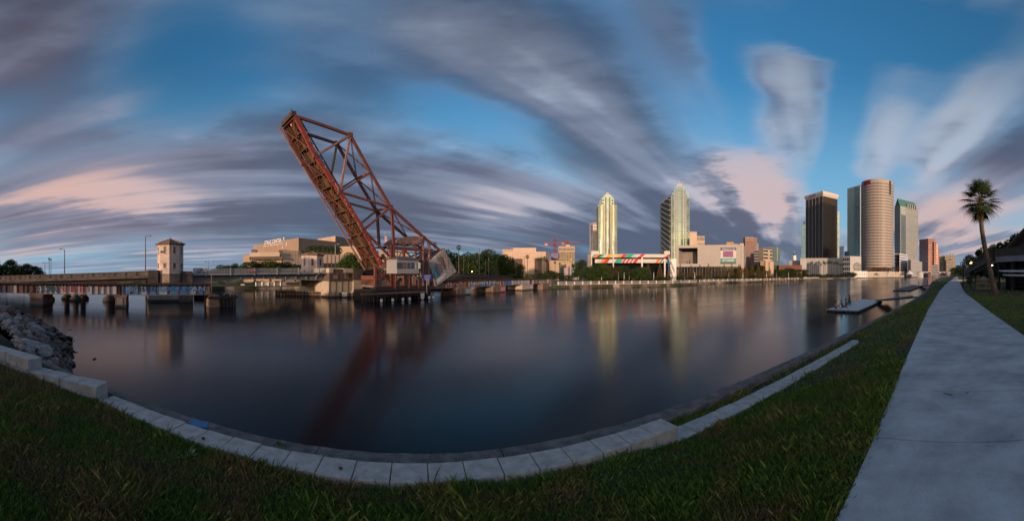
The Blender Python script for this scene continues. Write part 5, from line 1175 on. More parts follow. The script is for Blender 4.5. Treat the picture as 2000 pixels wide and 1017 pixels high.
# tower 2: left dark balcony face, right bright stepped glass
def stepped_tower():
    RC = 262; roofL = [(1291.5, 393), (1310.5, 376)]; Zt = EYE+(YH-376)/F*RC; rl_ = (Zt-EYE)*F/(YH-393)
    pL = B(1291.5, rl_, 0); pC = B(1310.5, RC, 0); pR = B(1346.5, RC*1.0, 0)
    c = pC; th = thing('stepped_glass_tower', 'tall stepped glass tower with dark balcony side and bright green glass front below a spire', 'tower', (c.x, c.y, LANDZ))
    d = (pC+pR).normalized()*20; zz = lambda y, r_=RC: EYE+(YH-y)/F*r_
    bkL = pL+(pR-pC)*.6; bkR = pR+(pL-pC)*.8
    MB().prism([(p.x, p.y) for p in (pL, pC, pC.lerp(pR, .02), bkL)], LANDZ, Zt-.5).build('balcony_wing', GAD, th)
    def fbox(xa, xb, yt, dep, mt, nm, off=0, yb=536):
        a, _ = on_seg(xa, pC, pR); b_, _ = on_seg(xb, pC, pR); n_ = out_n(pC, pR); a = a+n_*off; b_ = b_+n_*off; return MB().prism([((p).x, (p).y) for p in (a, b_, b_-n_*dep, a-n_*dep)], zz(yb), zz(yt)).build(nm, mt, th)
    fbox(1310.5, 1346.8, 384, 18, GA2, 'glass_body'); fbox(1313, 1344.5, 377, 16, GA2, 'upper_stage', .3); fbox(1317, 1340.5, 370, 15, GA2, 'upper_stage', .6); fbox(1320, 1336.5, 364.5, 13, GA2, 'upper_stage', .9); fbox(1322.5, 1332.5, 359.5, 10, SLABM, 'crown', 1.1, 364.5); 
    a, r_ = on_seg(1327, pC, pR); MB().tube((a.x, a.y, zz(359.5)), (a.x, a.y, zz(353)), .5, .1, 6).build('spire', SLABM, th)
    nf = 36; mb = MB(); n_ = out_n(pL, pC); mw = MB()
    for j in range(nf):
        z = zz(505)+(Zt-2-zz(505))*j/nf
        a = pL-n_*.2; b_ = pC-n_*.2; mb.prism([((a+n_*1.3).x, (a+n_*1.3).y), ((b_+n_*1.3).x, (b_+n_*1.3).y), (b_.x, b_.y), (a.x, a.y)], z, z+.32)
        for k_ in range(7): u = (k_+.5)/7.0; p = pL.lerp(pC, u-.05)+n_*.15; q = pL.lerp(pC, u+.05)+n_*.15; mb.prism([(p.x, p.y), (q.x, q.y), ((q+n_*.9).x, (q+n_*.9).y), ((p+n_*.9).x, (p+n_*.9).y)], z, z+1.0) if (k_+j) % 3 == 0 else None
    mb.build('balcony_slab', MULL, th, kind='stuff')
    zb_ = zz(505)
    for (xa, xb, yt) in ((1312.5, 1316.5, 378), (1325, 1328.8, 366), (1341.5, 1345.5, 386)):
        mb = MB(); nf2 = int((536-31-yt)/3.4)
        for j in range(nf2):
            y = 505-j*3.4; a, _ = on_seg(xa, pC, pR); b_, _ = on_seg(xb, pC, pR); n2_ = out_n(pC, pR)
            mb.prism([((a+n2_*.85).x, (a+n2_*.85).y), ((b_+n2_*.85).x, (b_+n2_*.85).y), (b_.x, b_.y), (a.x, a.y)], zz(y), zz(y-1.7))
        mb.build('balcony_recess', DKW, th, kind='stuff')
    mc = MB(); n2_ = out_n(pC, pR)
    for x_ in np.linspace(1311, 1346, 15):
        a, _ = on_seg(x_, pC, pR); yt = 366 if abs(x_-1328) < 8 else (372 if abs(x_-1328) < 12 else (379 if abs(x_-1328) < 15 else 386)); mc.bar(Vector((a.x, a.y, zb_))+n2_*1.0, Vector((a.x, a.y, zz(yt)))+n2_*1.0, .22, .3)
    for j in range(46):
        y = 505-j*3; xa, xb = (1311, 1346.5) if y > 386 else ((1313.5, 1344) if y > 378 else (1317.5, 1340)); a, _ = on_seg(xa, pC, pR); b_, _ = on_seg(xb, pC, pR); mc.bar(Vector((a.x, a.y, zz(y)))+n2_*.95, Vector((b_.x, b_.y, zz(y)))+n2_*.95, .2, .14)
    mc.build('mullion_grid', MULL, th, kind='stuff')
    for x_ in (1319, 1323.5, 1332, 1336.5): a, _ = on_seg(x_, pC, pR); MB().bar(Vector((a.x, a.y, zb_))+n2_*1.05, Vector((a.x, a.y, zz(372)))+n2_*1.05, .55, .35).build('tan_fin', CT, th)
    return th
stepped_tower()
BG_ = mat('beige_block', (.52, .40, .30), .85, .1, .3)
th, fr, Z = bld('beige_block', 'plain peach coloured block directly right of the stepped glass tower', [(1347, 452), (1361, 452.3)], 230, 0, depth=12, mt=BG_)
wall_boxes(th, 'roof_edge', MULL, fr[0], fr[1], [(0, 1, Z-.5, Z)], 0, .3, None)
th, fr, Z = bld('beige_office', 'beige office block with dark crenellated crown behind the museum', [(1361, 460.6), (1376.5, 461)], 232, 0, depth=12, mt=HOT)
wall_boxes(th, 'crown_window', DKW, fr[0], fr[1], grid(8, 1, Z-3, Z-.6, .6, 1), 0, .2); wall_boxes(th, 'window', DKW, fr[0], fr[1], grid(14, 5, Z-16, Z-4, .5, .4), 0, .1)
OR_ = mat('ochre_block', (.45, .27, .13), .85, .2, .3)
th = thing('ochre_building', 'ochre and brown low building rising just behind the right end of the museum', 'building', tuple(B(1436, 216)))
blk(1419, 1433, 472.7, 218, 218, 8, OR_, 'block', par=th); blk(1430, 1447, 476, 216, 216, 8, OR_, 'block', par=th); blk(1445, 1452.5, 475, 213, 213, 6, SANDP, 'block', par=th)
RB = mat('red_brown_facade', (.26, .14, .12), .8, .2, .3); RBG = mat('rose_grey', (.30, .24, .22), .8, .15, .3)
th, fr, Z = bld('brown_tower', 'reddish brown office tower with stepped right side beyond the museum', [(1451.8, 465), (1455, 462.3), (1473.5, 462.5), (1474, 462.6)], 270, 1, depth=14, mt=RB, cat='tower')
wall_boxes(th, 'window', DKW, fr[1], fr[2], grid(7, 20, 4, Z-3.5, .5, .5), 0, .12); wall_boxes(th, 'roof_band', RBG, fr[1], fr[2], [(0, 1, Z-1.4, Z-.5), (0, 1, Z-3, Z-2.4)], 0, .3, None)
blk(1471, 1478.6, 464.5, 273, 273, 10, RBG, 'stepped_wing', par=th); blk(1478, 1481.5, 475, 274, 274, 10, RBG, 'stepped_wing', par=th)
a, b_ = B(1471.2, 272.8, 0), B(1478.6, 272.8, 0); wall_boxes(th, 'window', DKW, a, b_, grid(4, 18, 4, zy(466, 273), .5, .4), 0, .12)
MB().bar(B(1473.3, 272, zy(463, 272)), B(1473.3, 272, zy(458.8, 272)), .3, .3).build('antenna', BLACK, th)
TAN2 = mat('tan_office', (.46, .38, .29), .85, .12, .3)
th, fr, Z = bld('banded_office', 'tan mid rise office with dark window bands right of the brown tower', [(1482, 484), (1491, 483), (1508.5, 485)], 215, 1, depth=14, mt=TAN2)
wall_boxes(th, 'window_band', DKW, fr[1], fr[2], bands(8, 0, Z-1, .45, .02, .5)+bands(8, 0, Z-1, .45, .72, .98), 0, .12); wall_boxes(th, 'roof_band', DKW, fr[1], fr[2], [(0, 1, Z-.8, Z-.2)], 0, .15, None)
blk(1472.7, 1482.5, 487.5, 217, 216, 10, GREYST, 'side_wing', par=th); a, b_ = B(1472.7, 216.7, 0), B(1482.5, 215.8, 0); wall_boxes(th, 'window_band', DKW, a, b_, bands(10, 0, zy(488.5, 216), .5), 0, .12)
th = thing('beige_annex', 'low sunlit beige annex with stepped top among the trees right of the museum', 'building', tuple(B(1503, 206))); blk(1495, 1504, 507.5, 206, 206, 8, SANDP, 'block', par=th); blk(1503, 1511, 510.5, 205, 205, 8, SANDP, 'block', par=th); blk(1485, 1496, 509.5, 207, 207, 8, SANDD, 'block', par=th)
GDK = glass('navy_glass', (.05, .11, .14), .12, .6)
th, fr, Z = bld('navy_glass_office', 'dark teal glass office with one bright edge behind the tan office', [(1502, 482.5), (1523, 483.5)], 240, 0, depth=14, mt=GDK)
wall_boxes(th, 'mullion_grid', MULL, fr[0], fr[1], bands(16, 0, Z, .08)+mull(9, 0, Z, .12), 0, .08); wall_boxes(th, 'bright_edge', SLABM, fr[0], fr[1], [(.72, .77, Z*.55, Z)], 0, .3, None)
KS = 1.0
_B, _zy = B, zy
def B(x, r, z=-1.25): return _B(x, r*KS, z)          # everything from here on stands beyond the river bend
def zy(y, r_): return _zy(y, r_*KS)
# cupola building
th = thing('cupola_building', 'grey building with small white cupola tower and dark dome', 'building', tuple(B(1552, 260))); blk(1541, 1563, 508.5, 260, 260, 10, GREYST, 'block', par=th); blk(1563, 1575, 506, 250, 250, 10, SLABM, 'side_block', par=th)
blk(1521, 1566, 517.5, 240, 240, 8, GBR, 'brick_range', par=th)
c = B(1551.6, 260, 0); MB().prism(oct_(c.x, c.y, 1.35), zy(508.5, 260), zy(498.5, 260)).build('cupola', WHITE, th); MB().ball((c.x, c.y, zy(498.5, 260)), 1.15, 1.15, 1.4).build('dome', BLACK, th); MB().tube((c.x, c.y, zy(495.5, 260)), (c.x, c.y, zy(489, 260)), .1, .04, 5).build('spire', WHITE, th)
KS = 1.8
# blue glass tower behind black tower
GBL = glass('blue_glass', (.20, .36, .44), .1, .7)
th, fr, Z = bld('blue_glass_tower', 'narrow stepped blue glass tower peeking out left of the black tower', [(1568, 432), (1592, 431)], 420, 0, depth=16, mt=GBL, cat='tower'); o, a, b_, z1 = blk(1565.2, 1590, 438.5, 418, 418, 12, GBL, 'lower_stage', par=th); wall_boxes(th, 'floor_line', MULL, a, b_, bands(30, 0, z1, .14), 0, .1)
GSL = glass('pale_glass', (.50, .58, .55), .1, .6)
th, fr, Z = bld('pale_glass_sliver', 'pale glass slab peeking out right of the black tower', [(1620, 412.5), (1639.5, 412.5)], 400, 0, depth=12, mt=GSL, cat='tower'); wall_boxes(th, 'floor_line', MULL, fr[0], fr[1], bands(34, 0, Z, .12), 0, .1)
th, fr, Z = bld('low_glass_block', 'low pale glass block with ribbed front between the black tower and teal tower', [(1639.5, 481), (1648, 480.5)], 300, 0, depth=10, mt=GSL); wall_boxes(th, 'mullion', MULL, fr[0], fr[1], mull(5, 0, Z, .2), 0, .1)
th, fr, Z = bld('teal_box', 'small teal glass box at the foot of the teal tower', [(1649, 491), (1658, 490.5)], 290, 0, depth=8, mt=GDK)
# black tower
BT = mat('black_anodised', (.045, .038, .034), .4, .2, .5); BTW = glass('bronze_glass', (.11, .085, .065), .1, .6, .4, .8)
th, fr, Z = bld('black_tower', 'black office tower with broad pale overhanging crown and ribbed sides', [(1574, 391.5), (1607, 382.5), (1634.8, 389)], 300, 1, depth=20, mt=BTW, cat='tower')
bkp = fr[0]+(fr[2]-fr[1]);  zp = zy(504, 300)
cc = (fr[0]+fr[1]+fr[2]+bkp)/4
for (p, q, nc) in ((fr[0], fr[1], 5), (fr[1], fr[2], 9)):
    wall_boxes(th, 'rib', SLABM if nc == 5 else BT, p, q, mull(nc, zp, Z, .05 if nc == 5 else .22), -.05, .5); wall_boxes(th, 'spandrel', BT, p, q, bands(38, zp, Z, .48), -.02, .16); wall_boxes(th, 'fine_rib', BT, p, q, mull(nc*4, zp, Z, .30), -.02, .28)
CRW = mat('pale_crown', (.56, .52, .46), .8, .1, .3)
exp_ = lambda k_: [cc+(v-cc)*k_ for v in (fr[0], fr[1], fr[2], bkp)]
b1, b2 = exp_(1.0), exp_(1.10); vs = [(v.x, v.y, Z) for v in b1]+[(v.x, v.y, Z+2.2*KS) for v in b2]; MB().add(vs, [(3, 2, 1, 0), (4, 5, 6, 7), (0, 1, 5, 4), (1, 2, 6, 5), (2, 3, 7, 6), (3, 0, 4, 7)]).build('crown_soffit', CRW, th)
MB().prism([(v.x, v.y) for v in b2], Z+2.2*KS, Z+4.0*KS).build('crown', CRW, th)
b3 = exp_(.35); MB().prism([(v.x, v.y) for v in b3], Z+4.0*KS, Z+5.6*KS).build('plant_room', CRW, th)
for dx_ in (-3, 0, 2.5): MB().bar((cc.x+dx_, cc.y, Z+5*KS), (cc.x+dx_, cc.y, Z+(11 if dx_ == -3 else 8)*KS), .4, .4).build('antenna', GREYST, th)
nn2 = out_n(b2[0], b2[1]); fit_text('REGIONS', 1581, 1593, 381.5, 386, b2[0], b2[1], mat('sign_purple', (.35, .05, .25), .6, .1), th, off=.3, ext=.1)
th2 = thing('podium', 'pale low podium with thin fins below the black tower', 'building', tuple(B(1604, 285))); o, a, b_, z1 = blk(1564, 1645, 504, 285, 280, 18, SLABM, 'block', par=th2); wall_boxes(th2, 'fin', CRW, a, b_, mull(16, LANDZ, z1+.6, .10), 0, .5)
# teal tower
TG = glass('teal_glass', (.16, .36, .36), .1, .6); TW = mat('teal_white_frame', (.40, .48, .47), .6, .1, .3)
th, fr, Z = bld('teal_tower', 'teal glass apartment tower with balcony stacks behind the round tower', [(1655.2, 368), (1668, 364.5), (1700, 356)], 330, 1, depth=20, mt=TG, cat='tower')
wall_boxes(th, 'floor_frame', TW, fr[0], fr[1], bands(44, 10, Z-3, .42)+mull(5, 10, Z, .22), 0, .2); wall_boxes(th, 'balcony_slab', TW, fr[1], fr[2], bands(44, 10, Z-3, .20, 0, .5), 0, .9); wall_boxes(th, 'roof_band', SLABM, fr[0], fr[1], [(0, 1, Z-2.5, Z)], 0, .4, None); wall_boxes(th, 'roof_band', SLABM, fr[1], fr[2], [(0, 1, Z-2, Z)], 0, .4, None)
wall_boxes(th, 'balcony_edge', WHITE, fr[1], fr[2], [(.40, .42, 10, Z-2)], 0, 1.1, None)
# round tower
RT = mat('round_tower_concrete', (.37, .32, .285), .85, .08, .3, .05); rr = 240; c = B(1714, rr+13, 0); rad = (rr+13)*KS*math.sin(31.2/F)
rnd = thing('round_tower', 'round pink brown office tower ringed with rows of small square windows', 'tower', (c.x, c.y, LANDZ)); zt_ = EYE+(YH-350.5)/F*(rr+2)*KS; zb_ = LANDZ
MB().tube((c.x, c.y, zb_), (c.x, c.y, zt_), rad, n=96).build('wall', RT, rnd)
toc = math.atan2(-c.y, -c.x); mb = MB(); nf = 31; na = 42; vs = []
for j in range(nf):
    z0 = zb_+6+(zt_-3-zb_-6)*j/nf; h = (zt_-3-zb_-6)/nf
    for i in range(na):
        a = toc+PI*(i/na*1.1-.55); w = PI*1.1/na*.29
        R_ = rad+.05; p = [(c.x+R_*math.cos(a+s_*w), c.y+R_*math.sin(a+s_*w)) for s_ in (-1, 1)]
        mb.add([(p[0][0], p[0][1], z0+h*.25), (p[1][0], p[1][1], z0+h*.25), (p[1][0], p[1][1], z0+h*.72), (p[0][0], p[0][1], z0+h*.72)], [(0, 1, 2, 3)])
mb.build('window', DKW, rnd, kind='stuff')
mb = MB()
for j in range(nf+1):
    z0 = zb_+6+(zt_-3-zb_-6)*j/nf
    for i in range(48):
        a = toc-PI*.55+PI*1.1*i/48; a2 = toc-PI*.55+PI*1.1*(i+1)/48; R_ = rad+.02
        mb.bar((c.x+R_*math.cos(a), c.y+R_*math.sin(a), z0), (c.x+R_*math.cos(a2), c.y+R_*math.sin(a2), z0), .3, .4)
mb.build('floor_ring', RT, rnd, kind='stuff')
MB().tube((c.x, c.y, zt_), (c.x, c.y, zt_+.6), rad+.25, n=96).build('roof_rim', RT, rnd)
def oncyl(x, off=.1):
    a = az_(x); d = Vector((math.sin(a), math.cos(a))); cc_ = Vector((c.x, c.y)); b__ = d.dot(cc_); D = b__*b__-cc_.dot(cc_)+(rad+off)**2; return d*(b__-math.sqrt(max(0, D)))
ps = [oncyl(x, .4) for x in (1737, 1738.8, 1740.5)]; q = [oncyl(x, -1) for x in (1740.5, 1737)]
MB().prism([(p.x, p.y) for p in ps]+[(p.x, p.y) for p in q], zy(382, rr+8), zy(355, rr+8)).build('dark_slot', DKW, rnd)
ps = [oncyl(x, .35) for x in np.linspace(1687, 1700.5, 5)]; q = [oncyl(x, -1) for x in (1700.5, 1687)]; MB().prism([(p.x, p.y) for p in ps]+[(p.x, p.y) for p in q], zy(360, rr+3), zy(352.5, rr+3)).build('red_sign', mat('sign_red_dark', (.20, .015, .03), .6, .1), rnd)
pa = Vector((ps[0].x, ps[0].y, 0)); pb = Vector((ps[-1].x, ps[-1].y, 0)); fit_text('SYKES', 1688, 1699.5, 353.8, 358.4, pa, pb, mat('sign_red_text', (.60, .06, .08), .6), rnd, off=.5, ext=.05)
# grey tower with green gable
GG_ = glass('grey_blue_glass', (.30, .36, .38), .12, .55); GRC = mat('grey_granite', (.26, .26, .265), .8, .1, .3)
RCg = 360; th, fr, Z = bld('gabled_tower', 'grey glass office tower crowned by a steep green gable roof', [(1747.5, 404), (1758, 402), (1793, 410)], RCg, 1, depth=24, mt=GG_, cat='tower')
bk0 = fr[0]+(fr[2]-fr[1]); wall_boxes(th, 'floor_band', GRC, fr[1], fr[2], bands(36, 4, Z, .34, .32, 1)+mull(14, 4, Z-2, .14, .3, 1), 0, .2); wall_boxes(th, 'shaft', GRC, fr[1], fr[2], [(.0, .04, 4, Z), (.30, .34, 4, Z*.86)], 0, .6, None); wall_boxes(th, 'dark_glass_strip', GDK, fr[1], fr[2], [(.06, .29, 4, Z*.88)], 0, .3, None)
wall_boxes(th, 'floor_line', MULL, fr[1], fr[2], bands(36, 4, Z*.88, .2, .06, .29), .3, .45); wall_boxes(th, 'floor_band', GRC, fr[0], fr[1], bands(36, 4, Z, .3)+mull(4, 4, Z, .25), 0, .2)
GR_ = mat('green_copper_roof', (.06, .17, .14), .6, .15, .5); n_ = out_n(fr[0], fr[1])
zR = EYE+(YH-389)/F*RCg*KS+2.7; m0 = (fr[0]+fr[1])/2; m1 = m0+(fr[2]-fr[1])
P4 = [fr[0], fr[1], fr[2], bk0]; vs = [(v.x, v.y, Z) for v in P4]+[(m0.x, m0.y, zR), (m1.lerp(m0, .08).x, m1.lerp(m0, .08).y, zR)]
MB().add(vs, [(0, 3, 2, 1), (0, 1, 4), (1, 2, 5, 4), (2, 3, 5), (3, 0, 4, 5)]).build('roof', GR_, th)
wall_boxes(th, 'gable_dormer', GRC, fr[1], fr[2], [(.38+.12*i, .44+.12*i, Z-2, Z+7) for i in range(5)], -1.5, .9)
# mirrored pink tower
PK = glass('rose_mirror_glass', (.45, .27, .24), .08, .8); PKD = mat('rose_granite', (.22, .10, .09), .7, .15, .3)
th, fr, Z = bld('rose_glass_tower', 'rose mirror glass office building with stepped right shoulder at the end of the skyline', [(1795.5, 468), (1813, 465.5), (1826, 466.5)], 400, 1, depth=20, mt=PK, cat='tower')
wall_boxes(th, 'spandrel', PKD, fr[0], fr[1], bands(16, 0, Z, .55), 0, .2); wall_boxes(th, 'spandrel', PKD, fr[1], fr[2], bands(16, 0, Z, .42)+mull(8, 0, Z, .18), 0, .2)
for xx_, yy_ in ((1828.5, 472), (1831.5, 477), (1834, 484)):
    o, a, b_, z1 = blk(1824, xx_, yy_, 401+2*(xx_-1826)/3, 403+2*(xx_-1826)/3, 12, PK, 'stepped_shoulder', par=th)
    wall_boxes(th, 'spandrel', PKD, a, b_, bands(int(16*z1/Z), 0, z1, .42)+mull(4, 0, z1, .15), 0, .2)
# low row
th, fr, Z = bld('striped_office', 'small white office with blue ribbon windows at the foot of the gabled tower', [(1757, 495), (1772.5, 497.5)], 260, 0, depth=10, mt=WHITE); wall_boxes(th, 'ribbon_window', mat('blue_window', (.05, .10, .22), .15, .2, .5), fr[0], fr[1], bands(9, 0, Z-.5, .5, .03, .97), 0, .12)
th, fr, Z = bld('dark_low_block', 'dark low block with pale cap left of the striped office', [(1746.5, 494), (1757.5, 495)], 262, 0, depth=10, mt=GREYW); wall_boxes(th, 'window', DKW, fr[0], fr[1], grid(5, 6, 0, Z-2, .7, .6), 0, .1)
th, fr, Z = bld('grey_car_park', 'grey car park grid building right of the striped office', [(1773, 507.5), (1779, 507), (1801, 511.5)], 255, 1, depth=14, mt=SLABM, cat='car park')
for p, q, nc in ((fr[0], fr[1], 3), (fr[1], fr[2], 10)): wall_boxes(th, 'opening', GREYW, p, q, grid(nc, 8, 0, Z-.5, .7, .5), 0, .1)
th, fr, Z = bld('white_grid_building', 'pale low building with square window grid and a large round window', [(1646, 500.5), (1660.5, 500), (1682, 500.5)], 232, 1, depth=12, mt=SLABM)
wall_boxes(th, 'window', DKW, fr[0], fr[1], grid(4, 4, 0, Z-1, .7, .7), 0, .1); q = fr[1].lerp(fr[2], .62); n_ = out_n(fr[1], fr[2]); MB().tube(Vector((q.x, q.y, Z*.45))-n_*.1, Vector((q.x, q.y, Z*.45))+n_*.2, 3.2*KS, n=24).build('round_window', DKW, th); MB().bar(Vector((q.x, q.y, Z*.45-3.1*KS))+n_*.25, Vector((q.x, q.y, Z*.45+3.1*KS))+n_*.25, .25, .2).build('window_bar', SLABM, th); e_ = (fr[2]-fr[1]).normalized()*3.1*KS; MB().bar(Vector((q.x, q.y, Z*.45))+n_*.25-e_, Vector((q.x, q.y, Z*.45))+n_*.25+e_, .2, .25).build('window_bar', SLABM, th)
th, fr, Z = bld('dark_grid_block', 'low dark grid block right of the car park by the far bridge', [(1820, 517), (1832.5, 517)], 330, 0, depth=8, mt=GREYW); wall_boxes(th, 'grid_frame', SLABM, fr[0], fr[1], bands(4, 0, Z, .25)+mull(6, 0, Z, .25), 0, .15)
CO = mat('condo_cream', (.48, .42, .33), .85, .12, .3); ROOFG = mat('condo_green_roof', (.12, .20, .17), .7, .1, .5); ROOFR = mat('condo_red_roof', (.38, .14, .10), .8, .2, .5)
th = thing('condominium', 'cream condominium group with green and red roofs past the rose tower', 'building', tuple(B(1848, 430))); 
for (x0, x1, yt, rf, r_) in ((1834.6, 1846, 500, ROOFR, 430), (1845.5, 1853.5, 500.5, ROOFG, 425), (1852.5, 1858, 498, ROOFR, 440), (1857, 1866, 498.5, ROOFG, 445), (1848, 1862, 508, ROOFG, 420)):
    o, a, b_, z1 = blk(x0, x1, yt, r_, r_, 14, CO, 'block', par=th); wall_boxes(th, 'window', DKW, a, b_, grid(5, 9, 0, z1-1, .5, .5), 0, .15); d = ((a+b_)/2).normalized()*14; cm = (a+b_)/2+d/2; MB().cone([(p.x, p.y) for p in (a, b_, b_+d, a+d)], z1, (cm.x, cm.y, z1+2.2)).build('roof', rf, th)
# riverside plaza, tents
th = thing('plaza_wall', 'long white riverside terrace wall below the round tower', 'wall', tuple(B(1715, 330))); 
zq = WATER+.7
o, a, b_, z1 = blk(1669, 1694, 529.5, 222, 226, 6, WHITE, 'wall_block', par=th); wall_boxes(th, 'wall_opening', GREYW, a, b_, grid(7, 1, LANDZ, z1, .3, .5), 0, .1)
o, a, b_, z1 = blk(1694, 1766, 530.5, 227, 245, 6, mat('cream_wall', (.50, .46, .41), .8, .15, .3), 'wall_block', par=th); wall_boxes(th, 'wall_bay', TAN2, a, b_, grid(14, 1, LANDZ+.3, z1-.4, .7, .8), 0, .12)
def tent(x0, x1, yt, yb, r_, lab):
    c = B((x0+x1)/2, r_, 0); w = (x1-x0)/2/F*r_*KS; th = thing('tent', lab, 'tent', (c.x, c.y, LANDZ))
    MB().cone(oct_(c.x, c.y, w*1.05, R(22)), zy(yb-1.5, r_), (c.x, c.y, zy(yt, r_))).build('canopy', WHITE, th); MB().prism(oct_(c.x, c.y, w*.98, R(22)), zy(yb-1.7, r_), zy(yb-1.4, r_)).build('valance', WHITE, th)
    for a in range(4): an = R(45+90*a); MB().bar((c.x+w*.9*math.cos(an), c.y+w*.9*math.sin(an), LANDZ), (c.x+w*.9*math.cos(an), c.y+w*.9*math.sin(an), zy(yb-1.5, r_)), .2, .2).build('pole', GREYST, th)
tent(1730, 1744, 529, 535, 222, 'broad low white tent below the round tower'); tent(1768, 1785, 527.5, 537, 240, 'pointed white tent beside the round end of the terrace')
c = B(1797, 250, 0); th = thing('round_terrace', 'round stone terrace end by the far bridge', 'terrace', (c.x, c.y, LANDZ)); MB().tube((c.x, c.y, WATER-1), (c.x, c.y, zy(531, 250)), 4.2, n=20).build('drum', SLABM, th); MB().box(c.x-14, c.x, c.y-1, c.y+2, WATER-1, zy(532.5, 250)).build('terrace_wall', SLABM, th)
# far road bridge
fb = thing('far_road_bridge', 'distant pale arched road bridge crossing the river at the end of the skyline', 'road bridge', tuple(B(1822, 420))); pA, pB = B(1800, 380, 0), B(1866, 380, 0)
for i in range(4):
    a, b_ = pA.lerp(pB, i/4), pA.lerp(pB, (i+1)/4); n_ = out_n(pA, pB); zt0 = zy(531, 380); pts_ = []
    for k_ in range(9): u = k_/8; q = a.lerp(b_, u); pts_.append(Vector((q.x, q.y, WATER+.2+(zt0-1.3-WATER-.2)*math.sin(PI*min(1, max(0, u)))**.6)))
    up_ = [Vector((a.lerp(b_, k_/8).x, a.lerp(b_, k_/8).y, zt0)) for k_ in range(9)]
    mb = MB()
    for k_ in range(8): mb.add([pts_[k_], pts_[k_+1], up_[k_+1], up_[k_], pts_[k_]-n_*10, pts_[k_+1]-n_*10, up_[k_+1]-n_*10, up_[k_]-n_*10], [(0, 1, 2, 3), (7, 6, 5, 4), (3, 2, 6, 7), (1, 0, 4, 5)])
    mb.build('arch_span', SLABM, fb)
    MB().bar(up_[0]+Vector((0, 0, .4)), up_[8]+Vector((0, 0, .4)), .3, .8).build('parapet', SLABM, fb); MB().box(a.x-1.5, a.x+1.5, a.y-1.5, a.y+1.5, WATER-1, zt0).build('bridge_pier', STONE, fb)

B, zy = _B, _zy

# ============================================================ vegetation
def leafmat(name, c1_, c2_, c3_=None, rough=.7):
    M = bpy.data.materials.new(name); M.use_nodes = True; t = M.node_tree; b = t.nodes['Principled BSDF']; b.inputs['Roughness'].default_value = rough; b.inputs['Specular IOR Level'].default_value = .25
    g = t.nodes.new('ShaderNodeNewGeometry'); cr = t.nodes.new('ShaderNodeValToRGB'); cr.color_ramp.elements[0].color = (*c1_, 1); cr.color_ramp.elements[1].color = (*c2_, 1)
    if c3_: e = cr.color_ramp.elements.new(.9); e.color = (*c2_, 1); cr.color_ramp.elements[-1].color = (*c3_, 1)
    t.links.new(g.outputs['Random Per Island'], cr.inputs[0]); t.links.new(cr.outputs[0], b.inputs['Base Color'])
    return M
LF = dict(oak=leafmat('oak_leaves', (.022, .045, .010), (.065, .115, .024)), dark=leafmat('dark_leaves', (.014, .030, .010), (.042, .075, .020)), lime=leafmat('light_leaves', (.05, .09, .012), (.13, .17, .025)),
          cyp=leafmat('cypress_needles', (.035, .045, .014), (.14, .075, .025), (.17, .075, .02)), brown=leafmat('brown_twigs', (.07, .04, .022), (.13, .08, .04)), palm=leafmat('palm_fronds', (.012, .03, .010), (.045, .085, .025), (.16, .13, .05)))
BARKP = mat('palm_bark', (.13, .095, .07), .95, .35, 5, .5, dark=(.05, .035, .028), stretch=(1, 1, 3))
def crown_mesh(name, kind, mt, n, leaf, seed):
    g = np.random.default_rng(seed)
    if kind == 'cone':
        z = 1-np.sqrt(g.random(n)); z = g.beta(1.1, 1.9, n); rad = (1-z)**.85*.5*(.55+.45*g.random(n)**.5); a = g.random(n)*2*PI
        rad *= 1+.25*np.sin(a*3+z*25); c = np.stack([rad*np.cos(a), rad*np.sin(a), .06+z*.94], 1)
    else:
        k_ = 16 if kind == 'round' else 24
        lob = []; 
        for i in range(k_):
            a = g.random()*2*PI; rr = g.random()**.5*(.33 if kind == 'round' else .36); zc = g.uniform(.30, .82) if kind == 'round' else g.uniform(.20, .80)
            if kind == 'bush': zc = g.uniform(.12, .8)
            rr *= 1.0-.5*max(0, zc-.55); lob.append((rr*math.cos(a), rr*math.sin(a), zc, g.uniform(.10, .19)))
        lob = np.array(lob); idx = g.integers(0, k_, n); L_ = lob[idx]; d = g.normal(size=(n, 3)); d /= np.linalg.norm(d, axis=1)[:, None]
        rr = L_[:, 3]*(.45+.6*g.random(n)**.5); c = L_[:, :3]+d*rr[:, None]*np.array([1.1, 1.1, .9]); c[:, 2] = np.clip(c[:, 2], .02, 1.02)
    # leaf quads
    nn = g.normal(size=(n, 3)); nn[:, 2] = np.abs(nn[:, 2])+.3; nn /= np.linalg.norm(nn, axis=1)[:, None]
    t1 = np.cross(nn, g.normal(size=(n, 3))); t1 /= np.linalg.norm(t1, axis=1)[:, None]; t2 = np.cross(nn, t1); s = leaf*(.5+g.random(n))[:, None]
    V_ = np.stack([c-t1*s, c-t2*s*.6, c+t1*s, c+t2*s*.6], 1).reshape(-1, 3); F_ = np.arange(4*n).reshape(-1, 4)
    me_ = bpy.data.meshes.new(name); me_.vertices.add(len(V_)); me_.vertices.foreach_set('co', V_.astype(np.float32).ravel()); me_.loops.add(4*n); me_.loops.foreach_set('vertex_index', F_.astype(np.int32).ravel())
    me_.polygons.add(n); me_.polygons.foreach_set('loop_start', np.arange(n, dtype=np.int32)*4); me_.materials.append(mt); me_.update(calc_edges=True); return me_
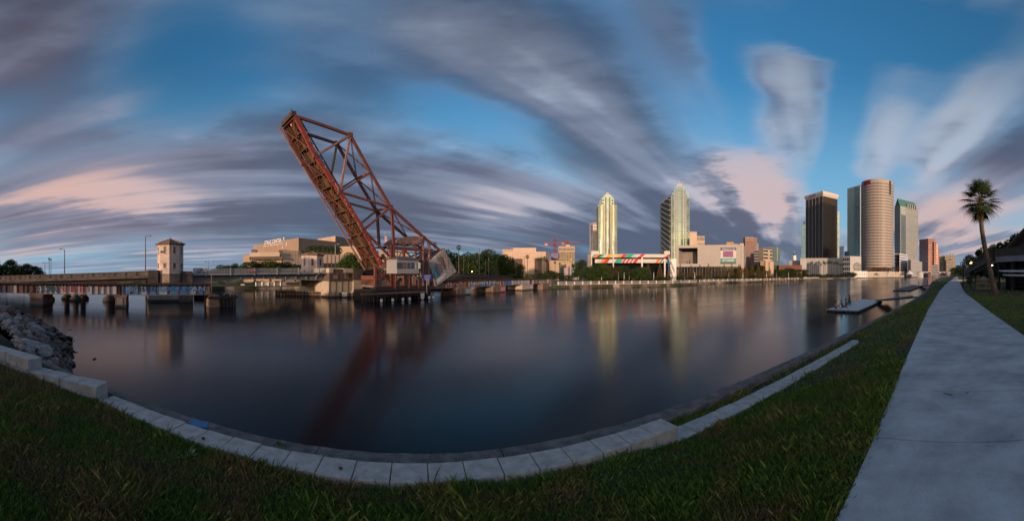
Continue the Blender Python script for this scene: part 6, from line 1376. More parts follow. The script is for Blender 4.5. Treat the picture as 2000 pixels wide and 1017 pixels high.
def trunk_mesh(kind, seed):
    random.seed(seed); mb = MB(); p = Vector((0, 0, -.03)); h = .45 if kind != 'cone' else .8
    q = Vector((random.uniform(-.03, .03), random.uniform(-.03, .03), h)); mb.tube(p, q, .035 if kind != 'cone' else .02, .018 if kind != 'cone' else .006, 7)
    if kind != 'cone':
        for i in range(7):
            a = 2*PI*i/7+random.random(); s_ = q.lerp(p, random.uniform(.0, .5)); e = s_+Vector((math.cos(a)*random.uniform(.15, .3), math.sin(a)*random.uniform(.15, .3), random.uniform(.15, .38))); mb.tube(s_, e, .013, .004, 5)
            e2 = e+Vector((random.uniform(-.1, .1), random.uniform(-.1, .1), .1)); mb.tube(e, e2, .005, .002, 4)
    me_ = bpy.data.meshes.new('trunk'); me_.from_pydata(mb.v, [], mb.f); me_.materials.append(BARK); me_.update(); return me_
VAR = {}
for key, kind, mt, n, leaf in (('oak', 'oak', 'oak', 6500, .021), ('dark', 'oak', 'dark', 6500, .021), ('round', 'round', 'oak', 3000, .022), ('lime', 'round', 'lime', 2400, .024), ('cyp', 'cone', 'cyp', 1700, .024), ('bush', 'bush', 'dark', 2600, .026), ('lbush', 'bush', 'lime', 1800, .026), ('brown', 'round', 'brown', 1500, .018), ('big', 'oak', 'dark', 16000, .019)):
    VAR[key] = [(crown_mesh('crown', kind, LF[mt], n, leaf, hash(key) % 1000 if False else sum(map(ord, key))+i*31), trunk_mesh(kind, sum(map(ord, key))+i)) for i in range(3 if key != 'big' else 2)]
tcount = 0
def shr(x):
    q = shore_pts(x, x+.001, 1)[0]; return math.hypot(q.x, q.y)
def tree(key, x, ytop, ybase, w, r_, label, group=None, name=None, at=None, zb=None):
    global tcount; tcount += 1
    base = P(x, ybase, r_) if at is None else Vector(at); h = (ybase-ytop)/F*r_ if at is None else ytop; ww = w/F*r_ if at is None else w
    if zb is not None: h += base.z-zb; base.z = zb
    nm = name or {'cyp': 'cypress_tree', 'bush': 'bush', 'lbush': 'bush'}.get(key, 'tree')
    th = thing(nm, label, 'bush' if 'bush' in key else 'tree', base, random.uniform(0, 6), group)
    cm_, tm_ = VAR[key][tcount % len(VAR[key])]
    for nm_, me_ in (('crown', cm_), ('trunk', tm_)):
        o = bpy.data.objects.new(nm_, me_); C.objects.link(o); o.parent = th; o.scale = (ww*1.15, ww*1.15, h)
    return th
def palm_mesh(seed, n=34, leaf=10):
    g = random.Random(seed); mb = MB(); tip = []
    for i in range(n):
        a = 2.39996*i; el = R(80)-R(150)*(i/n)**.9; L_ = .085+.02*g.random(); d = Vector((math.cos(a)*math.cos(el), math.sin(a)*math.cos(el), math.sin(el)))
        c = Vector((0, 0, .90)); e = c+d*L_; side = d.cross(Vector((0, 0, 1))); side = side.normalized() if side.length > .05 else Vector((1, 0, 0))
        mb.bar(c, e, .003, .003)
        for k_ in range(leaf):
            f = (k_/(leaf-1)-.5)*2; dd = (d*math.cos(f*1.5)+side*math.sin(f*1.5)).normalized(); q = e+dd*(.075*(1-.25*abs(f)))+Vector((0, 0, -.02-.02*abs(f))); w_ = dd.cross(d.cross(side)).normalized()*.006 if dd.cross(d.cross(side)).length > .01 else side*.006
            m_ = e.lerp(q, .5)+Vector((0, 0, .006)); mb.add([e, m_+w_, q, m_-w_], [(0, 1, 2, 3)])
    me_ = bpy.data.meshes.new('crown'); me_.from_pydata(mb.v, [], mb.f); me_.materials.append(LF['palm']); me_.update(); return me_
PM = [palm_mesh(i) for i in range(3)]
mbt = MB(); 
for i in range(8): mbt.tube((.006*math.sin(i*.5), 0, i*.112-.01), (.006*math.sin((i+1)*.5), 0, (i+1)*.112-.01), .017-.0006*i, .0155-.0006*i, 8)
PT = bpy.data.meshes.new('trunk'); PT.from_pydata(mbt.v, [], mbt.f); PT.materials.append(BARKP); PT.update()
def palm(x, ytop, ybase, r_, label, group=None, fat=1.0):
    global tcount; tcount += 1
    base = P(x, ybase, r_); h = (ybase-ytop)/F*r_; th = thing('palm_tree', label, 'palm tree', base, random.uniform(0, 6), group)
    for nm_, me_ in (('crown', PM[tcount % 3]), ('trunk', PT)):
        o = bpy.data.objects.new(nm_, me_); C.objects.link(o); o.parent = th; k_ = h*fat if nm_ == 'crown' else h
        if nm_ == 'crown': s_ = max(h*.55, 2.6)*fat; o.scale = (s_, s_, s_); o.location.z = h*.95-.97*s_+.05*s_
        else: o.scale = (max(h, 5), max(h, 5), h)
    return th
ORD = ['first', 'second', 'third', 'fourth', 'fifth', 'sixth', 'seventh', 'eighth', 'ninth', 'tenth', 'eleventh', 'twelfth', 'thirteenth', 'fourteenth', 'fifteenth', 'sixteenth', 'seventeenth', 'eighteenth', 'nineteenth', 'twentieth']
random.seed(21)
# left bank
for i, (x, yt, w, k) in enumerate(((-6, 502, 44, 'oak'), (22, 503, 36, 'oak'), (48, 512, 34, 'dark'), (68, 517, 28, 'dark'), (40, 520, 26, 'lbush'), (82, 526, 16, 'bush'))):
    tree(k, x, yt, 542, w, 100, ['broad olive tree cut by the left edge of the photo', 'tall olive tree second from the left edge behind the bridge', 'dark rounded tree left of the tall palm', 'dark tree just left of the thin pole', 'small bright green bush in front of the left trees', 'low dark bush at the foot of the twin palm'][i])
for i, (x, w) in enumerate(((-20, 60), (14, 56), (46, 50), (72, 36))): tree('bush', x, 516+3*i, 545, w, 103, ORD[i]+' dark undergrowth clump from the left below the trees at the left edge', 'left undergrowth')
palm(96, 503, 540, 95, 'tall palm standing alone behind the left part of the bridge', fat=.9); palm(99.5, 505, 540, 96, 'slightly shorter palm touching the tall one behind the left bridge', fat=.8)
for i in range(10): tree('dark', -170+i*26, 512+random.random()*10, 545, 50, 150, ORD[i]+' dark tree of the far bank wood beyond the left edge', 'far left bank wood') if i in (6,) else None
# trees in front of the theatre and behind the leaf
for i, (x, yt, w, k) in enumerate(((392, 521, 24, 'dark'), (445, 516, 34, 'dark'), (470, 513, 30, 'oak'), (498, 507, 44, 'dark'), (528, 507, 50, 'oak'), (555, 510, 40, 'dark'), (577, 514, 32, 'oak'), (425, 524, 24, 'oak'), (690, 489, 40, 'oak'), (712, 492, 34, 'dark'), (673, 505, 26, 'oak'), (732, 497, 36, 'oak'))):
    tree(k, x, yt-2, 549, w*1.35, 112, ['small dark tree just right of the cream tower behind the leaf', 'dark tree left end of the wood before the theatre', 'green tree second in the wood before the theatre', 'broad dark oak below the theatre balcony', 'wide green oak below the theatre lettering', 'dark oak right of the lettering below the pale wing', 'green oak left of the pink bridge house', 'low green tree left of the theatre wood', 'bushy oak between the palms and the raised leaf', 'dark oak touching the raised leaf on its left', 'low tree beside the palm row right of the pink house', 'oak seen through the foot of the raised leaf'][i])
for i, (x, yt) in enumerate(((402, 522), (430, 521), (441, 523))): tree('cyp', x, yt, 540, 7, 112, ORD[i]+' little pointed tree behind the grey leaf railing left part', 'little pointed trees')
for i, (x, yt, yb) in enumerate(((589, 490, 530), (604, 482, 528), (613, 481, 528), (622, 481.5, 526), (630, 481, 527), (640, 482, 526), (648, 482.5, 525), (655, 484, 527), (663, 485, 526))):
    palm(x, yt, 545, 118 if i else 108, ('lone palm at the left shoulder of the pink bridge house' if i == 0 else ORD[i-1]+' palm from the left in the row before the theatre right of the pink house'), 'palms before the theatre', 1.5)
# lawn strip under the leaf: kiosks, fences, boats
for i, (x, yt, w) in enumerate(((430, 545, 20), (470, 546, 22), (505, 547, 26), (545, 547, 24), (590, 546, 30), (625, 547, 26), (660, 547, 30))): tree(('lime', 'lbush', 'oak')[i % 3], x, yt, 557, w, 102, ORD[i]+' low green shrub from the left on the lawn seen under the leaf', 'shrubs under the leaf')
boat = thing('kayak_rental_hut', 'little waterside hut with yellow and blue floats under the grey leaf', 'hut', tuple(G(518, 562, LANDZ)))
blk(510, 514, 550, 97, 97, 1.5, WHITE, 'post', par=boat, yb=560); blk(512, 524, 549, 97.5, 97.5, 2, ORG, 'canopy', par=boat, yb=551.5); blk(519, 522, 549.5, 97, 97, .5, YEL, 'yellow_float', par=boat, yb=561); blk(515, 518, 552, 97, 97, .5, GU, 'blue_float', par=boat, yb=561)
cafe = thing('waterside_pavilion', 'low waterside pavilion with rust roof and white rails left of the tan leaf pier', 'pavilion', tuple(G(590, 561, LANDZ)))
blk(545, 590, 555.5, 100, 100, 5, GBR, 'roof', par=cafe, yb=557.5); blk(585, 640, 554.8, 100, 100, 5, STIFF, 'roof', par=cafe, yb=557); 
for x in np.linspace(546, 640, 14): blk(x, x+1, 557, 99.8, 99.8, .2, WHITE, 'post', par=cafe, yb=562)
blk(545, 640, 558.8, 99.6, 99.6, .1, WHITE, 'white_rail', par=cafe, yb=559.6); blk(470, 478, 555, 97, 97, 1, WHITE, 'white_table', par=cafe, yb=557)
# dark oaks right of counterweight
for i, (x, yt, w, k) in enumerate(((866, 481, 36, 'dark'), (883, 488, 40, 'dark'), (905, 492, 44, 'oak'), (930, 487, 46, 'dark'), (951, 481, 44, 'dark'), (972, 490, 44, 'oak'), (990, 495, 34, 'dark'), (915, 503, 40, 'oak'), (945, 505, 44, 'dark'), (985, 512, 36, 'dark'), (846, 486, 24, 'oak'), (812, 498, 30, 'oak'), (1010, 512, 30, 'dark'))):
    tree(k, x, yt, 548, w*1.15, 118+4*(i % 3), ['dark oak rising directly above the counterweight', 'dark oak touching the right of the counterweight', 'green oak behind the first tall pole', 'dark oak between the two tall poles', 'tallest dark oak behind the white lettered span', 'green oak right of the tallest one', 'dark oak at the right end of the oak wood', 'lower green oak in front of the wood left part', 'lower dark oak in front of the wood right part', 'low dark oak beside the bushy palm', 'oak peeking over the machinery hood', 'oak seen behind the grey cabin', 'dark tree in front of the pale gallery'][i])
for i, (x, yt, yb, f) in enumerate(((896, 479, 535, 1.1), (849, 474, 530, 1), (838, 473, 530, .9), (878, 505, 536, 1.6), (915, 505, 536, 1.3), (1000, 511, 543, 2.1), (1008, 513, 543, 1.8), (1030, 498, 541, 1.1), (1051, 504, 541, 1.1), (1057, 503, 541, 1.2), (1064, 502, 543, 1.3), (1068, 506, 541, 1.1), (1084, 510, 541, 1.1), (1093, 513, 541, .8), (1104, 515, 541, .8), (776, 468, 530, 1), (757, 470, 528, .9))):
    palm(x, yt, yb+4, 112+3*(i % 3), ['palm standing above the dark oaks behind the first pole', 'palm behind the right end of the machinery hood', 'palm just left of the one behind the hood', 'low bushy palm beside the counterweight', 'small palm in front of the dark oaks', 'big bushy palm with hanging brown fronds at the end of the wood', 'second bushy palm leaning on the big one', 'tall slim palm before the gallery wall', 'first palm of the cluster before the gallery recess', 'second palm of the cluster before the gallery recess', 'largest palm of the cluster before the gallery corner', 'palm right of the gallery corner', 'palm before the raw concrete frame', 'small palm before the unfinished hotel, left one', 'small palm before the unfinished hotel, right one', 'palm seen through the truss behind the cabin', 'palm behind the flagpole'][i], fat=f)
for i, (x, yt, w, k) in enumerate(((1000, 532, 30, 'lbush'), (1020, 530, 26, 'bush'), (1042, 532, 40, 'lbush'), (1060, 528, 26, 'bush'), (1075, 526, 26, 'dark'), (1088, 530, 30, 'bush'), (1105, 534, 26, 'bush'))):
    tree(k, x, yt, 548, w, 112, ORD[i]+' shrub from the left between the bushy palm and the quay end', 'shrubs before the gallery')
for i, (x, yt, yb, r_) in enumerate(((905.5, 492, 534, 84), (936, 485, 535, 88), (948, 506, 536, 92), (954.5, 503, 537, 93), (1024, 500, 540, 100), (999, 503, 515, 100))):
    if i == 5: continue
    lamp_post(x, yt, yb, r_, ['thin bare pole just right of the counterweight', 'tallest bare pole before the dark oaks', 'short pole left of the speed sign lamp', 'short pole with lamp before the dark oaks', 'concrete pole before the gallery'][i], 0, mt=STONE)
b_ = P(922, 530, 112); lo = MB().ball(b_, .16, seg=8).build('lamp_globe', emit('warm_lamp', (1, .55, .15), 9), loc=b_); tag(lo, 'small glowing orange lamp below the dark oaks', 'lamp')
# park trees before the garage
for i, (x, yt, w, k) in enumerate(((1138, 503, 30, 'dark'), (1160, 511, 34, 'dark'), (1184, 512, 40, 'oak'), (1195, 514, 34, 'brown'), (1222, 515, 38, 'dark'), (1252, 519, 30, 'oak'), (1262, 522, 20, 'dark'), (1128, 520, 20, 'dark'), (1150, 520, 30, 'oak'), (1207, 520, 26, 'dark'))):
    tree(k, x, yt, 547, w*1.1, min(shr(x)+5, 117), ['tall dark tree left of the mural garage', 'dark tree below the left end of the mural', 'green tree below the orange stripes', 'sparse brown tree below the teal stripes', 'dark broad tree below the middle column', 'green tree right of the middle column', 'narrow dark tree beside the first cypress', 'low dark tree by the quay ramp', 'low green tree before the tall dark one', 'low dark tree between sparse tree and broad tree'][i])
cyl_ = [(1266, 513), (1289, 513), (1308, 517), (1328.6, 514), (1349.6, 516), (1367, 515), (1384, 513), (1401.5, 518), (1414.5, 514), (1429, 513), (1443, 514), (1457, 511), (1469, 512), (1481, 514), (1492, 517), (1503, 522)]
for i, (x, yt) in enumerate(cyl_): tree('cyp', x, yt, 545.5-.2*i, 13.5-.2*i, shr(x)+7, ORD[i]+' pointed rusty green cypress from the left in the row before garage and museum', 'cypress row before the museum')
for i, (x, yt, w, k) in enumerate(((1340, 530, 14, 'brown'), (1421, 520, 14, 'brown'), (1437, 521, 16, 'oak'), (1475, 514, 24, 'dark'), (1487, 516, 26, 'dark'), (1514, 522, 22, 'dark'), (1527, 524, 24, 'oak'), (1541, 521, 26, 'dark'), (1555, 524, 24, 'oak'), (1569, 523, 20, 'dark'), (1449, 523, 16, 'brown'))):
    tree(k, x, yt, 543, w*1.15, shr(x)+14, ['small brown tree before the glass ground floor', 'small brown tree under the banner', 'green tree at the right end of the museum', 'dark tree before the brown tower', 'dark tree before the tan office', 'dark tree right of the beige annex', 'green tree before the brick range left part', 'dark tree before the brick range', 'green tree below the cupola', 'dark tree at the left of the palm promenade', 'brown tree between cypress trees at the museum corner'][i])
for i, x in enumerate(np.linspace(1150, 1560, 24)): tree(('bush', 'lbush', 'brown', 'bush')[i % 4] if i % 4 != 2 else 'bush', x, 538+2*(i % 2)-.1*i, 549-.2*i, 18, shr(x)+4, ('low hedge clump near '+['the quay ramp', 'the left mural column', 'the garage middle', 'the garage stair', 'the museum recess', 'the museum middle', 'the banner', 'the brown tower', 'the tan office', 'the navy office', 'the brick range', 'the cupola'][i//2]+(', left of the pair' if i % 2 == 0 else ', right of the pair')), 'low hedge along the riverwalk')
for i, x in enumerate((1175, 1208, 1219, 1229, 1277, 1319, 1357, 1423.5, 1451, 1475, 1497, 1517, 1540, 1557)):
    lamp_post(x, 531.5, 547-.3*i, shr(x)+3, ORD[i]+' small lamp post from the left along the riverwalk', 0, mt=GREYST if i % 2 else WHITE, grp='riverwalk lamp posts')
# palms promenade below black tower
random.seed(9)
for i, x in enumerate(np.linspace(1570, 1646, 19)): palm(x+random.uniform(-1, 1), 509.5+random.random()*6, 541, shr(x)+12+random.random()*30, ORD[i]+' palm from the left in the dense promenade row below the black tower', 'promenade palms', 1.25)
for i, x in enumerate(np.linspace(1706, 1754, 11)): tree('brown', x, 517.5+random.random()*3, 533, 8.5, 432, ORD[i]+' bare brown tree from the left at the foot of the round tower', 'bare trees below the round tower')
for i, x in enumerate((1660, 1668)): tree('bush', x, 531, 540, 12, shr(x)+6, ('left' if i == 0 else 'right')+' dark clipped bush beside the white terrace wall', 'terrace bushes')
for i, x in enumerate(np.linspace(1576, 1664, 10)): tree('bush', x, 534, 541, 13, shr(x)+8, ORD[i]+' dark bush from the left under the promenade palms', 'promenade bushes')
palm(1840, 514.5, 543.5, 118, 'small palm at the far bend of the footpath', fat=1.35)
# right bank wood and horizon trees
for i, (x, yt, yb, w, r_, k) in enumerate(((1862, 519, 543, 16, 130, 'dark'), (1872, 515, 544, 18, 110, 'dark'), (1886, 505, 546, 30, 90, 'dark'), (1905, 492, 548, 44, 75, 'oak'), (1925, 478, 550, 52, 70, 'dark'), (1950, 471, 552, 56, 66, 'oak'), (1972, 462, 552, 56, 62, 'dark'), (1995, 440, 553, 62, 60, 'dark'), (2025, 436, 553, 70, 58, 'dark'))):
    tree('big' if r_ < 80 else k, x, yt, yb, w, r_, ['small tree at the far end of the footpath', 'dark tree beside the far path bend', 'dark tree behind the small footpath lamp', 'bushy tree behind the wooden stairs', 'tree directly left of the leaning palm trunk', 'tree right of the palm trunk above the deck railing', 'dark tree above the left end of the boathouse', 'tall tree at the right edge above the boathouse roof', 'tall tree cut by the right edge of the photo'][i])
for i, (x, w) in enumerate(((1895, 16), (1915, 26), (1935, 26))): tree('bush', x, 535, 556, w, 52+i*2, ORD[i]+' dark bush behind the boat trailer', 'bushes behind the trailer')
# unseen oak row added behind the viewer to keep low sun off the foreground
for i, x in enumerate(np.arange(-60, 62, 5.5)):
    o = tree('dark' if i % 2 else 'oak', 0, 8.4+random.random()*1.2, 0, 9, 0, ORD[i % 20]+(' oak' if i < 20 else ' further oak')+' of the unseen row added behind the near lawn for shade', 'oaks added behind the near lawn for shade', at=(x, -24+random.uniform(-1.5, 1.5), -1.6))

# ============================================================ leaning palm by the path
pb = G(1945, 577, -.02); r_p = math.hypot(pb.x, pb.y)
np_ = thing('palm_tree', 'tall leaning cabbage palm on the lawn between the footpath and the boathouse', 'palm tree', pb)
pts = [P(x, y, r_p+d_) for x, y, d_ in ((1945, 578, 0), (1941, 560, 0), (1935, 535, 0), (1928, 505, 0), (1922, 475, 0), (1918, 450, 0), (1916, 428, 0), (1915.5, 405, 0), (1915, 393, 0))]
mb = MB(); nseg = 34; vs = []; fs = []; ring = 12
def spl(t_):
    f = t_*(len(pts)-1); i = min(int(f), len(pts)-2); return pts[i].lerp(pts[i+1], f-i)
for j in range(nseg+1):
    t_ = j/nseg; c = spl(t_); rad_ = .235*(1-.42*t_)+.05*math.exp(-t_*14)+(.015 if j % 2 else 0)+.04*math.exp(-((t_-.97)/.06)**2)
    for i in range(ring): a = 2*PI*i/ring; vs.append(c+Vector((math.cos(a)*rad_, math.sin(a)*rad_, 0)))
for j in range(nseg):
    for i in range(ring): fs.append((j*ring+i, j*ring+(i+1) % ring, (j+1)*ring+(i+1) % ring, (j+1)*ring+i))
mb.add(vs, fs); mb.build('trunk', BARKP, np_, smooth=True)
top = pts[-1]; random.seed(4)
mb = MB()
for i in range(46):
    a = 2.4*i; z = -.75+.85*i/46; d = Vector((math.cos(a), math.sin(a), .5)); q = top+Vector((0, 0, z)); mb.bar(q+d*.12, q+d*.42, .07, .03)
mb.build('leaf_boot', mat('palm_boot', (.17, .11, .07), .9, .4, 5), np_, kind='stuff')
DEADP = leafmat('dry_fronds', (.12, .085, .045), (.20, .15, .08))
def frond(c, a, el, L_, drop, mt, size=.62):
    d = Vector((math.cos(a)*math.cos(el), math.sin(a)*math.cos(el), math.sin(el))); mb = MB(); p = c; dd = d.copy(); n = 6
    for i in range(n):
        q = p+dd*L_/n; mb.bar(p, q, .035-.003*i, .02); p = q; dd = (dd+Vector((0, 0, -drop/n))).normalized()
    side = dd.cross(Vector((0, 0, 1))); side = side.normalized() if side.length > .1 else Vector((1, 0, 0)); up = side.cross(dd).normalized()
    nl = 26
    for k_ in range(nl):
        f = (k_+.5)/nl*2-1; st = p-dd*.22*abs(f)**1.2*1.0; ang = f*1.9; ld = (dd*math.cos(ang)+side*math.sin(ang)+up*.30*(1-abs(f))).normalized(); ll = size*(1.05-.30*abs(f))*random.uniform(.85, 1.1)
        w_ = ld.cross(up).normalized()*.024; m1_ = st+ld*ll*.5; m2 = st+ld*ll*.82+Vector((0, 0, -.05-.09*random.random())); e = st+ld*ll+Vector((0, 0, -.15-.22*random.random()))
        mb.add([st-w_*.5, st+w_*.5, m1_+w_, m1_-w_], [(0, 1, 2, 3)]); mb.add([m1_-w_, m1_+w_, m2+w_*.5, m2-w_*.5], [(0, 1, 2, 3)]); mb.add([m2-w_*.5, m2+w_*.5, e], [(0, 1, 2)])
    return mb.build('frond', mt, np_)
nfr = 44
for i in range(nfr):
    a = 2.39996*i+random.uniform(-.2, .2); u = i/nfr; el = R(84)-R(112)*u; frond(top+Vector((0, 0, .05-.25*u)), a, el, random.uniform(.95, 1.2), .25+.4*u, LF['palm'], .95)
for i in range(4): frond(top+Vector((0, 0, -.35)), -1.2+i*.9, R(-58), .85, .3, LF['palm'], .6)
for i in range(4): frond(top+Vector((0, 0, -.4)), -.4+i*1.6, R(-78), .6, .1, DEADP, .45)

# ============================================================ boathouse with deck, stairs, racks
RH_ = 37.0
bh = thing('boathouse', 'dark raised boathouse with timber deck, slatted railing and pitched roof at the right edge', 'boathouse', tuple(B(1990, RH_, -.1)))
WOODG = mat('grey_deck_timber', (.12, .105, .095), .9, .3, 2, .3); DARKW = mat('dark_boards', (.03, .028, .027), .85, .3, 1.5, .2); FASC = mat('pale_fascia', (.27, .27, .28), .7, .15, 1); SHING = mat('brown_shingles', (.14, .11, .095), .9, .3, 3, .4)
# local frame: x runs right/towards viewer along the deck front, y to the back
cL = B(1945, RH_, 0); cR = B(2040, 31.5, 0); yaw = math.atan2((cR-cL).y, (cR-cL).x); MH = Matrix.Translation((cL.x, cL.y, 0)) @ Matrix.Rotation(yaw, 4, 'Z')
wid_ = (cR-cL).length+3; zD = zy(502, RH_); zRl = zy(486.5, RH_); zF = zy(512, RH_); back_ = 1 if (MH.to_3x3() @ Vector((0, 1, 0))).dot(cL) > 0 else -1
def hb(x0, x1, y0, y1, z0, z1, mt, nm): y0, y1 = sorted((y0*back_, y1*back_)); return MB(MH).box(x0, x1, y0, y1, z0, z1).build(nm, mt, bh)
hb(0, wid_, 0, 9, zF+.1, zD, WOODG, 'deck'); hb(0, wid_, -.06, .0, zF, zD+.02, FASC, 'fascia'); hb(-.06, 0, 0, 9, zF, zD+.02, FASC, 'fascia')
for x in np.arange(0, wid_, 1.9): hb(x, x+.1, -.08, .02, zD, zRl, WOODG, 'railing_post')
hb(0, wid_, -.10, .04, zRl-.06, zRl, WOODG, 'handrail'); hb(0, wid_, -.06, 0, zD+.08, zD+.14, WOODG, 'bottom_rail'); hb(-.05, .05, 0, 9, zRl-.06, zRl, WOODG, 'handrail')
for x in np.arange(.12, wid_, .125): hb(x, x+.045, -.05, -.01, zD+.1, zRl-.05, WOODG, 'baluster')
for y in np.arange(.2, 9, .3): hb(-.03, .01, y, y+.05, zD+.05, zRl-.05, WOODG, 'baluster')
for x in (.15, 2.4, 4.8, 7.2): hb(x, x+.22, .1, .32, -.4, zF+.1, DARKW, 'deck_post'); 
hb(.5, wid_, 1.2, 1.4, -.4, zF+.1, DARKW, 'lower_wall'); hb(.6, wid_, 4, 8.5, -.4, zF, DARKW, 'store_room')
for i in range(5): hb(.5+i*1.5, .58+i*1.5, .9, 1.2, -.3, zF, BLACK, 'rack_upright')
for z in (.1, .55, 1.0): hb(.5, wid_, .6, 1.2, z-.25, z-.20, BLACK, 'rack_shelf')
xw = 1.5; hb(xw, wid_-1, 1.6, 8.6, zD, zD+2.0, mat('dark_cabin_wall', (.055, .045, .04), .85, .3, 2), 'upper_wall'); 
for i in range(3): hb(xw+.6+i*2.0, xw+1.5+i*2.0, 1.52, 1.6, zD+.7, zD+1.6, DKW, 'window')
zE = zy(481, RH_); zA = zE+2.7; xa_ = 1.0; xm_ = xa_+4.2
for s_, x0 in ((1, xa_), (-1, xm_*2-xa_)):
    vs = [(x0-s_*.3, -.0*back_+.8*back_, zE-.12), (xm_, .8*back_, zA), (xm_, 9.4*back_, zA), (x0-s_*.3, 9.4*back_, zE-.12)]; vs2 = [(a, b__, c_-.18) for a, b__, c_ in vs]; MB(MH).add(vs+vs2, [(0, 1, 2, 3), (7, 6, 5, 4), (0, 4, 5, 1), (1, 5, 6, 2), (2, 6, 7, 3), (3, 7, 4, 0)]).build('roof', SHING, bh)
MB(MH).add([(xa_, 1.55*back_, zE-.1), (xm_*2-xa_, 1.55*back_, zE-.1), (xm_, 1.55*back_, zA-.2), (xa_, 1.65*back_, zE-.1), (xm_*2-xa_, 1.65*back_, zE-.1), (xm_, 1.65*back_, zA-.2)], [(0, 1, 2), (5, 4, 3)]).build('gable_wall', MATS['dark_cabin_wall'], bh)
# stair flight down to the left landing, seen against the wood
st = thing('timber_stairs', 'grey timber stairs with railing climbing from a landing box to the boathouse deck', 'stairs', tuple(B(1900, 40, -.1)))
sA = P(1896, 526, 41); sB = Vector((cL.x, cL.y, zD)); sd = (sB-sA); hd_ = Vector((sd.x, sd.y, 0)).normalized(); sn = Vector((-hd_.y, hd_.x, 0))
for k_ in (-.55, .55):
    MB().bar(sA+sn*k_+Vector((0, 0, -.35)), sB+sn*k_+Vector((0, 0, -.15)), .08, .32).build('stringer', WOODG, st); MB().bar(sA+sn*k_+Vector((0, 0, .62)), sB+sn*k_+Vector((0, 0, .85)), .09, .09).build('handrail', WOODG, st)
    for i in range(26): q = sA.lerp(sB, i/26)+sn*k_; MB().bar(q+Vector((0, 0, -.3)), q+Vector((0, 0, .65)), .045, .045).build('baluster', WOODG, st)
for i in range(13): q = sA.lerp(sB, (i+.5)/13); MB().bar(q-sn*.5, q+sn*.5, .26, .05).build('tread', WOODG, st)
lx0, lx1 = P(1881, 532, 41), P(1896, 532, 41); lz0, lz1 = zy(540.5, 41), zy(524.5, 41); lf_ = lx0.lerp(lx1, .5).normalized(); lf_.z = 0
pr = [(lx0.x, lx0.y), (lx1.x, lx1.y), ((lx1+lf_*1.3).x, (lx1+lf_*1.3).y), ((lx0+lf_*1.3).x, (lx0+lf_*1.3).y)]
MB().prism(pr, lz0, lz0+.15).build('landing_floor', WOODG, st)
for z0 in (lz0+.2, lz0+.38, lz0+.56, lz0+.74): MB().bar((lx0.x, lx0.y, z0), (lx1.x, lx1.y, z0), .05, .13).build('landing_board', WOODG, st)
for p in (pr[0], pr[1], pr[3]): MB().bar((p[0], p[1], -.4), (p[0], p[1], lz1), .14, .14).build('post', DARKW, st)
# kayaks on racks
for i, (x0, x1, y, lab) in enumerate(((1952, 2004, 530, 'upper long white kayak on the rack under the boathouse deck'), (1959, 2004, 537.8, 'lower long white kayak on the rack under the boathouse deck'))):
    p = P(x0, y, 36.2); q = P(x1+20, y, 32.5); q.z = p.z; mb = MB(); d = q-p; n = 10; vs = []; sdv = Vector((-d.y, d.x, 0)).normalized()
    for j in range(n+1):
        t_ = j/n; w_ = .28*math.sin(PI*min(1, max(.04, t_)))**.5; c = p+d*t_+Vector((0, 0, .08*(2*t_-1)**4))
        for a in range(8): an = 2*PI*a/8; vs.append(c+sdv*w_*math.cos(an)+Vector((0, 0, .13*math.sin(an)*min(1, w_/.2))))
    mb.add(vs, [(j*8+a, j*8+(a+1) % 8, (j+1)*8+(a+1) % 8, (j+1)*8+a) for j in range(n) for a in range(8)]+[tuple(range(7, -1, -1)), tuple(n*8+a for a in range(8))])
    kk = thing('kayak', lab, 'kayak', p); mb.build('hull', WHITE, kk, smooth=True); MB().bar(p.lerp(q, .45)+Vector((0, 0, .12)), p.lerp(q, .6)+Vector((0, 0, .12)), .25, .03).build('cockpit_rim', BLACK, kk)
# wooden rack / trailer by the palm
tr = thing('boat_trailer', 'tan timber boat rack with covered grey boat beside the leaning palm', 'boat trailer', tuple(B(1921, 33, -.1))); WT = mat('tan_timber', (.24, .15, .09), .85, .3, 2)
g0 = zy(565, 33.5)
for x in (1908.5, 1912, 1926, 1934): MB().bar(P(x, 565, 33.5), P(x, 537.5 if x < 1913 else 544, 33.5), .09, .09).build('post', WT, tr); MB().bar(P(x, 560, 35.5), P(x, 543, 35.5), .09, .09).build('post', WT, tr)
for y in (545.5, 553.5, 563): MB().bar(P(1907, y, 33.4), P(1934.5, y, 33.4), .07, .14).build('rail', WT, tr)
hp = [P(x, y, 34) for x, y in ((1914, 554), (1913.5, 546), (1916, 541.5), (1922, 539.5), (1927, 542), (1929, 548), (1928.5, 554))]; n = len(hp); dd = Vector((hp[0].x, hp[0].y, 0)).normalized()*2.2
MB().add(hp+[p+dd for p in hp], [tuple(range(n)), tuple(reversed(range(n, 2*n)))]+[(i, n+i, n+(i+1) % n, (i+1) % n) for i in range(n)]).build('covered_boat', mat('grey_tarpaulin', (.16, .18, .19), .6, .2, 2), tr, bevel=.08)
lp = P(1896, 514, 46); th = thing('path_lamp', 'small glowing yellow lamp on a pole left of the wooden stairs', 'street lamp', P(1896, 553, 46)); MB().tube(P(1896, 553, 46), lp, .05, .04, 6).build('pole', BLACK, th); MB().ball(lp+Vector((0, 0, .1)), .17, seg=8).build('globe', emit('yellow_lamp', (1, .62, .12), 8), th)
sl = P(1938, 518, 38); tag(MB().ball(sl, .07, seg=6).build('wall_lamp', emit('white_lamp', (1, .9, .8), 6), loc=sl), 'tiny white lamp under the boathouse deck corner', 'lamp')
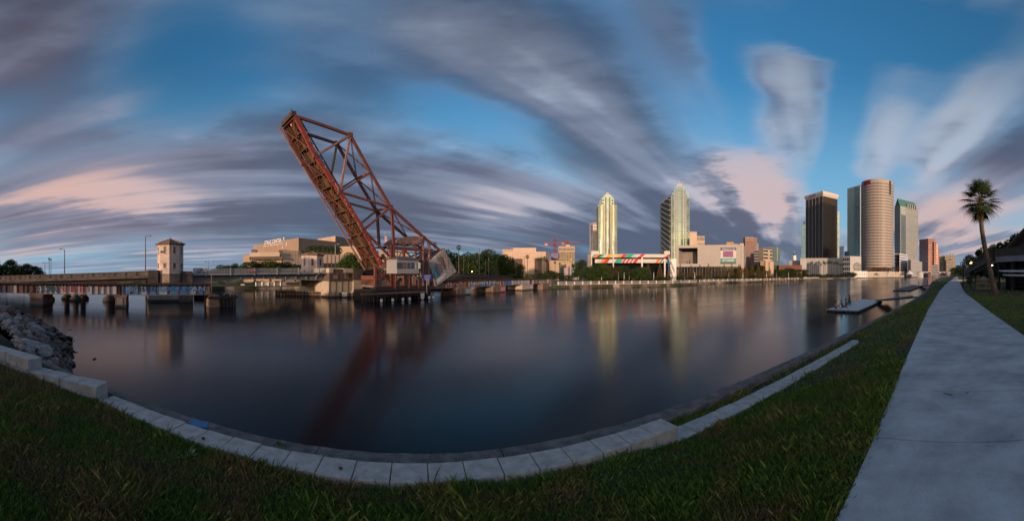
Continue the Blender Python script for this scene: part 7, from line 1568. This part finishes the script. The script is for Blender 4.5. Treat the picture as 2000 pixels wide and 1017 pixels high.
for i, (x, y) in enumerate(((1868, 549), (1876, 547.5))):
    q = G(x, y, .02); tag(MB().box(q.x-1.4, q.x+1.4, q.y-1.6, q.y+1.2, -.05, .25).build('concrete_pad', CONC_W, loc=q), ('nearer' if i == 0 else 'farther')+' low pale concrete pad on the lawn right of the far path', 'concrete pad')

# ============================================================ docks and people
DOCK = mat('dock_plastic', (.60, .57, .54), .7, .15, 1.5, .1); DOCKD = mat('wet_wood_dock', (.12, .10, .09), .8, .3, 1.5)
def dock(corners, zt, lab, mt, nx, ny, gang):
    c = [G(x, y, zt) for x, y in corners]; th = thing('floating_dock', lab, 'dock', (c[0].x, c[0].y, WATER))
    for i in range(nx):
        for j in range(ny):
            q = [c[0].lerp(c[3], (i+a)/nx).lerp(c[1].lerp(c[2], (i+a)/nx), (j+b__)/ny) for a, b__ in ((.006, .006), (.006, .994), (.994, .994), (.994, .006))]
            MB().prism([(v.x, v.y) for v in q], zt-.10, zt+random.uniform(-.008, .008)).build('deck_panel', mt, th)
    for (p, q, n) in ((c[0], c[1], 7), (c[1], c[2], 14)):
        MB().bar(p+Vector((0, 0, -.08)), q+Vector((0, 0, -.08)), .10, .14).build('edge_beam', TIMBERL if mt is DOCK else TIMBER, th)
        for i in range(n): v = p.lerp(q, (i+.5)/n); MB().tube((v.x, v.y, WATER-.1), (v.x, v.y, zt-.12), .16, n=10).build('float_drum', BLACK, th)
    pa, pb_, w = gang; a = G(*pa, zt); b_ = G(*pb_, -.45); a.z = zt+.05; MB().bar(a, b_, w, .08, (0, 0, 1)).build('gangway', FASC if mt is DOCK else mt, th); sd_ = (b_-a).cross(Vector((0, 0, 1))).normalized()*w*.5
    for s_ in (-1, 1): MB().bar(a+sd_*s_+Vector((0, 0, .08)), b_+sd_*s_+Vector((0, 0, .08)), .06, .12).build('gangway_kerb', GREYST, th)
    return th
dock([(1614.5, 604), (1675.5, 606.5), (1722, 586.5), (1686, 584)], -2.14, 'pale floating dock with people sitting on it, nearer of the two docks', DOCK, 6, 3, ((1722, 587.5), (1800, 579), 1.7))
dock([(1743.7, 566.5), (1776.5, 567.2), (1803, 558), (1782, 556)], -2.16, 'dark wooden floating dock farther along the near bank', DOCKD, 6, 2, ((1800, 559), (1833, 556), 1.6))
SKIN = mat('skin', (.42, .24, .17), .6, .15, 3); HAIR = mat('dark_hair', (.025, .018, .015), .7, .2, 5); CL1 = mat('dark_clothes', (.05, .045, .06), .9, .2, 3); CL2 = mat('plum_clothes', (.16, .08, .11), .9, .2, 3); CL3 = mat('grey_clothes', (.15, .15, .17), .9, .2, 3)
POSE = dict(
  sit=dict(h=(0, 0, .10), ch=(0, -.02, .42), nk=(0, -.01, .55), hd=(0, .03, .74), k=((-.14, .38, .38), (.14, .40, .36)), f=((-.15, .52, .03), (.15, .56, .03)), e=((-.26, .12, .32), (.26, .12, .32)), w=((-.18, .34, .36), (.18, .34, .34))),
  lean=dict(h=(0, 0, .10), ch=(0, -.18, .38), nk=(0, -.22, .50), hd=(0, -.22, .68), k=((-.12, .36, .30), (.14, .42, .16)), f=((-.13, .62, .03), (.15, .82, .05)), e=((-.25, -.35, .28), (.25, -.35, .28)), w=((-.24, -.42, .04), (.24, -.42, .04))),
  kneel=dict(h=(0, 0, .28), ch=(0, .02, .62), nk=(0, .03, .76), hd=(0, .06, .95), k=((-.12, .34, .07), (.12, .36, .10)), f=((-.12, -.10, .05), (.12, -.08, .05)), e=((-.25, .05, .50), (.25, .08, .50)), w=((-.20, .26, .40), (.18, .28, .42))),
  stand=dict(h=(0, 0, .92), ch=(0, 0, 1.26), nk=(0, 0, 1.44), hd=(0, .02, 1.62), k=((-.10, .03, .50), (.11, .06, .50)), f=((-.11, 0, .05), (.13, .03, .05)), e=((-.27, -.02, 1.12), (.27, .02, 1.12)), w=((-.28, .08, .88), (.26, .14, .92))))
def person(loc, rz, pose, label, top_m, hair_long=False, short_m=CL1):
    D = POSE[pose]; th = thing('person', label, 'person', loc, rz)
    V_ = []; E_ = []; Rr = []
    def a(p, r_, par=None): V_.append(p); Rr.append(r_); i = len(V_)-1; (E_.append((par, i)) if par is not None else None); return i
    hp_ = a(D['h'], .13); wa = a(tuple((Vector(D['h'])*.5+Vector(D['ch'])*.5)), .105, hp_); ch = a(D['ch'], .135, wa); nk = a(D['nk'], .05, ch); hd = a(D['hd'], .092, nk); a(tuple(Vector(D['hd'])+Vector((0, .01, .09))), .075, hd)
    for s_ in (0, 1):
        sg_ = -1 if s_ == 0 else 1; hj = a(tuple(Vector(D['h'])+Vector((sg_*.09, 0, -.03))), .085, hp_); kn = a(D['k'][s_], .055, hj); ft = a(D['f'][s_], .038, kn); a(tuple(Vector(D['f'][s_])+Vector((0, .14, -.01))), .03, ft)
        sh = a(tuple(Vector(D['ch'])+Vector((sg_*.17, 0, .09))), .055, ch); el_ = a(D['e'][s_], .036, sh); wr = a(D['w'][s_], .027, el_); hn = a(tuple(Vector(D['w'][s_])+Vector((0, .05, -.03))), .034, wr)
    me_ = bpy.data.meshes.new('body'); me_.from_pydata(V_, E_, []); me_.materials.append(top_m); o = bpy.data.objects.new('body', me_); C.objects.link(o); o.parent = th
    sk = o.modifiers.new('skin', 'SKIN'); o.data.skin_vertices[0].data[0].use_root = True
    for i, r_ in enumerate(Rr): o.data.skin_vertices[0].data[i].radius = (r_, r_)
    ss = o.modifiers.new('sub', 'SUBSURF'); ss.levels = 1; ss.render_levels = 1
    h_ = Vector(D['hd']); M = th.matrix_basis; Mx = Matrix.Translation(loc) @ Matrix.Rotation(rz, 4, 'Z')
    MB(Mx).ball(tuple(h_+Vector((0, -.02, .06))), .108, .115, .115, 10, 7).build('hair', HAIR, th, smooth=True)
    MB(Mx).ball(tuple(h_+Vector((0, .045, .0))), .078, .07, .105, 10, 7).build('face', SKIN, th, smooth=True)
    MB(Mx).tube(h_+Vector((0, .11, .01)), h_+Vector((0, .135, -.02)), .014, .02, 5).build('nose', SKIN, th)
    if hair_long: MB(Mx).ball(tuple(h_+Vector((0, -.08, -.10))), .085, .05, .18, 8, 6).build('long_hair', HAIR, th, smooth=True)
    MB(Mx).ball(tuple(Vector(D['h'])+Vector((0, .02, 0))), .19, .17, .14, 10, 6).build('shorts', short_m, th, smooth=True)
    return th
def pplace(x, y, z): return G(x, y, z)
person(G(1632, 602.5, -2.13), R(200), 'sit', 'person with dark hair and bare tanned back sitting at the outer dock end', SKIN, True)
person(G(1646, 600, -2.13), R(150), 'lean', 'person leaning back in plum clothes, second from the outer end of the pale dock', CL2)
person(G(1652, 597, -2.13), R(230), 'sit', 'person in grey sitting close behind the plum one on the pale dock', CL3)
person(G(1658.5, 593, -2.13), R(180), 'kneel', 'person in dark clothes kneeling upright on the pale dock', CL1)
person(G(1794.5, 558.5, -2.14), R(160), 'stand', 'person in dark clothes standing on the left of the far wooden dock', CL1)
person(G(1811, 556.5, -2.06), R(220), 'stand', 'person in plum clothes standing at the gangway of the far wooden dock', CL2)

# ============================================================ grass
gm_ = bpy.data.materials.new('grass_blades'); gm_.use_nodes = True; t = gm_.node_tree; b = t.nodes['Principled BSDF']; b.inputs['Roughness'].default_value = .6; b.inputs['Specular IOR Level'].default_value = .25
g_ = t.nodes.new('ShaderNodeNewGeometry'); cr = t.nodes.new('ShaderNodeValToRGB'); el = cr.color_ramp.elements; el[0].color = (.045, .090, .012, 1); el[1].color = (.17, .25, .045, 1)
cr2 = t.nodes.new('ShaderNodeValToRGB'); e2 = cr2.color_ramp.elements; e2[0].color = (.15, .075, .03, 1); e2[1].color = (.34, .24, .10, 1)
t.links.new(g_.outputs['Random Per Island'], cr.inputs[0]); t.links.new(g_.outputs['Random Per Island'], cr2.inputs[0])
tx = t.nodes.new('ShaderNodeTexCoord'); nn = t.nodes.new('ShaderNodeTexNoise'); nn.inputs['Scale'].default_value = 1.1; nn.inputs['Detail'].default_value = 5; nn.inputs['Roughness'].default_value = .7; t.links.new(tx.outputs['Object'], nn.inputs['Vector'])
sx = t.nodes.new('ShaderNodeSeparateXYZ'); t.links.new(tx.outputs['Object'], sx.inputs[0])
mrx = t.nodes.new('ShaderNodeMapRange'); mrx.inputs[1].default_value = -6; mrx.inputs[2].default_value = 3; mrx.inputs[3].default_value = .10; mrx.inputs[4].default_value = -.03; t.links.new(sx.outputs[0], mrx.inputs[0])
ad = t.nodes.new('ShaderNodeMath'); t.links.new(nn.outputs['Fac'], ad.inputs[0]); t.links.new(mrx.outputs[0], ad.inputs[1])
m3 = t.nodes.new('ShaderNodeMapRange'); m3.inputs[1].default_value = .48; m3.inputs[2].default_value = .66; t.links.new(ad.outputs[0], m3.inputs[0])
mx = t.nodes.new('ShaderNodeMix'); mx.data_type = 'RGBA'; t.links.new(m3.outputs[0], mx.inputs[0]); t.links.new(cr.outputs[0], mx.inputs[6]); t.links.new(cr2.outputs[0], mx.inputs[7]); t.links.new(mx.outputs[2], b.inputs['Base Color'])
g = np.random.default_rng(11)
def lawn_zv(x, y):
    a = np.interp(x, WK_X, WK_Y); bb = np.minimum(3.35, np.interp(x, SH_X, SH_Y)-.5); tt = np.clip((y-a)/np.maximum(.3, bb-a), 0, 1); z = np.interp(x, ZW_X, ZW_Z)
    return np.where(y <= a, -.02, -.02+(z+.02)*(tt*tt*(3-2*tt)*.35+tt*.65))
def blades(n, rmin, rmax, pw, h0, wpx):
    u = g.random(n); r_ = (rmin**pw+u*(rmax**pw-rmin**pw))**(1/pw); a = g.uniform(-1.32, 1.80, n); x = r_*np.sin(a); y = r_*np.cos(a)
    wl = np.interp(x, WK_X, WK_Y); wr = np.interp(x, WK_X, WR_Y); sh = np.interp(x, SH_X, SH_Y)
    front = np.where(x < -4.43, 2.86+(x+5.9)*.34, 3.345); front = np.where(x < -5.9, 2.0+(x+9.9)*.21, front); front = np.where(x > 11.16, sh-.30, front)
    main = (y > wl+.012-.05*g.random(n)**3) & (y < front); strip = ((x > 3.15) & (x < 11.3) & (y > 3.72) & (y < 3.93)) | ((x < -4.6) & (x > -9) & (y > front+.40) & (y < 3.74)); right = (y < wr-.012+.05*g.random(n)**3)
    edge = (x < 3.1) & (x > -4.4) & (y > 3.70) & (y < 3.77) & (g.random(n) < .5)
    ok = main | strip | right | edge; x, y, r_, st_ = x[ok], y[ok], r_[ok], (strip | edge)[ok]; n = len(x)
    z = lawn_zv(x, np.minimum(y, 3.3)); z = np.where(st_, np.where(x > 3, -.62, np.where(x < -4.5, -.45, -.56)), z)
    pat = np.array([noise.noise((float(a_)*1.3, float(b_)*1.3, 4.0)) for a_, b_ in zip(x, y)]) if n < 400000 else np.zeros(n)
    h = h0*(.45+.9*g.random(n)+.9*(g.random(n) > .97))*(1+1.3*np.clip(pat, -.22, 1)); h = np.where(st_ & (x < 3), h*.55, h); nearw = np.clip(1-(front[ok]-y)/.18, 0, 1)*(~st_); h = h*(1+.25*nearw)
    wd = np.maximum(.0028, wpx*r_/680)*(.7+.6*g.random(n)); an = g.random(n)*2*PI; la = g.random(n)*2*PI; ln = h*(.25+.7*g.random(n))
    dx_ = np.cos(an)*wd/2; dy_ = np.sin(an)*wd/2; lx = np.cos(la)*ln; ly = np.sin(la)*ln
    V_ = np.stack([np.stack([x-dx_, y-dy_, z-.01], 1), np.stack([x+dx_, y+dy_, z-.01], 1), np.stack([x+dx_*.6+lx*.45, y+dy_*.6+ly*.45, z+h*.65], 1), np.stack([x+lx, y+ly, z+h], 1)], 1).reshape(-1, 3)
    return V_, n
Vs = []; nt_ = 0
for args in ((330000, 1.9, 6.5, 1.1, .050, .9), (260000, 5.0, 26, .9, .055, 1.0), (110000, 18, 90, .7, .07, 1.3)):
    v_, n_b = blades(*args); Vs.append(v_); nt_ += n_b
V_ = np.concatenate(Vs); F_ = np.arange(len(V_)).reshape(-1, 4)
go = npmesh('grass', V_, F_, gm_, kind='stuff'); tag(go, 'dark green and brown short grass covering the near bank lawn', 'grass')
print('blades', nt_)
# weeds and litter on the lawn
WEED = leafmat('weed_leaves', (.03, .07, .012), (.08, .16, .03)); PALEW = leafmat('pale_weed', (.14, .20, .10), (.24, .30, .18))
def weed(x, y, z, s, mt, lab, n=16):
    q = G(x, y, z); th = thing('weed', lab, 'weed', q); random.seed(int(x))
    for i in range(n):
        a = 2.4*i; el_ = R(random.uniform(18, 65)); d = Vector((math.cos(a)*math.cos(el_), math.sin(a)*math.cos(el_), math.sin(el_))); L_ = s*random.uniform(.6, 1.1); sd_ = d.cross(Vector((0, 0, 1))).normalized()*L_*.10
        MB().add([q, q+d*L_*.5+sd_, q+d*L_-Vector((0, 0, .2*L_)), q+d*L_*.5-sd_], [(0, 1, 2, 3)]).build('leaf', mt, th)
weed(375, 890, -.42, .13, PALEW, 'pale feathery weed in the grass below the blue paint patch', 9); weed(1330, 905, -.5, .17, WEED, 'broad leafy weed in the grass below the step of the block wall'); weed(281, 832, -.42, .13, WEED, 'dark leafy weed beside the block wall near its left bend')
weed(1560, 870, -.28, .15, WEED, 'tall grassy weed on the lawn left of the footpath middle'); weed(1636, 952, -.1, .12, WEED, 'weed leaning over the left edge of the footpath'); weed(1745, 712, -.12, .22, WEED, 'leafy weed at the footpath edge by the slab joint'); weed(545, 870, -.47, .10, WEED, 'little weed growing against the blocks left of centre'); weed(1155, 863, -.54, .10, WEED, 'green tuft growing behind the blocks by the seawall')
q = G(1747, 689.5, -.25); tag(MB(Matrix.Translation(q)).add([(0, 0, .06), (.12, .05, .09), (.26, .0, .06), (.12, -.05, .07)], [(0, 1, 2, 3)]).build('dry_leaf', DEADP), 'curled dry brown leaf on the grass beside the footpath', 'leaf')
for i, (x, y) in enumerate(((1860, 771), (1886, 768))): q = G(x, y, .01); tag(MB().bar(q, q+Vector((.05, .12-.16*i, .004)), .008, .008).build('twig', BARK, loc=q), ('left' if i == 0 else 'right')+' tiny dark twig lying on the footpath slab', 'twig')
for i, (x, y) in enumerate(((189, 770), (397, 857), (665, 915), (1585, 0))):
    if y: q = G(x, y, -.39); tag(MB().ball((q.x, q.y, q.z+.008), .028, .02, .012, 7, 4, .3).build('leaf_scrap', mat('dark_red_scrap', (.08, .03, .025), .8), loc=q), ['dark reddish stone at the foot of the wall step', 'brown leaf scrap on the block right of the blue patch', 'brown leaf scrap on a block joint left of centre'][i], 'leaf scrap')
